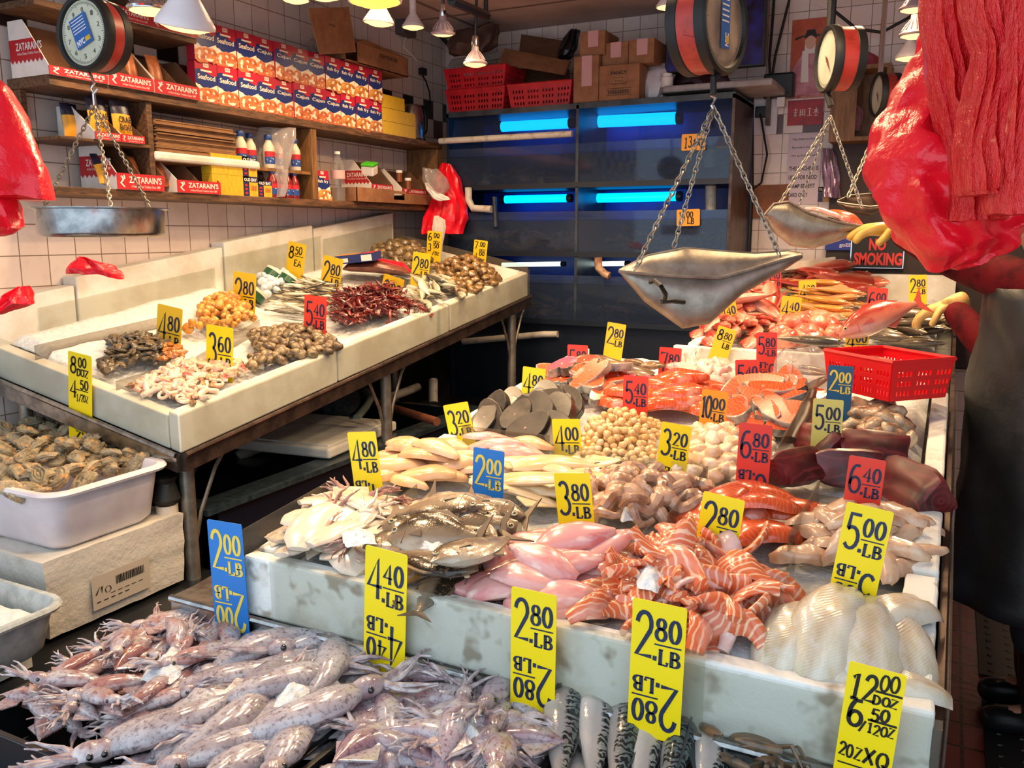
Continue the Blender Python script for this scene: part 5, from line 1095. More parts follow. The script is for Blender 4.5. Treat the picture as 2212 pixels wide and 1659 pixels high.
for k, z_ in ((0, 0),): bus_tub('small grey white plastic tub at the left picture edge', -2.6, -1.93, .98, 1.30, .55, .14, M('tub_grey', '#b5bcbc', .45, c2='#98a2a2', sc_=30, bump=.2), rim=.015)
tag(MB().box((-2.58, 1.0, .49), (-2.05, 1.28, .549)).build('foam_riser', m_foam, smooth=False), 'foam riser under the small grey white tub', 'foam box')
ice_bed(-2.56, -1.97, 1.02, 1.26, lambda x, y: .68, 'crushed_ice', 'ice in the small grey white tub')
# ================================================================ black steel pans of squid in front
def hotel_pan(x0, x1, y0, y1, zr, label, dep=.1):
    t = thing('display_pan', label, 'pan', ((x0 + x1) / 2, (y0 + y1) / 2, zr - dep)); lx, ly = (x1 - x0) / 2, (y1 - y0) / 2; b = MB()
    def r(a, c_, z): return [(-a, -c_, z), (a, -c_, z), (a, c_, z), (-a, c_, z)]
    b.loft([r(lx - .02, ly - .02, 0), r(lx - .012, ly - .012, dep - .004), r(lx - .002, ly - .002, dep - .004), r(lx - .002, ly - .002, dep), r(lx - .014, ly - .014, dep), r(lx - .022, ly - .022, .004)]); o = b.build('pan_shell', m_black, t, smooth=False); bevel(o, .003)
hotel_pan(-1.525, -1.215, .80, 1.25, .75, 'black pan of small reddish squid, leftmost of the pans')
hotel_pan(-1.205, -.885, .80, 1.25, .75, 'black pan of long grey squid, second of the pans')
hotel_pan(-.875, -.545, .80, 1.25, .75, 'black pan of purple squid next to the mackerel')
hotel_pan(-.535, -.24, .80, 1.25, .75, 'black pan holding the striped mackerel')
hotel_pan(-.23, .05, .80, 1.25, .75, 'black pan with crabs at the right front')
t = thing('pan_counter', 'black counter carrying the squid and mackerel pans', 'counter', (-.73, 1.0, 0)); b = MB(); b.box((-.83, -.24, 0), (.8, .24, .648)); b.build('counter_body', m_black, t, smooth=False)
# ================================================================ seafood shapes
from mathutils import Euler, Quaternion
def nz(x, y, z=0): return noise.noise(V((x, y, z)))
def shell_mesh(name, m, a, b_, c, seed=0, ridge=.0, lump=0, beak=.3, n=16, k=10, seam=.12):
    bld = MB(); rings = []
    for i in range(k + 1):
        ph = -pi / 2 + pi * min(max(i / k, .03), .97); rg = []
        for j in range(n):
            th = 2 * pi * j / n; x, y = cos(th), sin(th); r = cos(ph) ** .8; zz = sin(ph)
            pin = 1 - seam * math.exp(-(ph / .18) ** 2); d = r * 9
            p = V((x * r * a * (1 + beak * .5 * max(0, x) ** 3) * pin, y * r * b_ * (1 - beak * .5 * max(0, x)) * pin, zz * c * (1 + ridge * sin(d * 2.2 + nz(x * 2, y * 2, seed) * 3))))
            p += noise.noise_vector(p / a * 1.6 + V((seed * 5.3, 0, 0))) * lump * a
            rg.append(p)
        rings.append(rg)
    bld.loft(rings); return bld.mesh(name, m, ang=1.2)
def loft_path(pts, ws, hs, n=12, b=None, m=0, tw=None):
    """sweep of a flattened oval: ws across (horizontal), hs vertical"""
    b = b or MB(); pts = [V(p) for p in pts]; rings = []
    for i, p in enumerate(pts):
        t = (pts[min(i + 1, len(pts) - 1)] - pts[max(i - 1, 0)]).normalized(); s_ = t.cross(V((0, 0, 1)))
        s_ = s_.normalized() if s_.length > .05 else V((0, 1, 0)); u = s_.cross(t)
        a = tw[i] if tw else 0; s2 = s_ * cos(a) + u * sin(a); u2 = u * cos(a) - s_ * sin(a)
        rings.append([p + s2 * cos(2 * pi * j / n) * ws[i] + u2 * sin(2 * pi * j / n) * hs[i] for j in range(n)])
    return b.loft(rings, m)
def fish_mat(name, back, side, belly, H, stripes=None, spots=None, r=.25, yellow=None):
    t = NT(name); ov = t.obj(); sp = t.n('SeparateXYZ'); t.l(ov, sp.inputs[0])
    y = t.math('ADD', t.math('DIVIDE', sp.outputs[1], H), t.math('MULTIPLY', t.math('SUBTRACT', t.noise(ov, 30, 3), .5), .35))
    c = t.mix(t.ramp(y, -.42, -.1), srgb(belly), srgb(side)); c = t.mix(t.ramp(y, .05, .3), c, srgb(back))
    if stripes:
        w_ = t.n('TexWave', wave_type='BANDS', bands_direction='X'); t.l(ov, w_.inputs[0]); w_.inputs['Scale'].default_value = stripes[0]; w_.inputs['Distortion'].default_value = 9; w_.inputs['Detail'].default_value = 2; w_.inputs['Detail Scale'].default_value = 2.5
        c = t.mix(t.math('MULTIPLY', t.ramp(w_.outputs[1], .5, .62), t.ramp(y, .02, .1)), c, srgb(stripes[1]))
    if spots: c = t.mix(t.math('MULTIPLY', t.ramp(t.noise(ov, spots[0], 2), .58, .68), .8), c, srgb(spots[1]))
    oi = t.n('ObjectInfo'); hs = t.n('HueSaturation'); t.l(c, hs.inputs['Color']); t.l(t.math('ADD', t.math('MULTIPLY', oi.outputs['Random'], .35), .82), hs.inputs['Value']); t.base(hs.outputs[0])
    vo = t.n('TexVoronoi'); t.l(ov, vo.inputs[0]); vo.inputs['Scale'].default_value = 220; t.bump(vo.outputs[0], .12, .002)
    t.set(Roughness=r, Coat_Weight=.3, Coat_Roughness=.12, Metallic=.15); return t.m
m_eye = M('fish_eye', '#0c0c0c', .1, coat=1); m_eyew = M('fish_eye_ring', '#c7b98e', .2)
PROF = [(0, .04), (.05, .3), (.12, .6), (.22, .88), (.35, 1), (.5, .97), (.65, .78), (.78, .5), (.88, .28), (.95, .2)]
def fish(name, L_, H_, W_, m, fin, bend=0, seed=0, fork=True, dors=True):
    """fish lying on its side: x along, y up its back, z its thickness; returns an Empty with parts"""
    b = MB(); rings = []
    cy = lambda s_: bend * sin(pi * s_) * L_
    for s_, h in PROF:
        w_ = min(1, h * 1.1) if s_ < .5 else h
        rings.append([(s_ * L_ - L_ / 2, H_ / 2 * h * sin(a) + cy(s_) - .02 * H_ * (s_ < .1), W_ / 2 * w_ * (abs(cos(a)) ** .8) * (1 if cos(a) > 0 else -1)) for a in [2 * pi * j / 14 for j in range(14)]])
    b.loft(rings)
    g = MB(); x = .45 * L_; e = .0016
    tl = [(x - .02 * L_, .1 * H_), (x + .12 * L_, .5 * H_), (x + .06 * L_, 0 if fork else .3 * H_), (x + .12 * L_, -.5 * H_), (x - .02 * L_, -.1 * H_)]
    g.prism([(p, q + cy(.95), -e) for p, q in tl], (0, 0, 2 * e))
    d = MB()
    if dors: d.prism([(-.18 * L_, .44 * H_ + cy(.3), -e), (-.1 * L_, .58 * H_ + cy(.35), -e), (.1 * L_, .52 * H_ + cy(.6), -e), (.28 * L_, .3 * H_ + cy(.8), -e), (.1 * L_, .36 * H_ + cy(.6), -e)], (0, 0, 2 * e))
    d2 = MB(); d2.prism([(.02 * L_, -.42 * H_ + cy(.5), -e), (.12 * L_, -.58 * H_ + cy(.6), -e), (.24 * L_, -.3 * H_ + cy(.7), -e)], (0, 0, 2 * e))
    pfs = []; es = []
    for s_ in (-1, 1): pf = MB(); pfs.append(pf.prism([(-.22 * L_, -.1 * H_ + cy(.28), s_ * W_ * .47), (-.1 * L_, .0 + cy(.3), s_ * W_ * .56), (-.08 * L_, -.16 * H_ + cy(.3), s_ * W_ * .54)], (0, 0, s_ * .001)).mesh('pectoral_fin', fin))
    for s_ in (-1, 1): ey = MB(); ey.ball((-.41 * L_, .08 * H_ + cy(.1), s_ * W_ * .3), (.034 * H_ + .003, .034 * H_ + .003, .003), 1, 10, 6); ey.ball((-.41 * L_, .08 * H_ + cy(.1), s_ * (W_ * .3 + .0015)), (.022 * H_ + .002, .022 * H_ + .002, .0025), 0, 10, 6); es.append(ey.mesh('eye', [m_eye, m_eyew]))
    gs = []
    for s_ in (-1, 1): gs.append(MB().tube([(-.3 * L_ + .03 * L_ * cos(q), .3 * H_ * sin(q) + cy(.2), s_ * W_ * (.47 - .06 * abs(sin(q)))) for q in (-1.1, -.5, 0, .5, 1.1)], .0012, 4).mesh('gill', fin))
    return dict(body=(b.mesh('body', m)), tail_fin=g.mesh('tail_fin', fin), dorsal_fin=[d.mesh('dorsal_fin', fin)] if dors else [], anal_fin=d2.mesh('anal_fin', fin), pectoral_fin=pfs, eye=es, gill=gs)
def inst(name, parts, label, cat, group, mx, keys=None):
    """a thing of one or several parts, placed by matrix"""
    if isinstance(parts, dict):
        t = bpy.data.objects.new(name, None); t.empty_display_size = .02; col.objects.link(t)
        for k, me in parts.items():
            if keys is None or k in keys:
                for q in (me if isinstance(me, list) else [me]): put(k, q, t)
    else: t = put(name, parts)
    t.matrix_world = mx; return tag(t, label, cat, group)
def quadpts(px, surf, dz=0): return [surf(u, v, dz) for u, v in px]
def poisson(n, q, r_):
    pts = []
    for i in range(n):
        best = None
        for c in range(9):
            s_, t_ = r_.random(), r_.random(); d = min([(s_ - a) ** 2 + (t_ - b_) ** 2 for a, b_ in pts] or [9])
            if best is None or d > best[0]: best = (d, s_, t_)
        pts.append(best[1:])
    return pts
def pile(name, protos, n, px, surf, label, cat, group, mound=.03, layers=2, yaw=None, tilt=.3, pitch=0, dz=0, seed=1, scale=(.9, 1.1), keys=None, step=.5, flip=False, edge=.6, shrink=.18):
    """heap of separate pieces over the quad seen through px (TL, TR, BR, BL) on a display surface"""
    r_ = random.Random(seed); Q = quadpts(px, surf); nrm = (Q[1] - Q[0]).cross(Q[2] - Q[1]).normalized(); nrm = nrm if nrm.z > 0 else -nrm; k_ = 0; out = []
    for l in range(layers):
        m = max(1, round(n * (1 - .28 * l) / sum(1 - .28 * i for i in range(layers)))); sh = shrink * l
        for s_, t_ in poisson(m, Q, r_):
            s_, t_ = .5 + (s_ - .5) * (1 - sh), .5 + (t_ - .5) * (1 - sh)
            p = (Q[0] * (1 - s_) + Q[1] * s_) * (1 - t_) + (Q[3] * (1 - s_) + Q[2] * s_) * t_
            h = mound * (max(0, sin(pi * s_) * sin(pi * t_)) ** edge) * (l + step) / layers
            R_ = Euler((r_.uniform(-tilt, tilt) + pitch, r_.uniform(-tilt, tilt), 0)).to_matrix().to_4x4(); yw = r_.uniform(0, 2 * pi) if yaw is None else yaw[0] + r_.uniform(-yaw[1], yaw[1])
            if flip and r_.random() < .5: yw += pi
            rz = Matrix.Rotation(yw, 4, 'Z'); al = V((0, 0, 1)).rotation_difference(nrm).to_matrix().to_4x4()
            mx = Matrix.Translation(p + V((0, 0, h + dz))) @ al @ (rz @ R_ if not pitch else R_ @ rz) @ Matrix.Scale(r_.uniform(*scale), 4)
            pr = protos[k_ % len(protos)] if k_ < len(protos) else r_.choice(protos); lb = label[protos.index(pr) % len(label)] if isinstance(label, list) else label
            gp = group[protos.index(pr) % len(group)] if isinstance(group, list) else group
            out.append(inst(name if isinstance(name, str) else name[protos.index(pr)], pr, lb, cat, gp, mx, keys)); k_ += 1
    return out
def Z(z): return lambda u, v, dz=0: at_z(u, v, z + dz)
# ---------------------------------------------------------------- oysters in the tub
m_oys = M('oyster_shell', '#b5a587', .55, c2='#6e6350', sc_=38, lo=.4, hi=.7, bump=.9, bsc=70, bd=.008, rn='#8f8468', c3='#c99a63', sc3=28)
om = [shell_mesh('oyster', m_oys, .045 + .006 * (i % 3), .029 + .004 * (i % 2), .013 + .003 * (i % 2), seed=i, ridge=.35, lump=.16, n=26, k=18, seam=.06) for i in range(6)]
pile('oyster', om, 125, [(-90, 925), (250, 905), (325, 985), (10, 1075)], Z(.905), 'rough grey brown oyster in the white bus tub', 'oyster', 'oysters in the white tub', mound=.1, layers=4, tilt=.8, dz=-.025, seed=2, scale=(.75, 1.1), shrink=.08)
# ---------------------------------------------------------------- shellfish table
m_clam = M('clam_shell', '#6a5338', .35, c2='#3a2e22', sc_=60, bump=.3, bsc=200, rn='#94805c', coat=.3)
m_clamb = M('big_clam', '#6f5a3d', .35, c2='#3f3222', sc_=40, bump=.3, bsc=150, rn='#87704a', coat=.3); m_clamf = M('tan_clam', '#7a5a33', .3, c2='#4a341e', sc_=40, rn='#9c7a48', coat=.4)
cl = [shell_mesh('clam', m_clam, .021, .025, .0135, seed=i, ridge=.06, lump=.06, n=14, k=9) for i in range(3)]
cb = [shell_mesh('clam', m_clamb, .036, .042, .024, seed=i, ridge=.06, lump=.06) for i in range(2)]
cf = [shell_mesh('clam', m_clamf, .026, .031, .0165, seed=i, ridge=.05, lump=.05, n=14, k=9) for i in range(3)]
pile('clam', cl, 150, [(540, 722), (690, 705), (735, 760), (545, 800)], L, 'small brown clam on the ice behind the red 5.40 card', 'clam', 'small brown clams', mound=.04, layers=3, tilt=.7, dz=.01, seed=3, shrink=.15)
pile('clam', cf, 130, [(930, 580), (1030, 572), (1088, 612), (1000, 640)], L, 'tan clam in the heap at the far end of the shellfish table', 'clam', 'tan clams', mound=.09, layers=3, tilt=.7, dz=.012, seed=4)
pile('clam', cb, 40, [(800, 545), (900, 538), (930, 572), (850, 592)], L, 'large round clam behind the 2.80 card at the far wall', 'clam', 'large round clams', mound=.07, layers=2, tilt=.7, dz=.02, seed=5)
m_mus = M('mussel_shell', '#5d5546', .35, c2='#332d26', sc_=45, rn='#8a7452', coat=.35, bump=.3, bsc=120); m_muso = M('mussel_meat', '#b8722e', .3, c2='#8a4f22', sc_=40, coat=.4)
mu = [shell_mesh('mussel', m_mus, .032, .017, .007, seed=i, ridge=.1, lump=.15, beak=.6, n=14, k=8) for i in range(4)]
muo = shell_mesh('mussel_meat', m_muso, .022, .013, .008, seed=9, lump=.3)
pile('mussel', mu, 125, [(245, 732), (330, 725), (395, 770), (215, 805)], L, 'greenish brown half shell mussel on the ice by the 4.80 card', 'mussel', 'half shell mussels', mound=.04, layers=3, tilt=.6, dz=.004, seed=6, scale=(.7, 1.1))
pile('mussel_meat', [muo], 16, [(345, 745), (380, 755), (400, 775), (350, 785)], L, 'orange mussel meat at the edge of the half shell mussels', 'mussel meat', 'orange mussel meats', mound=.02, layers=1, dz=.012, seed=7)
# mixed seafood
m_sq = M('squid_white', '#ddcdb9', .3, c2='#c7ab94', sc_=30, coat=.4, sss=.1); m_sur = M('surimi_red', '#c9302c', .35, c2='#e0d3c8', sc_=25); m_mixb = M('mixed_brown', '#9a7450', .35, c2='#6b4c33', sc_=50, coat=.3, rn='#c29a72'); m_pinks = M('shrimp_pink', '#d99070', .3, c2='#e2bfa5', sc_=40, coat=.4)
def seg(m, name, L_=.045, r=.009, curl=.4):
    pts = [(cos(curl * k) * L_ / max(curl, .2) / 5 * 2 - L_ / max(curl, .2) / 5 * 2, sin(curl * k) * L_ / max(curl, .2) / 2.5, 0) for k in range(-2, 3)]; return MB().tube(pts, [r * .8, r, r, r, r * .8], 10).mesh(name, m)
ring_ = MB().torus((0, 0, 0), .014, .0055, n=14, k=8).mesh('squid_ring', m_sq); bar = MB().box((-.024, -.008, -.006), (.024, .008, .003)).box((-.024, -.008, .003), (.024, .008, .0065), 1).mesh('crab_stick', [m_sq, m_sur], smooth=False)
mixp = [seg(m_sq, 'squid_piece', .05, .0095, .15), ring_, bar, seg(m_pinks, 'shrimp', .03, .008, .6), shell_mesh('mussel_meat', m_mixb, .016, .01, .008, 3, lump=.4), seg(m_sq, 'squid_piece', .03, .011, .3)]
pile(['squid_piece', 'squid_ring', 'crab_stick', 'shrimp', 'mussel_meat', 'squid_piece'], mixp + [mixp[0], mixp[5], mixp[4], mixp[3], mixp[0]], 250, [(380, 785), (552, 780), (425, 878), (280, 838)], L, ['white squid piece in the mixed seafood heap', 'white squid ring in the mixed seafood heap', 'red and white crab stick in the mixed seafood heap', 'pink shrimp in the mixed seafood heap', 'brown shellfish meat in the mixed seafood heap', 'stubby white squid piece in the mixed seafood heap'], 'seafood', ['white squid pieces in the mix', 'squid rings in the mix', 'crab sticks in the mix', 'shrimps in the mix', 'brown meats in the mix', 'stubby squid pieces in the mix'], mound=.024, layers=3, tilt=.5, dz=.004, seed=8)
# golden roe lumps
m_roe = M('golden_roe', '#d69a3f', .35, c2='#a8651f', sc_=45, rn='#e0b565', bump=.5, bsc=120, coat=.3, sss=.1)
ro = []
for i in range(4):
    b = MB(); q = random.Random(i)
    for k in range(8): b.ball((q.uniform(-.025, .025), q.uniform(-.02, .02), q.uniform(0, .02)), q.uniform(.01, .018), 0, 9, 6)
    me = b.mesh('roe_lump', m_roe); ro.append(rough(me, .006, 40, i))
pile('roe_lump', ro, 48, [(440, 668), (505, 650), (548, 702), (420, 720)], L, 'golden roe lump in the heap beside the 3.60 card', 'fish roe', 'golden roe lumps', mound=.052, layers=3, tilt=.8, dz=.01, seed=9, scale=(.8, 1.25))
# slender fish, crawfish, small silver fish
m_smelt = fish_mat('smelt_skin', '#4b4538', '#9a9078', '#d1c8b2', .02); m_fin = M('fin', '#6a6050', .4, alpha=.85)
sm_ = [fish('smelt', .15, .02, .014, m_smelt, m_fin, bend=.06 * (i - 1), seed=i, dors=False) for i in range(3)]
pile('smelt', sm_, 50, [(625, 628), (700, 612), (752, 655), (610, 690)], L, 'slender grey fish in the heap behind the red 5.40 card', 'fish', 'slender grey fish', mound=.06, layers=3, yaw=(.5, .7), tilt=.25, dz=.01, seed=10, keys=('body', 'tail_fin'), flip=True)
m_craw = M('crawfish_red', '#640e10', .35, c2='#36080b', sc_=40, rn='#821c14', coat=.4, bump=.3)
def crawfish(i):
    b = MB(); loft_path([(-.02, 0, .01), (0, 0, .012), (.02, 0, .012), (.035, 0, .008), (.05, .004 * i, .004), (.06, .006 * i, 0)], [.006, .0105, .0105, .009, .008, .004], [.006, .01, .01, .007, .005, .002], 8, b)
    b.prism([(.055, -.012, 0), (.075, -.014, -.002), (.078, .014, -.002), (.055, .012, 0)], (0, 0, .002))
    for s_ in (-1, 1):
        b.tube([(-.015, s_ * .008, .008), (-.035, s_ * .022, .012), (-.05, s_ * .014, .01)], [.0035, .004, .005], 6); b.ball((-.064, s_ * .012, .01), (.016, .007, .005), 0, 7, 5); b.tube([(-.07, s_ * .015, .01), (-.09, s_ * .01, .011)], [.003, .0008], 5)
        b.tube([(-.02, s_ * .003, .014), (-.06, s_ * .03, .03), (-.085, s_ * .06, .02)], [.001, .0008, .0004], 4)
        for k in range(4): b.tube([(-.008 + .009 * k, s_ * .009, .006), (-.01 + .012 * k, s_ * .028, .014), (-.014 + .016 * k, s_ * .042, -.004)], [.002, .0016, .0006], 4)
    return b.mesh('crawfish', m_craw)
cw = [crawfish(i) for i in (-1, 0, 2)]
pile('crawfish', cw, 105, [(742, 660), (830, 640), (905, 672), (708, 708)], L, 'dark red crawfish in the heap behind the red 5.40 card', 'crawfish', 'dark red crawfish', mound=.085, layers=4, tilt=.6, dz=.012, seed=11, shrink=.14)
m_sil = fish_mat('silver_skin', '#4a4a42', '#b3ab98', '#e0dccf', .045, r=.2)
sv = [fish('silver_fish', .19, .042, .022, m_sil, m_fin, bend=.05 * (i - 1), seed=i) for i in range(3)]
pile('silver_fish', sv, 26, [(880, 620), (955, 600), (1000, 640), (910, 672)], L, 'small silver fish between crawfish and tan clams', 'fish', 'small silver fish', mound=.06, layers=3, yaw=(-.7, .5), tilt=.25, dz=.012, seed=12, keys=('body', 'tail_fin', 'dorsal_fin', 'eye'), flip=True)
# red bag of frozen food with a blue box on it, round tins, ice lumps
def Lm(u, v, h=.0): return L(u, v, h)
p = Lm(815, 592); t = thing('frozen_bag', 'red and brown bag of frozen food lying under the blue box', 'food bag', p, (0, .1, .6)); b = MB(); loft_path([(-.17, 0, .01), (-.14, 0, .025), (0, 0, .04), (.13, 0, .03), (.17, 0, .012)], [.07, .1, .11, .1, .07], [.006, .025, .035, .026, .006], 16, b); b.build('bag_body', M('frozen_brown', '#7a4434', .3, c2='#5a2d24', sc_=30, bump=.4), t)
b = MB(); loft_path([(-.1, .02, .048), (0, .02, .054), (.12, .02, .046), (.165, .02, .024)], [.07, .085, .08, .05], [.028, .026, .026, .012], 16, b); b.build('red_print', m_bagred, t); MB().text('Shrimp', (-.06, -.02, .0815), (.1, 0, .0), (0, .05, 0), bold=.02).build('lettering', m_paper, t, smooth=False)
p = Lm(775, 565, .075); t = thing('fry_mix_box', 'blue box with red top lying flat on the frozen food bag', 'box', p, (.08, -.1, .25)); MB().box((-.1, -.06, 0), (.1, .06, .04)).build('carton', m_fblue, t, smooth=False); b = MB(); b.quad((-.1, -.055, .0405), (.11, 0, 0), (0, .11, 0), 0); b.quad((.03, -.058, .0405), (.07, 0, 0), (0, .116, 0), 1); b.quad((-.07, -.0605, .006), (.04, 0, 0), (0, 0, .02), 2); b.quad((.04, -.0605, .004), (.055, 0, 0), (0, 0, .03), 2); b.build('box_print', [m_shr2, m_fred, m_paper], t, smooth=False)
m_tin = M('tin_green', '#1e4f35', .35, bump=.1); m_tinw = M('tin_lid', '#d2cdbf', .35)
for k, (u, v, lab) in enumerate(((595, 592, 'green and white round tin, far one, tilted in the ice'), (628, 604, 'green and white round tin, near one, tilted in the ice'), (552, 632, 'green round tin half hidden behind a 2.80 card'))):
    t = thing('round_tin', lab, 'tin', Lm(u, v, .03), (-.5, .55, .3)); MB().lathe([(.05, -.03), (.052, -.028), (.052, .0)], 28).build('tin_body', m_tin, t); MB().lathe([(.054, 0), (.054, .012), (.05, .014), (.01, .013)], 28).build('lid', m_tinw, t)
m_icel = M('ice_lump', '#dfe3e6', .15, c2='#b9c6cf', sc_=30, bump=.3, sss=.1)
def lump(i, r=.02):
    b = MB(); b.ball((0, 0, 0), (r * 1.2, r, r * .8), 0, 10, 7); return rough(b.mesh('ice_lump', m_icel), r * .35, 1 / r * .6, i)
il = [lump(i) for i in range(3)]
pile('ice_lump', il, 34, [(560, 600), (615, 590), (650, 625), (575, 640)], L, 'rough ice lump beside the green tins', 'ice', 'ice lumps by the tins', mound=.03, layers=2, tilt=1, dz=.01, seed=13)
# ---------------------------------------------------------------- fish stand: row one
m_sqw = M('squid_mantle_white', '#cfc0ac', .22, c2='#b59a88', sc_=14, lo=.5, hi=.75, coat=.4, sss=.15, rn='#d8cbb8'); m_sqpk = M('tentacle_pink', '#b08478', .3, c2='#7e5550', sc_=40, coat=.4)
def mantle(L_, r, fl=.55, curl=.1, m=m_sqw, fin=True):
    b = MB(); k = 9; pts = [(L_ * (i / (k - 1) - .5), curl * L_ * sin(pi * i / (k - 1)), .12 * L_ * sin(pi * i / (k - 1)) * .3) for i in range(k)]; ws = [r * (.55, .92, 1, .98, .92, .8, .6, .33, .06)[i] for i in range(k)]; loft_path(pts, ws, [x * fl for x in ws], 14, b); d = dict(mantle=b.mesh('mantle', m))
    if fin:
        f = MB(); f.prism([(L_ * .46, r * .1 , 0), (L_ * .22, r * 1.55, 0), (L_ * .05, r * .75, 0), (L_ * .05, -r * .75, 0), (L_ * .22, -r * 1.55, 0), (L_ * .46, -r * .1, 0)], (0, 0, .003)); d['fin'] = rough(f.mesh('fin', m), .004, 40)
    return d
def tent(L_, r, n_, m, seed, eye=None):
    q = random.Random(seed); b = MB()
    for k in range(n_):
        a0 = q.uniform(-.6, .6); pts = []; x, y, z = 0, 0, 0
        for i in range(7): pts.append((x, y, z)); a0 += q.uniform(-.5, .5); x -= cos(a0) * L_ / 7; y += sin(a0) * L_ / 7; z = max(-.01, z + q.uniform(-.006, .006))
        b.tube(pts, [r * (1 - .8 * i / 6) for i in range(7)], 6)
    return b.mesh('tentacles', m)
tube = [mantle(.2, .04, .26, .12), mantle(.17, .036, .28, -.15), mantle(.14, .038, .25, .05)]
pile('squid_tube', tube, 30, [(720, 1090), (870, 1105), (780, 1225), (590, 1190)], S, 'cleaned white squid tube heaped behind the foam front and blue 2.00 card', 'squid', 'cleaned white squid tubes', mound=.065, layers=3, tilt=.25, dz=.008, seed=14)
tn = [tent(.09, .006, 7, m_sqpk, i) for i in range(2)] + [tent(.08, .007, 6, m_sq, 5)]
pile('squid_tentacles', tn, 14, [(745, 1100), (860, 1110), (770, 1215), (640, 1190)], S, 'bunch of squid tentacles among the cleaned white tubes', 'squid', 'squid tentacle bunches', mound=.06, layers=1, tilt=.4, dz=.03, seed=15)
# silver butterfish
m_but = fish_mat('butterfish_skin', '#2f261d', '#85745f', '#b5a894', .085, spots=(90, '#8a6a4c'), r=.2)
bf = [fish('butterfish', .2, .1, .036, m_but, M('fin_brown', '#6e5a45', .4), bend=.04 * (i - 1), seed=i) for i in range(3)]
pile('butterfish', bf, 18, [(930, 1120), (1085, 1135), (985, 1265), (820, 1240)], S, 'silver brown butterfish heaped behind the 4.40 card', 'fish', 'silver butterfish', mound=.07, layers=3, tilt=.3, dz=.02, seed=17, pitch=.4, yaw=(.3, .7), flip=True)
def one_fish(parts, name, u, v, surf, dz, yaw, label, cat='fish', group=None, roll=0, pitch=0, s=1):
    p = surf(u, v, dz); return inst(name, parts, label, cat, group, Matrix.Translation(p) @ Matrix.Rotation(yaw, 4, 'Z') @ Matrix.Rotation(pitch, 4, 'Y') @ Matrix.Rotation(roll, 4, 'X') @ Matrix.Scale(s, 4))
one_fish(bf[1], 'butterfish', 935, 1212, S, .05, 3.1, 'butterfish on top of the heap right behind the 4.40 card, tail over the foam')
one_fish(bf[0], 'butterfish', 1020, 1185, S, .075, 1.2, 'butterfish with a clear round eye facing the front, on top of the heap')
one_fish(bf[2], 'butterfish', 935, 1268, S, .0, -1.5, 'butterfish tail hanging over the foam front beside the 4.40 card', pitch=.4, s=.72)
# fillets
def fillet(L_, W_, T_, m, seed=0, droop=.1, pinch=.35, name='fillet', ex=(.55, .8)):
    b = MB(); k = 12; n = 16; rings = []; q = seed * 3.7
    for i in range(k + 1):
        s_ = i / k; w_ = W_ / 2 * (sin(pi * min(max(s_, .03), .97)) ** (ex[0] if s_ < .5 else ex[1])) * (1 + .15 * nz(s_ * 4, q)); th = T_ * (sin(pi * min(max(s_, .02), .98)) ** .4); cy = .12 * W_ * nz(s_ * 2.5, q + 9); cz = -droop * L_ * (s_ - .5) ** 2 * 2 + .03 * L_ * nz(s_ * 3, q + 4)
        rings.append([(s_ * L_ - L_ / 2, cy + w_ * cos(a) * (1 + .06 * nz(s_ * 9, cos(a) * 3, q)), cz + (th * (abs(sin(a)) ** .7) * (1 - pinch * math.exp(-(cos(a) / .18) ** 2) * .5) if sin(a) > 0 else th * .25 * sin(a)) - droop * W_ * cos(a) ** 2 * .6) for a in [2 * pi * j / n for j in range(n)]])
    b.loft(rings); return b.mesh(name, m, ang=1.2)
m_pk = M('pink_fillet', '#d89a97', .25, c2='#c9686c', sc_=11, lo=.52, hi=.75, coat=.5, sss=.2, rn='#e0aca4', stretch=(1, 2.5, 1), c3='#e3c4ba', sc3=16); m_bei = M('beige_fillet', '#ddb489', .28, c2='#cf9f72', sc_=10, coat=.4, sss=.15, rn='#e2c29c', stretch=(1, 3, 1)); m_tub2 = M('squid_tube_cream', '#dcbd8c', .22, c2='#e2cfae', sc_=10, coat=.5, sss=.15)
pf_ = [fillet(.2, .085, .018, m_pk, i) for i in range(4)]
pile('pink_fillet', pf_, 24, [(1140, 1155), (1340, 1205), (1245, 1345), (1020, 1285)], S, 'translucent pink fillet in the front heap behind a 2.80 card', 'fillet', 'translucent pink fillets', mound=.075, layers=4, yaw=(.5, .6), tilt=.15, dz=.004, seed=18, flip=True, scale=(.75, .95), pitch=.3)
bg_ = [fillet(.15, .075, .018, m_bei, i + 5) for i in range(4)]
pile('beige_fillet', bg_, 26, [(850, 985), (1010, 975), (1010, 1050), (795, 1040)], S, 'beige fish fillet in the second row behind the white squid', 'fillet', 'beige fillets', mound=.075, layers=4, yaw=(.3, .5), tilt=.15, dz=.004, seed=19, flip=True)
tb2 = [mantle(.24, .035, .4, .05 * i, m_tub2) for i in (-1, 1)]
pile('squid_tube', tb2, 16, [(1095, 1018), (1270, 1022), (1240, 1095), (1090, 1080)], S, 'big cream squid tube between the blue and 3.80 cards', 'squid', 'big cream squid tubes', mound=.04, layers=3, yaw=(.3, .35), tilt=.15, dz=.01, seed=20, flip=True)
pile('beige_fillet', [fillet(.16, .07, .018, m_pk, 30), fillet(.15, .07, .018, m_bei, 31)], 4, [(1040, 970), (1150, 975), (1150, 1000), (1050, 1000)], S, 'pale pink fillet lying before the dark steaks', 'fillet', 'pale fillets by the dark steaks', mound=.03, layers=1, yaw=(.2, .3), dz=.03, seed=21)
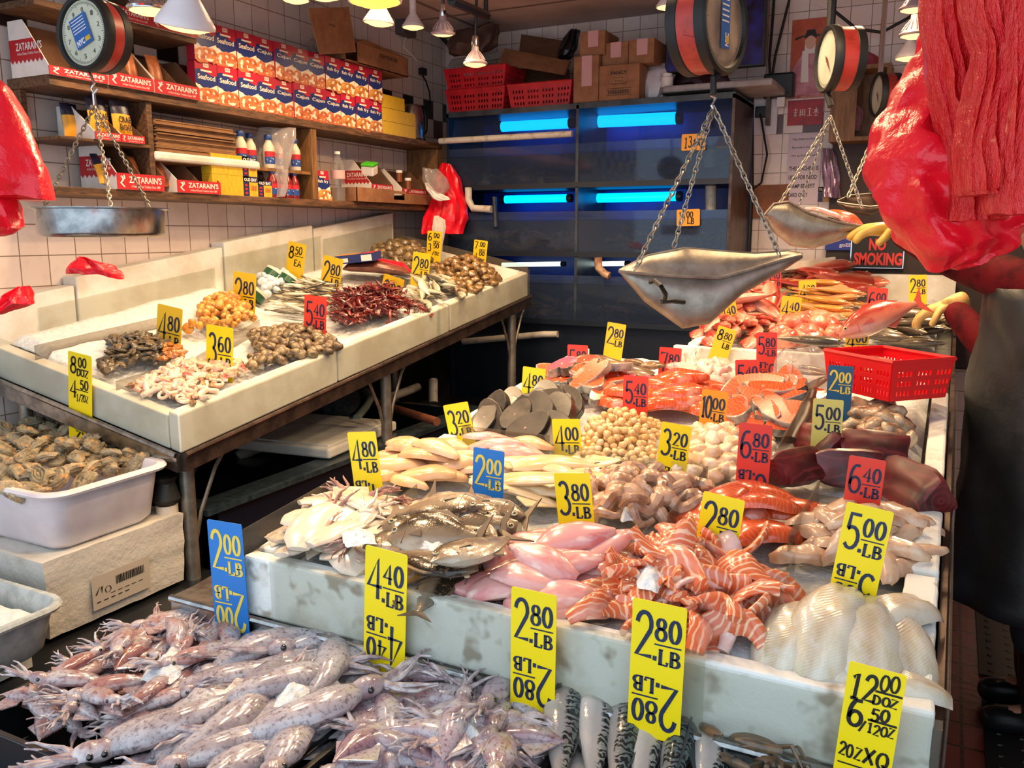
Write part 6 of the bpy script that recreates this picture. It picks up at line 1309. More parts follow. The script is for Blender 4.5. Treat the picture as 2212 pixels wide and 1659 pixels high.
# salmon strips: orange with white lines
def salmon_mat(name, base='#d9734a', line='#efc4a6', sc_=27, dist=5, c2='#cf6540', amt=.7, ls=.85):
    t = NT(name); ov = t.obj(); w_ = t.n('TexWave', wave_type='BANDS', bands_direction='X'); t.l(ov, w_.inputs[0]); w_.inputs['Scale'].default_value = sc_; w_.inputs['Distortion'].default_value = dist; w_.inputs['Detail'].default_value = 1; w_.inputs['Detail Scale'].default_value = 1.2
    c = t.mix(t.ramp(t.noise(ov, 14, 3), .4, .65), srgb(base), srgb(c2)); c = t.mix(t.math('MULTIPLY', t.ramp(w_.outputs[1], amt, amt + .17), ls), c, srgb(line)); c = t.mix(t.math('MULTIPLY', t.ramp(t.noise(ov, 9, 3), .56, .66), .8), c, srgb('#dfa596'))
    t.base(c); t.set(Roughness=.22, Coat_Weight=.5, Coat_Roughness=.1, Subsurface_Weight=.12, Subsurface_Scale=.2); return t.m
m_sal = salmon_mat('salmon_flesh'); m_sal2 = salmon_mat('salmon_deep', '#d8582f', '#e38f62', 30, 8, '#c44a26', .76, .4)
m_belly = M('salmon_belly', '#d9aa9e', .25, c2='#e6d3cc', sc_=16, coat=.5)
def strip(seed, L_=.18, W_=.027, T_=.007, m=m_sal):
    q = random.Random(seed); pts, tw = [], []; a, x, y = 0, -L_ / 2, 0; da = q.uniform(-.28, .28); t0 = q.uniform(-.8, .8)
    for i in range(13): pts.append((x, y, .018 * sin(i * .5 + seed) )); x += cos(a) * L_ / 12; y += sin(a) * L_ / 12; a += da + q.uniform(-.1, .1); tw.append(t0 + .7 * sin(i * .3 + seed * 2))
    return loft_path(pts, [W_ * (.4 + .6 * sin(pi * min(max(i / 12, .1), .9))) for i in range(13)], [T_] * 13, 12, tw=tw).mesh('salmon_strip', m, ang=1.2)
ss = [strip(i) for i in range(6)] + [strip(11, .15, .02, .007, m_belly)]
pile('salmon_strip', ss, 76, [(1420, 1200), (1650, 1240), (1590, 1375), (1330, 1325)], S, ['orange salmon trimming with white lines in the front heap'] * 6 + ['pale salmon belly strip in the front heap'], 'salmon', ['orange salmon trimmings'] * 6 + ['pale salmon belly strips'], mound=.1, layers=4, tilt=.35, dz=.008, seed=22, shrink=.1)
ice_patch([(1375, 1225), (1410, 1212), (1440, 1240), (1420, 1268), (1375, 1258)], lambda u, v: S(u, v, .07), .01, 'white ice slush on top of the salmon trimmings', 5)
ice_patch([(900, 1165), (960, 1160), (985, 1195), (930, 1215)], lambda u, v: S(u, v, .062), .007, 'ice slush on the silver butterfish', 6)
ice_patch([(1330, 1075), (1370, 1070), (1385, 1110), (1345, 1120)], lambda u, v: S(u, v, .035), .012, 'ice slush among the brownish octopus', 7)
ice_patch([(735, 1140), (800, 1135), (815, 1165), (745, 1170)], lambda u, v: S(u, v, .066), .006, 'ice slush among the cleaned white squid', 8)
# white fillet slabs
def slab_mat():
    t = NT('flounder_flesh'); ov = t.obj(); w_ = t.n('TexWave', wave_type='BANDS', bands_direction='DIAGONAL'); t.l(ov, w_.inputs[0]); w_.inputs['Scale'].default_value = 60; w_.inputs['Distortion'].default_value = 2
    c = t.mix(t.ramp(t.noise(t.obj((1, 3, 1)), 9, 4), .42, .65), srgb('#d8ccba'), srgb('#c2b08f')); sp = t.n('SeparateXYZ'); t.l(ov, sp.inputs[0]); c = t.mix(t.math('MULTIPLY', t.ramp(t.math('ABSOLUTE', sp.outputs[1]), .02, .002), .55), c, srgb('#a88a68')); c = t.mix(t.math('MULTIPLY', t.ramp(t.noise(ov, 26, 4), .5, .7), .5), c, srgb('#d9d3d6')); c = t.mix(t.math('MULTIPLY', t.ramp(w_.outputs[1], .6, .9), .14), c, srgb('#e6e6ea')); t.base(c); t.bump(w_.outputs[1], .15, .002); t.set(Roughness=.22, Coat_Weight=.6, Coat_Roughness=.1, Subsurface_Weight=.15, Subsurface_Scale=.2); return t.m
m_slab = slab_mat()
sl = [fillet(.3, .15, .026, m_slab, i + 40, .3, 1.1, ex=(.3, .42)) for i in range(4)]
for k, (u, v, dz, yw, s_, lab) in enumerate(((1790, 1325, .05, 1.42, .78, 'big white flounder fillet on top, middle of the front right slabs'), (1720, 1352, .025, 1.3, .72, 'white flounder fillet at the left of the front right slabs'), (1875, 1355, .04, 1.75, .78, 'white ribbed flounder fillet sloping to the right behind the 12.00 card'), (1950, 1380, .02, 1.85, .7, 'white flounder fillet at the foam rim, right front corner'), (1930, 1310, .03, .9, .65, 'greyish fillet with a dark seam behind the white slabs'), (1800, 1432, .0, .15, .6, 'lowest white fillet along the foam front wall'), (1950, 1470, .0, .1, .45, 'small white fillet in the right front corner'))):
    p = S(u, v, dz); inst('white_fillet', sl[k % 4], lab, 'fillet', None, Matrix.Translation(p) @ Matrix.Rotation(yw, 4, 'Z') @ Matrix.Rotation(-.3 if k < 4 else -.05, 4, 'Y') @ Matrix.Scale(s_, 4))
# row two: octopus, salmon fillets, monkfish
m_oct = M('octopus_skin', '#c9a488', .28, c2='#9a7054', sc_=18, coat=.4, rn='#d6b79e', bump=.2, bsc=100)
def octopus(seed):
    q = random.Random(seed); b = MB(); b.ball((0, 0, .025), (.045, .035, .028), 0, 14, 9)
    for k in range(5):
        a = 2 * pi * k / 5; pts = []; x, y = cos(a) * .03, sin(a) * .03; da = q.choice((-.45, .45))
        for i in range(10): pts.append((x, y, .018 + .012 * sin(i + k))); x += cos(a) * .015; y += sin(a) * .015; a += da * (.6 + i * .08)
        b.tube(pts, [.021 * (1 - .075 * i) for i in range(10)], 8)
    return b.mesh('octopus', m_oct)
oc = [octopus(i) for i in range(3)]
pile('octopus', oc, 11, [(1325, 1060), (1470, 1060), (1440, 1130), (1300, 1110)], S, 'brownish baby octopus behind the pink fillets', 'octopus', 'brownish octopus', mound=.05, layers=2, tilt=.3, dz=.006, seed=24, scale=(.75, .95))
sf = [fillet(.17, .09, .02, m_sal2, i + 50, .15) for i in range(3)]
pile('salmon_fillet', sf, 14, [(1565, 1075), (1720, 1095), (1670, 1185), (1490, 1150)], S, 'deep orange salmon fillet in the second row by the 2.80 card', 'salmon', 'deep orange salmon fillets', mound=.06, layers=3, tilt=.2, dz=.006, seed=25, yaw=(.7, .6), flip=True)
m_mk = M('monkfish_flesh', '#d2b294', .24, c2='#b98e6e', sc_=14, coat=.5, sss=.15, rn='#dcc8b2', stretch=(1, 2, 1))
mk = [rough(fillet(.17, .065, .02, m_mk, i + 60, .2), .009, 26, i) for i in range(5)]
pile('monkfish_fillet', mk, 30, [(1780, 1110), (1990, 1130), (1985, 1255), (1730, 1205)], S, 'translucent tan fillet in the second row behind the 5.00 card', 'fillet', 'translucent tan fillets', mound=.065, layers=3, tilt=.35, dz=.006, seed=26, scale=(.7, 1.05))
# row three: dark steaks, scallops, tuna
m_shf = M('steak_grey', '#46403a', .3, c2='#332e29', sc_=16, coat=.25, rn='#544b42'); m_shs = M('steak_skin', '#221f1e', .35); m_bone = M('bone_pink', '#c98a85', .4, c2='#e0c9c0', sc_=200)
def steak(a, b_, th, mf, ms, mb, notch=False, seed=0):
    n = 28; b = MB(); P = []
    for j in range(n):
        t_ = 2 * pi * j / n; r = 1 + .08 * cos(2 * t_ + seed) + .06 * nz(cos(t_) * 2, sin(t_) * 2, seed) + (.22 * max(0, cos(t_)) ** 6)
        if notch: r *= 1 - .55 * math.exp(-((t_ - pi) / .35) ** 2)
        P.append((cos(t_) * a * r, sin(t_) * b_ * r))
    for i in range(3): b.loft([[(x * f, y * f, z) for x, y in P] for f, z in (((.96, -th / 2), (1, -th / 2 + .002)), ((1, -th / 2 + .002), (1, th / 2 - .002)), ((1, th / 2 - .002), (.96, th / 2)))[i]], 1, False)
    for z, o in ((-th / 2, 1), (th / 2, 0)):
        c = [(0, 0, z)] + [(x * .96, y * .96, z) for x, y in P]; b.add(c, [((0, j + 1, (j + 1) % n + 1) if not o else (0, (j + 1) % n + 1, j + 1)) for j in range(n)], 0)
    b.ball((0, 0, 0), (.008, .006, th / 2 + .004), 2, 8, 6)
    return b.mesh('steak', [mf, ms, mb], ang=.5)
sk = [steak(.06, .045, .035, m_shf, m_shs, m_bone, seed=i) for i in range(3)]
pile('shark_steak', sk, 20, [(1075, 905), (1235, 885), (1215, 955), (1020, 940)], S, 'dark grey fish steak with pink bone behind the 3.20 card', 'fish steak', 'dark grey fish steaks', mound=.05, layers=2, yaw=(1.6, .8), tilt=.25, pitch=.72, dz=.02, seed=27, scale=(.85, 1.15))
m_bay = M('bay_scallop', '#dfc192', .28, c2='#d2a868', sc_=30, coat=.4, sss=.2, rn='#e6d2ae'); m_sea = M('sea_scallop', '#e0cbb0', .25, c2='#d4b08a', sc_=14, coat=.5, sss=.2, rn='#e8dac8')
by = [shell_mesh('bay_scallop', m_bay, .0115, .011, .0095, i, 0, .2, 0, 10, 7, 0) for i in range(3)]; se = [shell_mesh('sea_scallop', m_sea, .025, .023, .017, i, 0, .3, 0, 12, 8, 0) for i in range(3)]
pile('bay_scallop', by, 298, [(1275, 905), (1425, 912), (1408, 1000), (1245, 992)], S, 'small round bay scallop in the heap behind the 4.00 card', 'scallop', 'small bay scallops', mound=.075, layers=4, tilt=.8, dz=.0, seed=28, shrink=.12, edge=.45)
pile('sea_scallop', se, 90, [(1495, 930), (1668, 955), (1600, 1045), (1465, 1015)], S, 'large pale sea scallop by the red 6.80 card', 'scallop', 'large sea scallops', mound=.06, layers=3, tilt=.6, dz=.004, seed=29, shrink=.12)
def tuna_mat():
    t = NT('tuna_flesh'); ov = t.obj(); w_ = t.n('TexWave', wave_type='RINGS', rings_direction='X'); t.l(ov, w_.inputs[0]); w_.inputs['Scale'].default_value = 22; w_.inputs['Distortion'].default_value = 1.5
    c = t.mix(t.ramp(t.noise(ov, 9, 3), .4, .62), srgb('#601a20'), srgb('#340c12')); c = t.mix(t.math('MULTIPLY', t.ramp(w_.outputs[1], .7, .9), .3), c, srgb('#8a3038')); t.base(c); t.set(Roughness=.38, Coat_Weight=.15, Coat_Roughness=.2); return t.m
m_tuna = tuna_mat(); m_tskin = M('tuna_bloodline', '#1d0d0e', .3, c2='#3a1618', sc_=40)
def tuna(L_, H_, seed):
    b = MB(); k = 10; rings = []; n = 30
    for i in range(k + 1):
        s_ = i / k; e = (.2, .72, .88, .97, 1, 1, .98, .95, .9, .8, .3)[i]; x = (0, .01, .08, .2, .35, .5, .65, .8, .92, .99, 1)[i]; rg = []
        for j in range(n):
            a = 2 * pi * j / n; r = min(.8, .5 / cos((a - pi / 2) % (2 * pi / 3) - pi / 3)) * e * 1.1 * (1 + .12 * nz(x * 3, cos(a) * 2, seed + sin(a)))
            rg.append(((x - .5) * L_ + .25 * H_ * r * sin(a) * (x - .5), H_ * .8 * r * cos(a), H_ * .75 * r * sin(a)))
        rings.append(rg)
    b.loft(rings); b.ball((L_ * .3, -H_ * .22, H_ * .1), (L_ * .19, H_ * .12, H_ * .2), 1, 12, 8)
    return rough(b.mesh('tuna_chunk', [m_tuna, m_tskin], ang=.6), .004, 22, seed)
tu = [tuna(.19, .1, i) for i in range(2)]
for k, (u, v, dz, yw, s_, lab) in enumerate(((1720, 1015, .03, 1.1, .95, 'dark red tuna chunk at the left by the brown divider'), (1775, 960, .035, 2.3, .9, 'dark tuna chunk at the back of the tuna tray'), (1830, 1010, .025, .4, .9, 'brownish tuna chunk behind the red 6.40 card'), (1885, 975, .04, .2, .95, 'dark red tuna loin lying right of the middle'), (1975, 1055, .035, 2.2, 1.1, 'big tuna chunk with dark blood line at the foam rim'))):
    p = S(u, v, dz); inst('tuna_chunk', tu[k % 2], lab, 'tuna', None, Matrix.Translation(p) @ Matrix.Rotation(yw, 4, 'Z') @ Matrix.Rotation(.25 * (k % 3 - 1), 4, 'X') @ Matrix.Scale(s_ * .85, 4))
# row four: salmon pieces and steaks, cuttlefish, flat clams
m_sskin = M('salmon_skin', '#3a3a3c', .25, c2='#a9a6a0', sc_=20, coat=.5)
ps = [fillet(.22, .1, .03, m_sal2, i + 70, .12) for i in range(3)]; st_ = [steak(.075, .05, .028, m_sal2, m_sskin, m_bone, True, i) for i in range(3)]
pile('salmon_fillet', ps, 22, [(1380, 850), (1560, 840), (1540, 900), (1320, 880)], S, 'shiny orange salmon side behind the red 5.40 card', 'salmon', 'orange salmon sides', mound=.07, layers=3, yaw=(.2, .4), tilt=.15, dz=.006, seed=30, flip=True, scale=(.85, 1))
pile('salmon_steak', st_, 20, [(1190, 815), (1370, 815), (1330, 870), (1180, 840)], S, 'orange salmon steak with dark skin heaped behind the dark grey steaks', 'salmon', 'salmon steaks behind the dark steaks', mound=.08, layers=3, tilt=.35, dz=.01, seed=31, pitch=.15)
pile('salmon_steak', st_, 30, [(1580, 845), (1745, 850), (1700, 940), (1560, 915)], S, 'salmon steak with silver skin beside the orange 10.00 card', 'salmon', 'salmon steaks beside the orange card', mound=.06, layers=3, tilt=.4, dz=.01, seed=32, pitch=.35)
pile('salmon_belly', [fillet(.12, .06, .02, m_belly, 80), strip(21, .12, .02, .008, m_belly)], 22, [(1480, 790), (1620, 790), (1610, 825), (1470, 820)], S, 'pale pink salmon belly piece behind the red 7.80 card', 'salmon', 'pale salmon bellies at the back', mound=.03, layers=2, dz=.01, seed=33)
m_geo = M('flat_clam', '#8f7455', .3, c2='#5c4832', sc_=16, coat=.5, stretch=(1, 4, 1))
ge = [shell_mesh('flat_fish', m_geo, .1, .045, .022, i, .03, .1) for i in range(2)]
for k, (u, v, yw, s_, lab) in enumerate(((1290, 785, .15, 1, 'brown grey flat shellfish at the left, behind the salmon steaks'), (1372, 785, 2.6, .62, 'tan oval shellfish in the middle behind the salmon'), (1410, 790, .8, .5, 'small tan oval shellfish beside the red 7.80 card'), (1345, 805, .1, 1.05, 'dark grey flat shellfish in front of the tan ones'))):
    inst('flat_shellfish', ge[k % 2], lab, 'shellfish', None, Matrix.Translation(S(u, v, .03)) @ Matrix.Rotation(yw, 4, 'Z') @ Matrix.Rotation(.25, 4, 'X') @ Matrix.Scale(s_, 4))
m_cut = M('cuttlefish_skin', '#a88a70', .28, c2='#6b5040', sc_=16, coat=.4, rn='#d3c0a4')
pile('cuttlefish', [shell_mesh('cuttlefish', m_cut, .038, .024, .018, i, 0, .25, .2, 12, 8, 0) for i in range(3)], 46, [(1830, 885), (1950, 890), (1960, 975), (1815, 950)], S, 'tan and brown cuttlefish behind the pale 5.00 card', 'cuttlefish', 'tan cuttlefish', mound=.05, layers=3, tilt=.5, dz=.008, seed=34)
# far beds: snappers, goatfish, grey fish
m_snap = fish_mat('snapper_skin', '#a3382e', '#cf7a66', '#e0b5a5', .08, r=.25); m_sfin = M('snapper_fin', '#b5483a', .35); m_goat = fish_mat('goatfish_skin', '#b5762e', '#c9805a', '#dca98a', .05, r=.25); m_grey = fish_mat('grey_fish_skin', '#4a4238', '#8f8272', '#bcb09c', .06, r=.25); m_gfin = M('goat_fin', '#b58a2e', .4)
snp = [fish('red_snapper', .24, .085, .045, m_snap, m_sfin, .04 * (i - 1), i) for i in range(3)]; gt = [fish('goatfish', .24, .05, .032, m_goat, m_gfin, .05 * (i - 1), i) for i in range(2)]; gr = [fish('grey_fish', .26, .06, .035, m_grey, m_fin, .05 * (i - 1), i) for i in range(3)]
kk = ('body', 'tail_fin', 'dorsal_fin', 'eye')
def Sz(u, v, dz=0): return S(u, v, dz)
pile('red_snapper', snp, 22, [(1540, 700), (1660, 705), (1640, 750), (1490, 745)], S, 'small red snapper at the foam edge of the far bed', 'fish', 'red snappers at the foam edge', mound=.07, layers=2, yaw=(1.9, .5), tilt=.4, dz=.015, seed=35, keys=kk, scale=(.6, .8))
pile('red_snapper', snp, 24, [(1600, 652), (1690, 650), (1680, 715), (1560, 715)], S, 'red snapper in the heap beside the slim yellow fish', 'fish', 'red snappers left of the card', mound=.16, layers=3, tilt=.5, dz=.02, seed=36, keys=kk, scale=(.8, 1))
m_hd = M('snapper_head', '#a3372c', .28, c2='#d08a72', sc_=14, coat=.5, rn='#bf5a48')
pile('snapper_piece', [shell_mesh('snapper_piece', m_hd, .045, .04, .032, i, 0, .15, .5, 14, 9, 0) for i in range(2)], 30, [(1690, 705), (1815, 708), (1815, 750), (1690, 748)], S, 'reddish fish head in the row in front of the 4.40 card', 'fish head', 'reddish fish heads', mound=.06, layers=2, tilt=.5, dz=.02, seed=37)
pile('goatfish', gt, 24, [(1735, 650), (1835, 648), (1830, 700), (1735, 700)], S, 'slim yellow and pink fish stacked beside the amber 4.40 card', 'fish', 'slim yellow and pink fish', mound=.14, layers=4, yaw=(2.9, .3), tilt=.2, dz=.02, seed=38, keys=kk, scale=(.85, 1.05))
pile('red_snapper', snp, 12, [(1705, 612), (1850, 612), (1860, 640), (1710, 640)], S, 'large reddish fish in the rearmost heap below the red 5.30 card', 'fish', 'large reddish fish at the rear', mound=.1, layers=2, yaw=(3, .4), tilt=.25, dz=.03, seed=39, keys=kk, scale=(1.2, 1.5))
pile('grey_fish', gr, 16, [(1620, 615), (1690, 618), (1680, 645), (1610, 640)], S, 'greyish fish behind the red snappers at the big scoop', 'fish', 'greyish fish at the left rear', mound=.06, layers=2, tilt=.3, dz=.03, seed=40, keys=kk)
pile('grey_fish', gr, 26, [(1850, 690), (2015, 690), (2020, 760), (1880, 745)], S, 'grey fish heaped behind the red basket', 'fish', 'grey fish behind the basket', mound=.1, layers=3, yaw=(2.8, .5), tilt=.25, dz=.02, seed=41, keys=kk)
one_fish(gr[1], 'grey_fish', 1745, 735, S, .1, 3.0, 'single brown grey fish lying on the reddish fish heads')
bag([(560, 1745, 1800, .5), (585, 1700, 1850, .8), (605, 1700, 1860, 1), (622, 1720, 1850, .6)], 5.0, .12, 'clear bag over the rearmost fish below the red card', m=m_bagclr, folds=.4, seed=51, amp=.02)
tag(MB().box((at_y(1640, 600, 4.94).x, 4.9, 1.2), (RX1, 4.94, at_y(1700, 588, 4.92).z)).build('foam_sheet', m_foam, smooth=False), 'white foam panel standing at the far end of the fish stand', 'foam panel')
tag(MB().hexa([at_y(1650, 590, 4.5), at_y(1660, 588, 4.5), at_y(1805, 570, 4.9), at_y(1800, 575, 4.9)], [at_y(1650, 575, 4.5), at_y(1660, 575, 4.5), at_y(1805, 555, 4.9), at_y(1800, 555, 4.9)]).build('foam_strip', m_foam, smooth=False), 'slanting white foam strip behind the scoop at the back', 'foam panel')
bag([(566, 1795, 1815, .4), (578, 1790, 1832, 1), (596, 1800, 1838, .8)], 4.75, .03, 'crumpled red scrap beside the red 5.30 card', folds=.5, seed=52, amp=.01)
# clear bag of fish beside the basket
bag([(748, 1700, 1760, .5), (770, 1678, 1790, 1), (810, 1668, 1800, 1), (845, 1665, 1790, .9), (868, 1690, 1770, .5)], S(1735, 840).dot(_F) - EYEP.dot(_F), .08, 'clear plastic bag of fish beside the red basket', m=m_bagclr, folds=.35, amp=.018, seed=53)
pile('grey_fish', gr, 7, [(1690, 820), (1785, 820), (1770, 860), (1680, 855)], S, 'grey fish inside the clear plastic bag', 'fish', 'grey fish in the clear bag', mound=.04, layers=1, tilt=.3, dz=.03, seed=54, keys=kk, scale=(.5, .7))
tag(MB().tube([S(1705, 950, .03), S(1735, 900, .05), S(1752, 845, .06)], [.022, .02, .017], 10, flat=.5).build('dark_stick', M('dark_strip', '#3a2a20', .4, bump=.2), ang=1), 'dark brown strip leaning beside the pale 5.00 card', 'strip')
# red basket with a fish in it
_p = S(1925, 860, .05); crate(.27, .22, .11, 'bright red slotted basket on the fish at the right rim', (_p.x - .02, _p.y + .03, _p.z + .012), -.75, name='red_basket', mat=M('basket_red', '#e0121f', .35))
one_fish(snp[1], 'red_snapper', 1905, 808, lambda u, v, dz: V((_p.x - .03, _p.y + .03, _p.z + .095)), .0, -.7, 'pinkish fish lying in the bright red basket', s=.75)
# ---------------------------------------------------------------- front pans: squid, mackerel, crabs
def squid_mat(name, c1, c2_, c3_):
    t = NT(name); ov = t.obj(); oi = t.n('ObjectInfo'); a = t.n('VectorMath', operation='MULTIPLY_ADD'); t.l(ov, a.inputs[0]); a.inputs[1].default_value = (1, 1, 1); t.l(oi.outputs['Random'], a.inputs[2])
    c = t.mix(oi.outputs['Random'], srgb(c1), srgb(c2_)); c = t.mix(t.ramp(t.noise(a.outputs[0], 16, 5), .42, .62), c, srgb('#b9b2b6')); c = t.mix(t.math('MULTIPLY', t.ramp(t.noise(a.outputs[0], 130, 3), .5, .68), .7), c, srgb(c3_)); t.base(c)
    t.bump(t.noise(a.outputs[0], 60, 3), .15, .003); t.set(Roughness=.16, Coat_Weight=.6, Coat_Roughness=.08, Subsurface_Weight=.1, Subsurface_Scale=.2); return t.m
m_s1 = squid_mat('squid_reddish', '#8f5f5c', '#b58d8a', '#5a2f32'); m_s2 = squid_mat('squid_grey', '#8a7f84', '#a9a0a6', '#4a3a40'); m_s3 = squid_mat('squid_purple', '#8a6a74', '#b09aa2', '#54343f'); m_tg = M('squid_tentacle', '#b5a8aa', .2, c2='#8a7378', sc_=40, coat=.5, rn='#cfc6c6')
def squid(L_, r, m, seed, te=7):
    d = mantle(L_, r, .62, .1 * ((seed % 3) - 1), m); x0 = -L_ / 2
    b = MB(); b.ball((x0 - r * .5, 0, 0), (r * .9, r * .62, r * .5), 0, 12, 8); d['head'] = b.mesh('head', m_tg)
    d['eye'] = [MB().ball((x0 - r * .5, s_ * r * .52, r * .12), r * .17, 0, 9, 6).mesh('eye', m_eye) for s_ in (-1, 1)]; tm = tent(L_ * .55, r * .2, te, m_tg, seed)
    for v_ in tm.vertices: v_.co.x += x0 - r * 1.1
    d['tentacles'] = tm; return d
PZ = .745
q1 = [squid(.13, .022, m_s1, i) for i in range(4)]; q2 = [squid(.22, .036, m_s2, i) for i in range(3)]; q3 = [squid(.16, .029, m_s3, i) for i in range(4)]
pile('squid', q1, 84, [(400, 1322), (585, 1345), (300, 1575), (5, 1510)], Z(PZ), 'small reddish squid in the pan below the blue 2.00 card', 'squid', 'small reddish squid', mound=.07, layers=4, tilt=.3, dz=-.02, seed=60, shrink=.04, edge=.12)
pile('squid', q2, 36, [(610, 1372), (850, 1408), (650, 1640), (320, 1600)], Z(PZ), 'long grey squid in the second black pan', 'squid', 'long grey squid', mound=.055, layers=3, yaw=(1.4, .6), tilt=.2, dz=-.008, seed=61, shrink=.04, edge=.12, flip=True)
pile('squid', q3, 60, [(900, 1440), (1195, 1475), (1120, 1690), (750, 1650)], Z(PZ), 'purple squid in the third black pan', 'squid', 'purple squid', mound=.055, layers=4, tilt=.25, dz=-.008, seed=62, shrink=.04, edge=.12)
for px, lab in (([(325, 1430), (385, 1375), (410, 1425), (370, 1470), (300, 1460)], 'patch of ice slush on the squid of the leftmost pan'), ([(590, 1480), (640, 1440), (690, 1470), (660, 1530), (600, 1530)], 'patch of ice slush between the long grey squid, middle of the pan'), ([(710, 1415), (790, 1400), (800, 1425), (740, 1440)], 'patch of ice slush at the back of the second pan'), ([(930, 1530), (990, 1500), (1060, 1540), (1040, 1590), (950, 1580)], 'patch of ice slush on the purple squid, left patch')):
    ice_patch(px, Z(PZ + .042), .009, lab, len(lab))
m_mack = fish_mat('mackerel_skin', '#5d6a66', '#a8a09a', '#cdc3ba', .07, stripes=(30, '#1b2326'), r=.2)
mc = [fish('mackerel', .32, .074, .056, m_mack, M('mack_fin', '#3a4142', .35), .02 * (i - 1), i) for i in range(3)]
for k, (u, v, yw, rl, lab) in enumerate(((1225, 1572, -1.25, .2, 'striped mackerel, first from the squid pan'), (1290, 1576, -1.25, -.2, 'striped mackerel, second from the squid pan'), (1348, 1592, -1.35, .5, 'dark striped mackerel, third from the squid pan'), (1410, 1598, -1.4, -.3, 'striped mackerel with pale head right under the 2.80 card'), (1468, 1620, -1.45, 1.1, 'dark backed mackerel before the foam wall'), (1535, 1632, -1.4, -.4, 'rightmost striped mackerel with pinkish belly'))):
    p = at_z(u, v - 30, .785); inst('mackerel', mc[k % 3], lab, 'fish', None, Matrix.Translation(p) @ Matrix.Rotation(yw, 4, 'Z') @ Matrix.Rotation(.3, 4, 'Y') @ Matrix.Rotation(rl, 4, 'X'))
pile('mackerel', mc, 5, [(1240, 1620), (1540, 1660), (1540, 1700), (1240, 1690)], Z(.72), 'mackerel under the top ones in the mackerel pan', 'fish', 'lower layer of mackerel', mound=0, layers=1, yaw=(-1.3, .1), tilt=.1, dz=0, seed=63)
m_crab2 = M('green_crab', '#4a4438', .35, c2='#7a5a3a', sc_=40, coat=.3); _cm2 = _cm.copy(); _cm2.materials.clear(); _cm2.materials.append(m_crab2)
pile('crab', [_cm2], 7, [(1590, 1650), (1740, 1668), (1740, 1710), (1600, 1700)], Z(.74), 'greenish brown crab in the pan at the right front', 'crab', 'greenish crabs in the front pan', mound=.04, layers=2, tilt=.5, dz=.02, seed=64, scale=(.75, .9))
# ================================================================ price cards
def arc(cx, cy, rx, ry, a0, a1, n=10): return [(cx + rx * cos(radians(a0 + (a1 - a0) * i / n)), cy + ry * sin(radians(a0 + (a1 - a0) * i / n))) for i in range(n + 1)]
GL = {'0': [arc(.28, .5, .22, .47, 90, 450, 20)], '1': [[(.1, .78), (.28, .96), (.28, .03)], [(.12, .03), (.44, .03)]],
      '2': [arc(.27, .72, .21, .25, 175, -30, 9) + [(.06, .04), (.52, .04)]], '3': [arc(.25, .73, .19, .23, 150, -80, 9) + arc(.25, .27, .23, .25, 80, -150, 10)],
      '4': [[(.4, .02), (.4, .96), (.03, .32), (.55, .32)]], '5': [[(.48, .95), (.14, .95), (.11, .56)] + arc(.26, .32, .23, .29, 130, -145, 10)],
      '6': [[(.44, .93)] + arc(.33, .45, .27, .5, 110, 180, 4) + arc(.28, .28, .22, .26, 190, 540, 14)], '7': [[(.05, .86), (.05, .95), (.5, .95), (.2, .02)]],
      '8': [arc(.28, .74, .18, .21, -90, 270, 14), arc(.28, .27, .23, .25, 90, 450, 16)], '9': [arc(.28, .7, .21, .25, 0, 360, 14), [(.49, .7), (.45, .3), (.2, .03)]],
      'L': [[(.13, .97), (.13, .03)], [(.02, .97), (.26, .97)], [(.02, .03), (.5, .03), (.5, .25)]],
      'B': [[(.12, .97), (.12, .03)], [(.02, .97), (.24, .97)] + arc(.24, .75, .2, .22, 90, -90, 7) + [(.12, .53)], [(.2, .53)] + arc(.26, .28, .24, .25, 90, -90, 7) + [(.02, .03)]],
      'D': [[(.1, .95), (.1, .05)], [(.02, .95), (.2, .95)] + arc(.2, .5, .32, .45, 90, -90, 8) + [(.02, .05)]], 'O': [arc(.28, .5, .24, .45, 90, 450, 12)], 'Z': [[(.05, .92), (.5, .92), (.04, .06), (.54, .06)]],
      'E': [[(.5, .95), (.1, .95), (.1, .05), (.52, .05)], [(.1, .5), (.4, .5)]], 'A': [[(.02, .02), (.28, .97), (.54, .02)], [(.12, .35), (.44, .35)]], '/': [[(.05, -.05), (.5, 1.05)]], '-': [[(0, .5), (.56, .5)]], 'Q': [arc(.28, .5, .24, .45, 90, 450, 12), [(.3, .3), (.55, -.05)]], 'X': [[(.05, .95), (.5, .05)], [(.5, .95), (.05, .05)]]}
m_cy = M('card_yellow', '#f2d600', .42); m_cb = M('card_blue', '#1673c4', .4); m_cr = M('card_red', '#dd3b2c', .42); m_co = M('card_orange', '#e79a1c', .42); m_cya = M('card_amber', '#e0b818', .42); m_cyp = M('card_pale', '#ddd06a', .42); m_cdb = M('card_dark_blue', '#14557f', .4)
m_yink = M('yellow_ink', '#e6c94a', .5); m_mark = M('marker_black', '#16150f', .6)
CARD = {'y': (m_cy, m_navy), 'b': (m_cb, m_yink), 'r': (m_cr, m_navy), 'o': (m_co, m_navy), 'a': (m_cya, m_navy), 'p': (m_cyp, m_navy), 'd': (m_cdb, m_yink)}
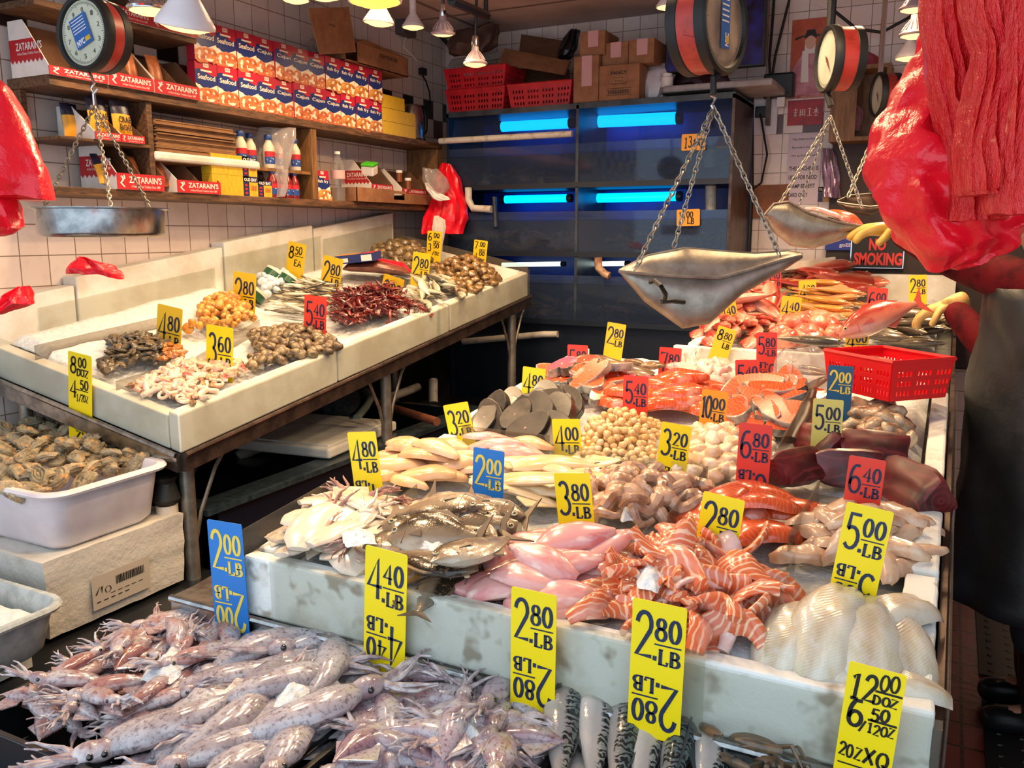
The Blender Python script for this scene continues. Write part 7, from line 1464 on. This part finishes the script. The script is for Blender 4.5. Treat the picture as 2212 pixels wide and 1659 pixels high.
def card(kind, price, tl, tr, bl, y, label, rev=False, hand=None, asp=2.66, hrev=None, unit='LB'):
    if not isinstance(y, (int, float)): y = y.y
    a, b_, c = at_y(*tl, y), at_y(*tr, y), at_y(*bl, y); W_ = b_ - a; wl = W_.length; X_ = W_ / wl; dn = (c - a); dn = (dn - X_ * dn.dot(X_)).normalized() * .9 + dn.normalized() * .1; Nn = X_.cross(-dn).normalized(); H_ = asp * wl
    t = thing('price_card', label, 'price card', a + X_ * wl / 2 + dn * H_); o0 = t.location
    P = lambda x, yy, e=0: a + X_ * (x * wl) + dn * (-yy * wl) + Nn * e - o0
    r = .05; A = asp; out = []
    for cx, cy, a0 in ((1 - r, -r, 90), (r, -r, 180), (r, -A + r, 270), (1 - r, -A + r, 360)):
        for k in (0, 45, 90): q = radians(a0 - 90 + k) if False else radians(a0 - 90 + k); out.append((cx + r * cos(q), cy + r * sin(q)))
    b = MB(); b.prism([P(x, yy, -.0006) for x, yy in out], Nn * .0012); m0, m1 = CARD[kind]; b.build('card_plate', m0, t, smooth=False)
    e = .0012
    def lay(b, tr_):
        f = lambda x, yy: P(*tr_(x, yy), e)
        def g(ch, x, yy, w_, h, pn, px_):
            for pl in GL[ch]: b.ribbon(pl, pn, px_, lambda gx, gy: f(x + gx / .56 * w_, yy + gy * h))
        d, cts = price.split('.')
        if len(d) == 1: g(d, .07, -1.1, .35, .9, .085, .13)
        else: g(d[0], .03, -1.08, .2, .85, .1, .2); g(d[1], .19, -1.08, .25, .85, .1, .2)
        g(cts[0], .45, -.72, .21, .44, .09, .2); g(cts[1], .7, -.72, .22, .44, .09, .2)
        b.ribbon([(.44, -.8), (.94, -.8)], .03, .03, f); b.ribbon([(.455, -1.12), (.46, -1.03)], .05, .075, f)
        g(unit[0], .52, -1.18, .19, .3, .1, .2); g(unit[1], .73, -1.18, .2, .3, .1, .2)
    if hand is None:
        b = MB(); lay(b, lambda x, yy: (x, yy)); b.build('price_text', m1, t, smooth=False)
        if rev: b = MB(); lay(b, lambda x, yy: (1 - x, -asp - yy)); b.build('upside_down_text', m1, t, smooth=False)
    else:
        q = random.Random(label)
        def write(items):
            b = MB()
            for s_, x, yy, w_, h in items:
                n = len(s_)
                for k, ch in enumerate(s_):
                    if ch == ' ': continue
                    jx, jy, sk = q.uniform(-.01, .01), q.uniform(-.02, .02), q.uniform(.05, .18)
                    for pl in GL.get(ch, GL['-']): b.ribbon(pl, .12 if h > .3 else .15, .16 if h > .3 else .2, lambda gx, gy: P(x + k * w_ / n + jx + (gx / .6) * w_ / n + sk * gy * h * .3, yy + jy + gy * h, e))
            return b
        write(hand).build('price_text', m_mark, t, smooth=False)
        if hrev: write(hrev).build('lower_text', m_mark, t, smooth=False)
    return t
card('b', '2.00', (447, 1121), (522, 1133), (450, 1300), FY - .02, 'blue price card 2.00 at the left corner of the foam front', rev=True)
card('y', '4.40', (790, 1176), (881, 1200), (784, 1390), FY - .022, 'yellow price card 4.40 in front of the silver butterfish', rev=True)
card('y', '2.80', (1105, 1266), (1203, 1287), (1099, 1440), FY - .03, 'yellow price card 2.80 in front of the pink fillets', rev=True)
card('y', '2.80', (1368, 1290), (1485, 1315), (1346, 1520), FY - .035, 'yellow price card 2.80 in front of the salmon trimmings', rev=True)
card('y', '', (1835, 1427), (1960, 1460), (1790, 1659), FY - .04, 'yellow handwritten price card 12.00 at the front right corner', hand=[('12', .05, -.72, .5, .55), ('00', .56, -.42, .36, .34), ('-', .5, -.62, .5, .3), ('DOZ', .5, -.72, .44, .2), ('6', .1, -1.28, .3, .58), ('50', .5, -1.05, .34, .26), ('-', .46, -1.22, .54, .3), ('/12OZ', .34, -1.34, .62, .22)], hrev=[('20Z', .05, -1.95, .4, .28), ('XQ', .48, -2.0, .45, .36), ('-', .05, -2.2, .9, .2)], asp=2.7)
card('y', '5.00', (1830, 1083), (1932, 1107), (1782, 1270), 1.5, 'yellow price card 5.00 standing behind the white fillet slabs', rev=True)
card('y', '2.80', (1520, 1060), (1610, 1082), (1504, 1180), 1.56, 'yellow price card 2.80 in front of the deep orange salmon fillets')
card('y', '3.80', (1196, 1022), (1274, 1022), (1196, 1150), 1.6, 'yellow price card 3.80 standing behind the pink fillets', rev=True)
card('b', '2.00', (1023, 965), (1090, 976), (1014, 1080), 1.68, 'blue price card 2.00 behind the silver butterfish')
card('y', '4.80', (750, 934), (811, 932), (757, 1070), 1.63, 'yellow price card 4.80 behind the cleaned white squid', rev=True, asp=2.6)
card('r', '6.80', (1598, 912), (1670, 920), (1578, 1030), 1.97, 'red price card 6.80 beside the large scallops', rev=True)
card('r', '6.40', (1835, 983), (1915, 996), (1820, 1075), 1.85, 'red price card 6.40 in front of the tuna', rev=True)
card('y', '3.20', (1430, 910), (1495, 922), (1398, 1030), 2.03, 'yellow price card 3.20 between the small and large scallops', rev=True)
card('y', '4.00', (1192, 905), (1252, 905), (1188, 1000), 2.06, 'yellow price card 4.00 at the left of the bay scallops')
card('y', '3.20', (957, 876), (1010, 867), (968, 960), 2.1, 'yellow price card 3.20 at the left rim before the dark steaks')
card('p', '5.00', (1757, 860), (1823, 865), (1748, 945), 2.2, 'pale yellow price card 5.00 behind the tuna')
card('o', '10.00', (1517, 840), (1574, 848), (1504, 935), 2.33, 'orange price card 10.00 among the salmon steaks')
card('r', '5.40', (1347, 810), (1401, 814), (1340, 910), 2.36, 'red price card 5.40 behind the bay scallops', rev=True)
card('y', '4.80', (1130, 791), (1179, 798), (1122, 855), 2.5, 'yellow price card 4.80 behind the dark fish steaks')
card('d', '2.00', (1790, 788), (1845, 792), (1782, 860), 2.5, 'dark blue price card 2.00 in front of the red basket')
card('r', '5.40', (1588, 777), (1640, 777), (1585, 820), 2.75, 'red price card 5.40 among the rear salmon, left of the clear bag')
card('r', '5.80', (1634, 718), (1679, 718), (1630, 790), 3.0, 'red price card 5.80 behind the clear bag of fish', rev=True)
card('r', '7.80', (1425, 749), (1473, 753), (1420, 805), 2.95, 'red price card 7.80 behind the shiny salmon sides')
card('r', '5.80', (1226, 744), (1270, 746), (1222, 795), 2.95, 'red price card 5.80 behind the salmon steaks at the left rim')
card('a', '2.80', (1313, 695), (1353, 702), (1300, 755), 3.18, 'amber price card 2.80 behind the flat shellfish')
card('a', '', (1553, 702), (1592, 715), (1529, 775), 3.24, 'amber handwritten price card 8.80 in front of the snappers', hand=[('8', .1, -.75, .3, .6), ('80', .45, -.6, .42, .36), ('-', .45, -.8, .5, .2), ('LB', .5, -1.1, .4, .28)])
card('a', '4.40', (1690, 638), (1733, 643), (1681, 705), 3.75, 'amber price card 4.40 standing among the far snappers')
card('a', '4.40', (1549, 658), (1588, 648), (1536, 705), 3.7, 'amber price card 4.40 below the big scoop')
card('a', '4.80', (1725, 607), (1763, 605), (1725, 640), 4.1, 'amber price card 4.80 in the rearmost fish heap')
card('a', '4.00', (1828, 705), (1879, 707), (1822, 750), 3.3, 'amber price card 4.00 right behind the red basket, under the snapper')
card('r', '6.00', (1876, 621), (1919, 623), (1873, 650), 4.0, 'red price card 6.00 behind the held snapper')
card('a', '2.80', (1963, 595), (2002, 593), (1962, 632), 4.3, 'amber price card 2.80 at the far end above the beige glove')
card('r', '4.40', (1653, 580), (1687, 578), (1653, 625), 4.5, 'red price card partly hidden behind the big scoop', rev=True)
card('r', '5.30', (1772, 571), (1806, 570), (1770, 590), 4.75, 'red price card 5.30 under the blue benefits sign')
# shellfish table
card('y', '', (147, 757), (198, 770), (146, 880), LY0 - .012, 'yellow handwritten price card 8.00 on the near end of the shellfish table', hand=[('8', .08, -.62, .28, .5), ('00', .42, -.4, .36, .28), ('-', .4, -.56, .5, .2), ('DOZ', .36, -.68, .5, .22), ('4', .08, -1.35, .3, .55), ('50', .5, -1.05, .36, .28), ('-', .3, -1.2, .6, .2), ('1/2DZ', .35, -1.42, .5, .22)], hrev=[('-XZ-', .1, -2.3, .7, .3), ('ZX', .3, -2.6, .5, .3)], asp=2.75)
card('a', '4.80', (341, 655), (395, 668), (320, 720), L(350, 725), 'amber price card 4.80 behind the half shell mussels', asp=1.7)
card('y', '3.60', (446, 700), (504, 709), (437, 765), L(465, 790), 'yellow price card 3.60 behind the mixed seafood', asp=1.7)
card('a', '2.80', (505, 585), (554, 593), (493, 655), L(520, 665), 'amber price card 2.80 behind the golden roe', asp=1.9)
card('r', '5.40', (658, 636), (706, 642), (646, 715), L(670, 725), 'red price card 5.40 standing before the crawfish', asp=1.9)
card('a', '2.80', (700, 550), (742, 561), (684, 610), L(710, 618), 'amber price card 2.80 between slender fish and frozen bag', asp=1.9)
card('a', '', (624, 520), (662, 529), (607, 590), L(630, 598), 'amber handwritten price card 8.50 behind the green tins', hand=[('8', .08, -.75, .3, .55), ('50', .42, -.52, .42, .35), ('-', .4, -.68, .55, .2), ('EA', .42, -1.05, .42, .3)], asp=2)
card('a', '3.80', (830, 590), (874, 605), (818, 632), L(850, 640), 'amber price card 3.80 behind the crawfish', asp=1.8)
card('a', '2.80', (893, 543), (931, 549), (880, 605), L(900, 612), 'amber price card 2.80 before the tan clams', asp=2)
card('a', '', (924, 498), (955, 501), (920, 545), L(935, 565), 'amber handwritten price card 6.00 at the far end, with the receipts', hand=[('6', .08, -.55, .25, .45), ('00', .45, -.35, .4, .25), ('-', .4, -.48, .5, .2), ('DOZ', .45, -.75, .45, .2), ('3', .08, -1.2, .25, .45), ('50', .45, -1.0, .4, .25), ('/DZ', .4, -1.4, .5, .22)], asp=2.2)
card('a', '', (1025, 517), (1054, 521), (1017, 570), L(1030, 580), 'amber handwritten price card 7.00 standing in the tan clams', hand=[('7', .08, -.6, .25, .5), ('00', .45, -.35, .4, .25), ('-', .4, -.48, .5, .2), ('DOZ', .45, -.75, .45, .2), ('4', .08, -1.3, .25, .5), ('00', .45, -1.0, .4, .25), ('/DZ', .4, -1.4, .5, .22)], asp=2.2)
# the two tags on the tanks
card('o', '', (1473, 290), (1525, 288), (1474, 322), TY0 - .01, 'orange handwritten tag on the glass of the top tank tier', hand=[('13', .1, -.55, .35, .45), ('80', .5, -.5, .4, .3)], asp=.66)
card('o', '', (1462, 453), (1512, 451), (1463, 488), TY0 - .01, 'orange handwritten tag on the glass of the second tank tier', hand=[('15', .08, -.5, .3, .4), ('00', .42, -.35, .3, .25), ('LB', .45, -.62, .3, .25)], asp=.7)
# ================================================================ the person in the black apron
def skin_obj(name, nodes, edges, m, parent=None, sub=2, loc=(0, 0, 0), root=0):
    me = bpy.data.meshes.new(name); me.from_pydata([V(p) - V(loc) for p, r in nodes], edges, []); me.materials.append(m); o = put(name, me, parent)
    if not parent: o.location = loc
    md = o.modifiers.new('skin', 'SKIN'); md.use_smooth_shade = True
    sv_ = me.skin_vertices[0].data
    for i, (p, r) in enumerate(nodes): sv_[i].radius = (r, r) if isinstance(r, (int, float)) else r; sv_[i].use_root = i == root
    s_ = o.modifiers.new('sub', 'SUBSURF'); s_.levels = sub; s_.render_levels = sub; return o
def bake(o):
    dg = bpy.context.evaluated_depsgraph_get(); me = bpy.data.meshes.new_from_object(o.evaluated_get(dg)); old = o.data; o.modifiers.clear(); o.data = me; me.name = old.name
    me.polygons.foreach_set('use_smooth', [True] * len(me.polygons)); return o
def chainn(nodes, edges, pts, start=None):
    prev = start
    for p, r in pts:
        nodes.append((V(p), r)); i = len(nodes) - 1
        if prev is not None: edges.append((prev, i))
        prev = i
    return prev
m_skin = M('skin', '#b98468', .5, sss=.1); m_jack = M('maroon_sleeve', '#5c1018', .8, c2='#3a0a10', sc_=14, bump=.4, bsc=30); m_apr = M('black_apron', '#1d1e20', .5, c2='#2a2c2f', sc_=5, bump=.35, bsc=9, bd=.02); m_jack.node_tree.nodes['Principled BSDF'].inputs['Specular IOR Level'].default_value = .08; m_hair = M('hair', '#14100e', .6, bump=.6); m_glv = M('yellow_glove', '#d8b04a', .4, c2='#c2953a', sc_=14, bump=.2); m_glb = M('beige_glove', '#d2a763', .55, c2='#b98f50', sc_=14, bump=.3); m_trou = M('dark_trousers', '#1a1a1f', .7); m_boot = M('rubber_boot', '#121314', .3)
gy = at_d(1862, 474, 2.64); gb = at_d(1985, 655, 3.12)          # where the two gloves are
cx_, cy_ = .34, 3.08; t = thing('person', 'person in a black apron and maroon sleeves reaching over the fish stand with gloved hands', 'person', (cx_, cy_, 0)); c = t.location
face = V((-1, -.05, 0)).normalized()
sh1, sh2 = V((cx_ - .06, cy_ - .2, 1.42)), V((cx_ - .06, cy_ + .2, 1.42))
w1 = gy + V((.1, .02, -.03)); e1 = at_d(2062, 560, 2.8); w2 = gb + V((.1, -.04, -.0)); e2 = V((.2, 3.2, 1.16))
nodes, edges = [], []
pel = chainn(nodes, edges, [((cx_, cy_, .92), .14)])
ab = chainn(nodes, edges, [((cx_ - .01, cy_, 1.08), .135), ((cx_ - .03, cy_, 1.26), .155), ((cx_ - .05, cy_, 1.4), .13)], pel)
nk = chainn(nodes, edges, [((cx_ - .07, cy_, 1.5), .055), ((cx_ - .09, cy_, 1.56), .055), ((cx_ - .105, cy_, 1.62), .078), ((cx_ - .11, cy_, 1.7), .085), ((cx_ - .09, cy_, 1.76), .065)], ab)
for s_, e_, w_ in ((sh1, e1, w1), (sh2, e2, w2)): chainn(nodes, edges, [(s_, .06), ((s_ + e_) / 2, .05), (e_, .042), ((e_ + w_) / 2, .036), (w_, .027)], ab)
for dy in (-.1, .1): chainn(nodes, edges, [((cx_, cy_ + dy, .86), .095), ((cx_ - .03, cy_ + dy, .5), .06), ((cx_, cy_ + dy, .3), .052), ((cx_ + .02, cy_ + dy, .1), .042), ((cx_ - .1, cy_ + dy, .05), .035)], pel)
body = bake(skin_obj('body', [(p - c, r) for p, r in nodes], edges, m_skin, t))
hd = V((cx_ - .115, cy_, 1.7)) - c
b = MB(); b.ball(hd + V((-.075, 0, -.02)), (.03, .014, .022), 0, 10, 7)
for s_ in (-1, 1): b.ball(hd + V((.005, s_ * .083, -.01)), (.02, .012, .032), 0, 8, 6)
b.ball(hd + V((-.07, 0, -.068)), (.018, .026, .008), 1, 10, 6); b.build('nose_and_ears', [m_skin, M('lips', '#8f4f47', .4)], t)
b = MB()
for s_ in (-1, 1): b.ball(hd + V((-.074, s_ * .032, .012)), (.012, .015, .009), 1, 10, 7); b.ball(hd + V((-.083, s_ * .032, .012)), (.005, .007, .007), 0, 8, 6)
b.build('eye', [m_eye, m_paper], t)
b = MB(); b.ball(hd + V((.02, 0, .035)), (.1, .095, .085), 0, 18, 12); o = b.build('hair', m_hair, t); rough(o.data, .006, 30)
nodes, edges = [], []
r0 = chainn(nodes, edges, [((cx_, cy_, .95), (.2, .16)), ((cx_ - .01, cy_, 1.1), (.2, .155)), ((cx_ - .03, cy_, 1.28), (.21, .17)), ((cx_ - .05, cy_, 1.42), (.17, .14)), ((cx_ - .065, cy_, 1.49), .075)])
for s_, e_, w_ in ((sh1, e1, w1), (sh2, e2, w2)): chainn(nodes, edges, [(s_, .085), ((s_ + e_) / 2, .075), (e_, .068), ((e_ + w_) / 2, .058), (w_, .045)], 3)
bake(skin_obj('jacket', [(p - c, r) for p, r in nodes], edges, m_jack, t))
nodes, edges = [], []; p0 = chainn(nodes, edges, [((cx_, cy_, .95), .16)])
for dy in (-.1, .1): chainn(nodes, edges, [((cx_, cy_ + dy, .82), .115), ((cx_ - .03, cy_ + dy, .5), .082), ((cx_, cy_ + dy, .28), .075)], p0)
bake(skin_obj('trousers', [(p - c, r) for p, r in nodes], edges, m_trou, t))
for dy in (-.1, .1):
    nodes, edges = [], []; chainn(nodes, edges, [((cx_, cy_ + dy, .42), .078), ((cx_ + .01, cy_ + dy, .2), .062), ((cx_ + .02, cy_ + dy, .07), .06), ((cx_ - .08, cy_ + dy, .055), .05), ((cx_ - .15, cy_ + dy, .045), .04)]); bake(skin_obj('boot', [(p - c, r) for p, r in nodes], edges, m_boot, t))
# apron: a hanging sheet wrapped round the front and sides
b = MB(); rings = []; n = 40
for i in range(26):
    f = i / 25; z = 1.44 - f * (1.44 - .47); wd = (.16 + .12 * min(1, f * 2.2)) ; sp = radians(70 + 70 * min(1, f * 2.4)); rg = []
    for j in range(n):
        a = pi - sp + 2 * sp * j / (n - 1); r = .215 + .055 * f; fold = .014 * sin(j * .9 + 2 * nz(f * 2, j * .15)) * f + .03 * nz(f * 3.5, j * .12, 2) + .012 * nz(f * 9, j * .3, 5)
        rg.append((cx_ - .02 + (r + fold) * cos(a) * 1.0 - c.x, cy_ + (r * 1.2 + fold) * sin(a) - c.y, z + .01 * nz(j * .2, 1)))
    rings.append(rg)
b.loft(rings, 0, False, False); o = b.build('apron', m_apr, t, ang=3); sm2 = o.modifiers.new('s', 'SOLIDIFY'); sm2.thickness = .004
b = MB()
for s_ in (-1, 1): b.tube([V((cx_ - .2, cy_ + s_ * .13, 1.43)) - c, V((cx_ - .1, cy_ + s_ * .1, 1.53)) - c, V((cx_ + .03, cy_ + s_ * .05, 1.55)) - c], .01, 6)
b.build('apron_strap', m_apr, t)
def glove(wr, dirv, palm_n, m, curl, name='glove', L_=.19):
    """five finger glove: palm, unequal bent fingers, thumb leaving the side of the palm, flared cuff"""
    d = V(dirv).normalized(); nrm = (V(palm_n) - d * V(palm_n).dot(d)).normalized(); s_ = d.cross(nrm); nodes, edges = [], []
    w0 = chainn(nodes, edges, [(wr - d * .07, .042), (wr - d * .02, .036), (wr, (.036, .026)), (wr + d * .05, (.052, .024))])
    for k, (off, ln) in enumerate(((-.034, .062), (-.012, .078), (.011, .08), (.033, .072))):
        p = wr + d * .082 + s_ * off * 1.1; pts = [(p, .0155)]; a = 0
        for q in range(3): a += curl[k] * (.6, 1, .8)[q]; p = p + (d * cos(a) + nrm * sin(a) + s_ * off * .8) .normalized() * ln / 3 * .9; pts.append((p, .0145 - .0012 * q))
        chainn(nodes, edges, pts, w0)
    p = wr + d * .03 + s_ * .042; chainn(nodes, edges, [(p, .014), (p + (d * .5 + s_ * .6 + nrm * .5).normalized() * .032, .013), (p + (d * .9 + s_ * .55 + nrm * .9).normalized() * .062, .011)], w0 - 1)
    return bake(skin_obj(name, [(q - c, r) for q, r in nodes], edges, m, t))
glove(w1, gy + V((-.03, -.02, -.03)) - w1, (-.1, .1, -1), m_glv, (.5, .35, .3, .45), 'yellow_glove')
glove(w2, gb + V((-.05, -.02, -.06)) - w2, (-.35, .2, -1), m_glb, (.6, .5, .45, .6), 'beige_glove')
# the snapper held by the beige glove, pinkish fillets in the middle scoop
p = at_d(1900, 690, 3.05); inst('red_snapper', snp[2], 'big red snapper held in the beige glove above the grey fish', 'fish', None, Matrix.Translation(p) @ Matrix.Rotation(.38, 4, 'Z') @ Matrix.Rotation(-.42, 4, 'Y') @ Matrix.Rotation(1.1, 4, 'X') @ Matrix.Scale(1.25, 4))
for k, (u, v, yw, s_, lab) in enumerate(((1790, 462, .3, .75, 'pink fish piece lying in the middle scale scoop, the left one'), (1825, 470, -.4, .7, 'orange pink fish piece lying in the middle scale scoop by the glove'))):
    inst('fish_piece', pf_[k] if k == 0 else ps[1], lab, 'fish', None, Matrix.Translation(at_d(u, v, d7 + .02)) @ Matrix.Rotation(yw, 4, 'Z') @ Matrix.Rotation(.35, 4, 'Y') @ Matrix.Scale(s_, 4))
